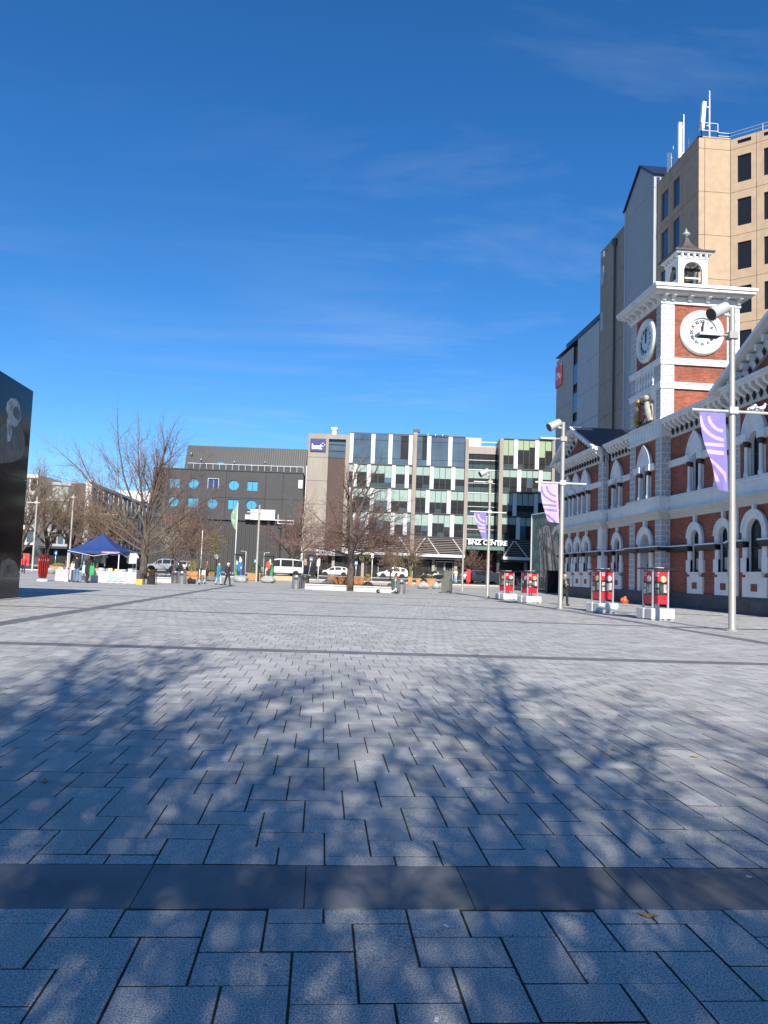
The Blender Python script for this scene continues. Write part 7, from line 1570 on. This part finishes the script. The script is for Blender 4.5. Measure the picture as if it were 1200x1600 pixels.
# kerbside signs
def sign(px, D, h, label, w_, hh, m, lean=0.0, post=m_steel):
    P = FOOT(px, D); t = thing('street_sign', label, 'sign', P, -YAW); M = Matrix.Translation(P) @ Matrix.Rotation(-YAW, 4, 'Z') @ Matrix.Rotation(lean, 4, 'Y'); q = MB(M); q.tube([(0, 0, 0), (0, 0, h)], .04, 8); q.build('post', post, t, smooth=True); q = MB(M); q.bbox(-w_ / 2, w_ / 2, -.07, -.045, h - hh, h + .02, .01); bd = q.build('sign_plate', m, t); q = MB(M); q.box(-w_ * .28, w_ * .28, -.076, -.07, h - hh * .75, h - hh * .35); q.build('sign_panel', m_wht if m is not m_antw else m_antw, bd)
m_bls = mat('blue sign plate', (.05, .22, .45), rough=.4, var=.05)
sign(481, 82, 2.5, 'blue street sign on a leaning post before the shops', .42, .45, m_bls, .14); sign(497, 80, 2.3, 'white board on a post before the dark car', .34, .75, m_antw, 0, m_antw); sign(556, 84, 2.2, 'blue street sign behind the middle tree', .35, .4, m_bls); sign(85, 82, 2.1, 'pale blue sign on a post at the left', .34, .4, m_bls); sign(399, 83, 2.0, 'round blue sign behind the planter of leafy plants', .38, .38, m_bls); sign(337, 82, 2.4, 'white panel sign right of the olive tree', .40, .5, m_antw, 0, m_kroof); sign(313, 84, 4.9, 'tall thin white post before the black building', .09, .09, m_antw, 0, m_antw); sign(581, 84, 3.0, 'white post with a small plate beside the young yellow tree', .30, .4, m_antw, 0, m_antw)
P = FOOT(732, 88); q = MB(Matrix.Translation(P) @ Matrix.Rotation(-YAW, 4, 'Z')); q.bbox(-.22, .22, -.1, .1, .3, 1.75, .02); q.tube([(0, 0, 0), (0, 0, .3)], .05, 8); q.build('red_sign_panel', MATS['red sign'], label='narrow red upright sign panel before the office entrance', cat='sign')
# dark railing beyond the kiosks
A_ = FOOT(783, 76); B_ = FOOT(876, 70); t = thing('metal_railing', 'dark metal railing before the mural wall', 'railing', A_); L = (B_ - A_).length; n = 46
q = MB(); q.beam(A_ + Vector((0, 0, 1.25)), B_ + Vector((0, 0, 1.25)), .06, .05); q.build('top_rail', m_kroof, t); q = MB(); q.beam(A_ + Vector((0, 0, .15)), B_ + Vector((0, 0, .15)), .05, .05); q.build('bottom_rail', m_kroof, t)
for i in range(n + 1): p = A_.lerp(B_, i / n); q = MB(); q.box(p.x - .018, p.x + .018, p.y - .018, p.y + .018, p.z, p.z + (1.35 if i % 8 == 0 else 1.22)); q.build('baluster', m_kroof, t)
P = FOOT(866, 68); q = MB(Matrix.Translation(P) @ Matrix.Rotation(-YAW, 4, 'Z')); q.bbox(-.6, .55, 0, .7, 0, 1.9, .03); q.box(-.64, .59, -.04, .74, 1.9, 1.98); q.build('dark_utility_box', m_kroof, label='dark utility box at the far corner of the post office', cat='cabinet')
# orange bag by the plinth
P = G(976, 943); r = random.Random(2); q = MB(); 
for (dx, dy, dz, s) in ((0, 0, .16, .2), (.14, -.03, .12, .15), (-.1, .04, .20, .17), (.02, 0, .34, .12), (.2, 0, .07, .10)): q.ball((P.x + dx, P.y + dy, dz), (s, s * .8, s * .95), 9, 7)
o = q.build('orange_bag', mat('orange plastic', (.72, .09, .03), rough=.35, var=.3, scale=14), label='crumpled orange bag on the ground beside the post office plinth', cat='bag'); remesh(o, .02)
# ---------------------------------------------------------------- scooters
m_scw = mat('white scooter shell', (.60, .60, .60), rough=.4, var=.05); m_scg = mat('green scooter stem', (.12, .50, .10), rough=.4, var=.05); m_tyre = mat('tyre rubber', (.015, .015, .016), rough=.8, var=.2)
def scooter(px, D, rz, label, sc=1.0, stem=None):
    P = FOOT(px, D); t = thing('electric_scooter', label, 'scooter', P, rz, 'parked electric scooters'); M = Matrix.Translation(P) @ Matrix.Rotation(rz, 4, 'Z') @ Matrix.Scale(sc, 4)
    q = MB(M); q.bbox(-.42, .36, -.08, .08, .12, .19, .02); q.tube([(.36, 0, .16), (.47, 0, .24), (.50, 0, .36)], [.05, .045, .04], 8); q.tube([(-.40, 0, .16), (-.52, 0, .13)], .04, 6); q.build('deck', m_scw, t, smooth=True, autos=40)
    q = MB(M); q.tube([(.50, 0, .30), (.44, 0, 1.12)], .032, 8); q.build('stem', stem or m_scw, t, smooth=True); q = MB(M); q.tube([(.44, -.26, 1.14), (.44, 0, 1.12), (.44, .26, 1.14)], .020, 8); q.tube([(.44, -.27, 1.14), (.44, -.16, 1.13)], .027, 8); q.tube([(.44, .16, 1.13), (.44, .27, 1.14)], .027, 8); q.build('handlebar', m_tyre, t, smooth=True)
    for x in (-.54, .54):
        q = MB(M @ Matrix.Translation((x, 0, .125)) @ Matrix.Rotation(math.pi / 2, 4, 'X')); q.lathe([(.07, -.025), (.11, -.03), (.125, -.012), (.125, .012), (.11, .03), (.07, .025)], (0, 0, 0), 18); wh = q.build('wheel', m_tyre, t, smooth=True); q = MB(M @ Matrix.Translation((x, 0, .125)) @ Matrix.Rotation(math.pi / 2, 4, 'X')); q.lathe([(0, -.02), (.075, -.022), (.075, .022), (0, .02)], (0, 0, 0), 14); q.build('hub', m_steel, wh)
    q = MB(M); q.tube([(.54, .045, .125), (.545, .045, .27), (.50, 0, .34)], .018, 6); q.tube([(.54, -.045, .125), (.545, -.045, .27), (.50, 0, .34)], .018, 6); q.build('fork', m_scw, t)
scooter(606, 50.2, -.05, 'white electric scooter with green stem by the steel bins', 1.08, m_scg); scooter(312, 57.0, -1.45, 'white electric scooter seen end-on left of the walking pair', 1.0); scooter(318.5, 58.6, -1.2, 'second white scooter just behind the end-on scooter', .95)
P = FOOT(297.5, 57.5); q = MB(); q.ball((P.x, P.y, .22), (.22, .18, .24), 10, 8); q.ball((P.x + .28, P.y, .18), (.17, .15, .2), 10, 8); q.tube([(P.x - .1, P.y, .42), (P.x, P.y, .55), (P.x + .1, P.y, .42)], .015, 6); o = q.build('black_backpack', K['black'], label='black backpack on the ground right of the bright bin', cat='bag'); remesh(o, .02)

# ================================================================ vehicles
m_cwin = glassmat('car window', (.012, .014, .016), spec=.8, var=0); m_hl = mat('headlight', (.55, .57, .6), rough=.15, var=0); m_tl = mat('tail light', (.35, .01, .01), rough=.2, var=0); m_rim = mat('alloy rim', (.42, .42, .44), rough=.35, metal=.7, var=.05); m_trim = mat('black car trim', (.02, .02, .021), rough=.6, var=.1)
def car(px, D, rz, label, paint, kind='suv', cat='car', name='parked_car'):
    P = FOOT(px, D); t = thing(name, label, cat, P, rz, 'vehicles parked along the street'); M = Matrix.Translation(P) @ Matrix.Rotation(rz, 4, 'Z')
    if kind == 'van': st = [(-2.55, .45, .95, 1.9, .80, .72), (-2.5, .35, 1.1, 2.12, .86, .76), (-1.0, .33, 1.15, 2.22, .88, .78), (.6, .33, 1.15, 2.22, .88, .78), (1.55, .33, 1.12, 2.05, .88, .74), (2.15, .33, 1.05, 1.35, .86, .70), (2.45, .35, .95, 1.0, .82, .66), (2.55, .42, .75, .8, .74, .55)]; cab = (-2.4, 2.1); wx = (-1.55, 1.62); wr = .34; pil = [(-2.35, -1.2), (-1.1, .35), (.5, 1.45)]; ws = (1.55, 2.2)
    elif kind == 'suv': st = [(-2.2, .45, .85, .95, .78, .62), (-2.12, .32, .98, 1.30, .86, .64), (-1.75, .28, 1.00, 1.60, .89, .66), (-.8, .26, 1.00, 1.68, .90, .68), (.1, .26, .98, 1.66, .90, .68), (.55, .26, .97, 1.50, .90, .68), (1.15, .26, .94, 1.04, .90, .72), (1.9, .28, .84, .92, .86, .66), (2.15, .32, .68, .76, .80, .56), (2.22, .42, .58, .62, .68, .45)]; cab = (-1.9, 1.0); wx = (-1.35, 1.38); wr = .35; pil = [(-1.75, -1.15), (-1.05, -.1), (0, .75)]; ws = (.55, 1.15)
    else: st = [(-2.1, .42, .80, .90, .76, .60), (-2.0, .30, .92, 1.10, .84, .62), (-1.5, .27, .93, 1.38, .87, .62), (-.6, .25, .92, 1.47, .88, .64), (.15, .25, .90, 1.45, .88, .64), (.5, .25, .89, 1.32, .88, .64), (1.15, .25, .86, .96, .88, .70), (1.85, .27, .76, .84, .84, .64), (2.1, .32, .62, .70, .78, .55), (2.16, .40, .54, .58, .66, .45)]; cab = (-1.8, 1.0); wx = (-1.28, 1.32); wr = .32; pil = [(-1.55, -1.05), (-.95, -.05), (.05, .75)]; ws = (.5, 1.15)
    q = MB(M); vs = []; fs = []; nP = 12
    for x, zb, zm, zr, w_, wt in st:
        half = [(w_ * .82, zb), (w_ * .97, zb + .10), (w_, (zb + zm) / 2), (w_ * .97, zm), (wt, zr - .05), (wt * .82, zr)]
        for y, z in half + [(-y, z) for y, z in reversed(half)]: vs.append((x, y, z))
    for i in range(len(st) - 1):
        for k in range(nP): j = (k + 1) % nP; fs.append((i * nP + k, i * nP + j, (i + 1) * nP + j, (i + 1) * nP + k))
    fs += [tuple(range(nP - 1, -1, -1)), tuple((len(st) - 1) * nP + k for k in range(nP))]; q.add(vs, fs); q.build('body', paint, t, smooth=True, autos=38)
    def sec(x):
        for a, b in zip(st[:-1], st[1:]):
            if a[0] <= x <= b[0]: f = (x - a[0]) / (b[0] - a[0]); return [a[i] + (b[i] - a[i]) * f for i in range(6)]
        return st[-1]
    for s in (-1, 1):
        for xa, xb in pil:
            q = MB(M); vs = []
            for x in (xa, (xa + xb) / 2, xb):
                _, zb, zm, zr, w_, wt = sec(x); lo, hi = .07, .90
                for f in (lo, hi): vs.append((x, s * (w_ * .97 + (wt - w_ * .97) * f + .012), zm + (zr - .05 - zm) * f))
            q.add(vs, [(0, 1, 3, 2), (2, 3, 5, 4)]); q.build('side_window', m_cwin, t)
        for x in wx:
            q = MB(M); q.extr([(x + (wr + .07) * math.cos(a * math.pi / 12), wr + (wr + .07) * math.sin(a * math.pi / 12)) for a in range(-1, 14)], lambda u, v, w_: (u, s * w_, v), sec(x)[4] - .06, sec(x)[4] + .008); q.build('wheel_arch', m_trim, t)
            MW = M @ Matrix.Translation((x, s * (sec(x)[4] - .08), wr)) @ Matrix.Rotation(math.pi / 2, 4, 'X'); q = MB(MW); q.lathe([(wr * .6, -.11), (wr * .92, -.11), (wr, -.07), (wr, .07), (wr * .92, .11), (wr * .6, .11)], (0, 0, 0), 20); wh = q.build('wheel', m_tyre, t, smooth=True, autos=40)
            q = MB(MW); q.lathe([(0, -.105), (wr * .18, -.105), (wr * .22, -.08), (wr * .60, -.085), (wr * .66, -.108), (wr * .66, .108), (wr * .6, .085), (wr * .22, .08), (wr * .18, .105), (0, .105)], (0, 0, 0), 16); q.build('rim', m_rim, wh)
        x = st[-3][0]; q = MB(M); q.obox((st[-2][0] + .02, s * st[-2][4] * .78, st[-2][2] - .02), (.16, .26, .12), s * -.35); q.build('headlight', m_hl, t)
        q = MB(M); q.obox((st[0][0] + .06, s * st[0][4] * .95, st[0][2] - .02), (.14, .14, .30 if kind == 'van' else .20)); q.build('tail_light', m_tl, t)
        q = MB(M); q.ball((.75 if kind != 'van' else 1.65, s * (sec(.75)[4] + .08), sec(.75)[2] + .06), (.08, .10, .07), 8, 6); q.build('wing_mirror', paint, t, smooth=True)
        for xd in ((-1.1, .0) if kind != 'van' else (.42,)): q = MB(M); q.box(xd - .30, xd - .12, s * (sec(xd)[4] * .985), s * (sec(xd)[4] * .985 + .03 * 1) if s > 0 else s * (sec(xd)[4] * .985), sec(xd)[2] - .12, sec(xd)[2] - .08) if s > 0 else q.box(xd - .30, xd - .12, -(sec(xd)[4] * .985 + .03), -(sec(xd)[4] * .985), sec(xd)[2] - .12, sec(xd)[2] - .08); q.build('door_handle', m_trim, t)
    for (xa, xb), nm in ((ws, 'windscreen'), ((st[0][0] + .02, st[1][0] + (.0 if kind == 'van' else .30)), 'rear_window')):
        q = MB(M); vs = []
        for f in (.12, .88):
            x = xa + (xb - xa) * f; _, zb, zm, zr, w_, wt = sec(x); z = zr + .012
            if nm == 'rear_window' and kind == 'van': x = st[0][0] - .012 + .05 * f; z = 1.25 + .65 * f
            vs += [(x, -wt * .80, z), (x, wt * .80, z)]
        q.add(vs, [(0, 1, 3, 2)]); q.build(nm, m_cwin, t)
    q = MB(M); q.box(st[0][0] - .03, st[0][0] + .12, -st[0][4] * .95, st[0][4] * .95, .34, .52); q.build('rear_bumper', m_trim if kind != 'sedan' else paint, t); q = MB(M); q.box(st[-1][0] - .08, st[-1][0] + .03, -st[-1][4] * .9, st[-1][4] * .9, .28, .42); q.build('front_bumper', m_trim, t)
pw = mat('white car paint', (.62, .62, .62), rough=.25, var=0.02); pb = mat('black car paint', (.018, .019, .022), rough=.2, var=.02); ps = mat('silver car paint', (.38, .39, .41), rough=.3, metal=.4, var=.02); pd = mat('dark blue car paint', (.03, .04, .06), rough=.2, var=.02)
PI = math.pi
car(613.5, 112, PI - .08, 'white car parked right of the middle tree', pw, 'suv'); car(523, 110, PI - .05, 'white car behind the row of rusty planters', pw, 'sedan'); car(478, 104, PI - .35, 'dark car parked right of the white van', pb, 'sedan')
car(441, 98, PI + .25, 'white van parked before the black building', pw, 'van', 'van', 'parked_van'); car(255, 98, PI - .1, 'silver car parked left of the silvery tree', ps, 'suv'); car(281, 106, PI, 'white car half hidden behind the silvery tree', pw, 'sedan')
car(757, 96, .35, 'dark car with its lights towards us before the office entrance', pd, 'suv'); car(744, 101, .2, 'silver car behind the dark car at the entrance', ps, 'sedan'); car(787, 98, .1, 'black car behind the dark railing', pb, 'sedan'); car(203, 104, PI, 'dark car behind the market stall', pb, 'suv'); car(683, 112, PI, 'black car parked behind the tan planters', pb, 'sedan')
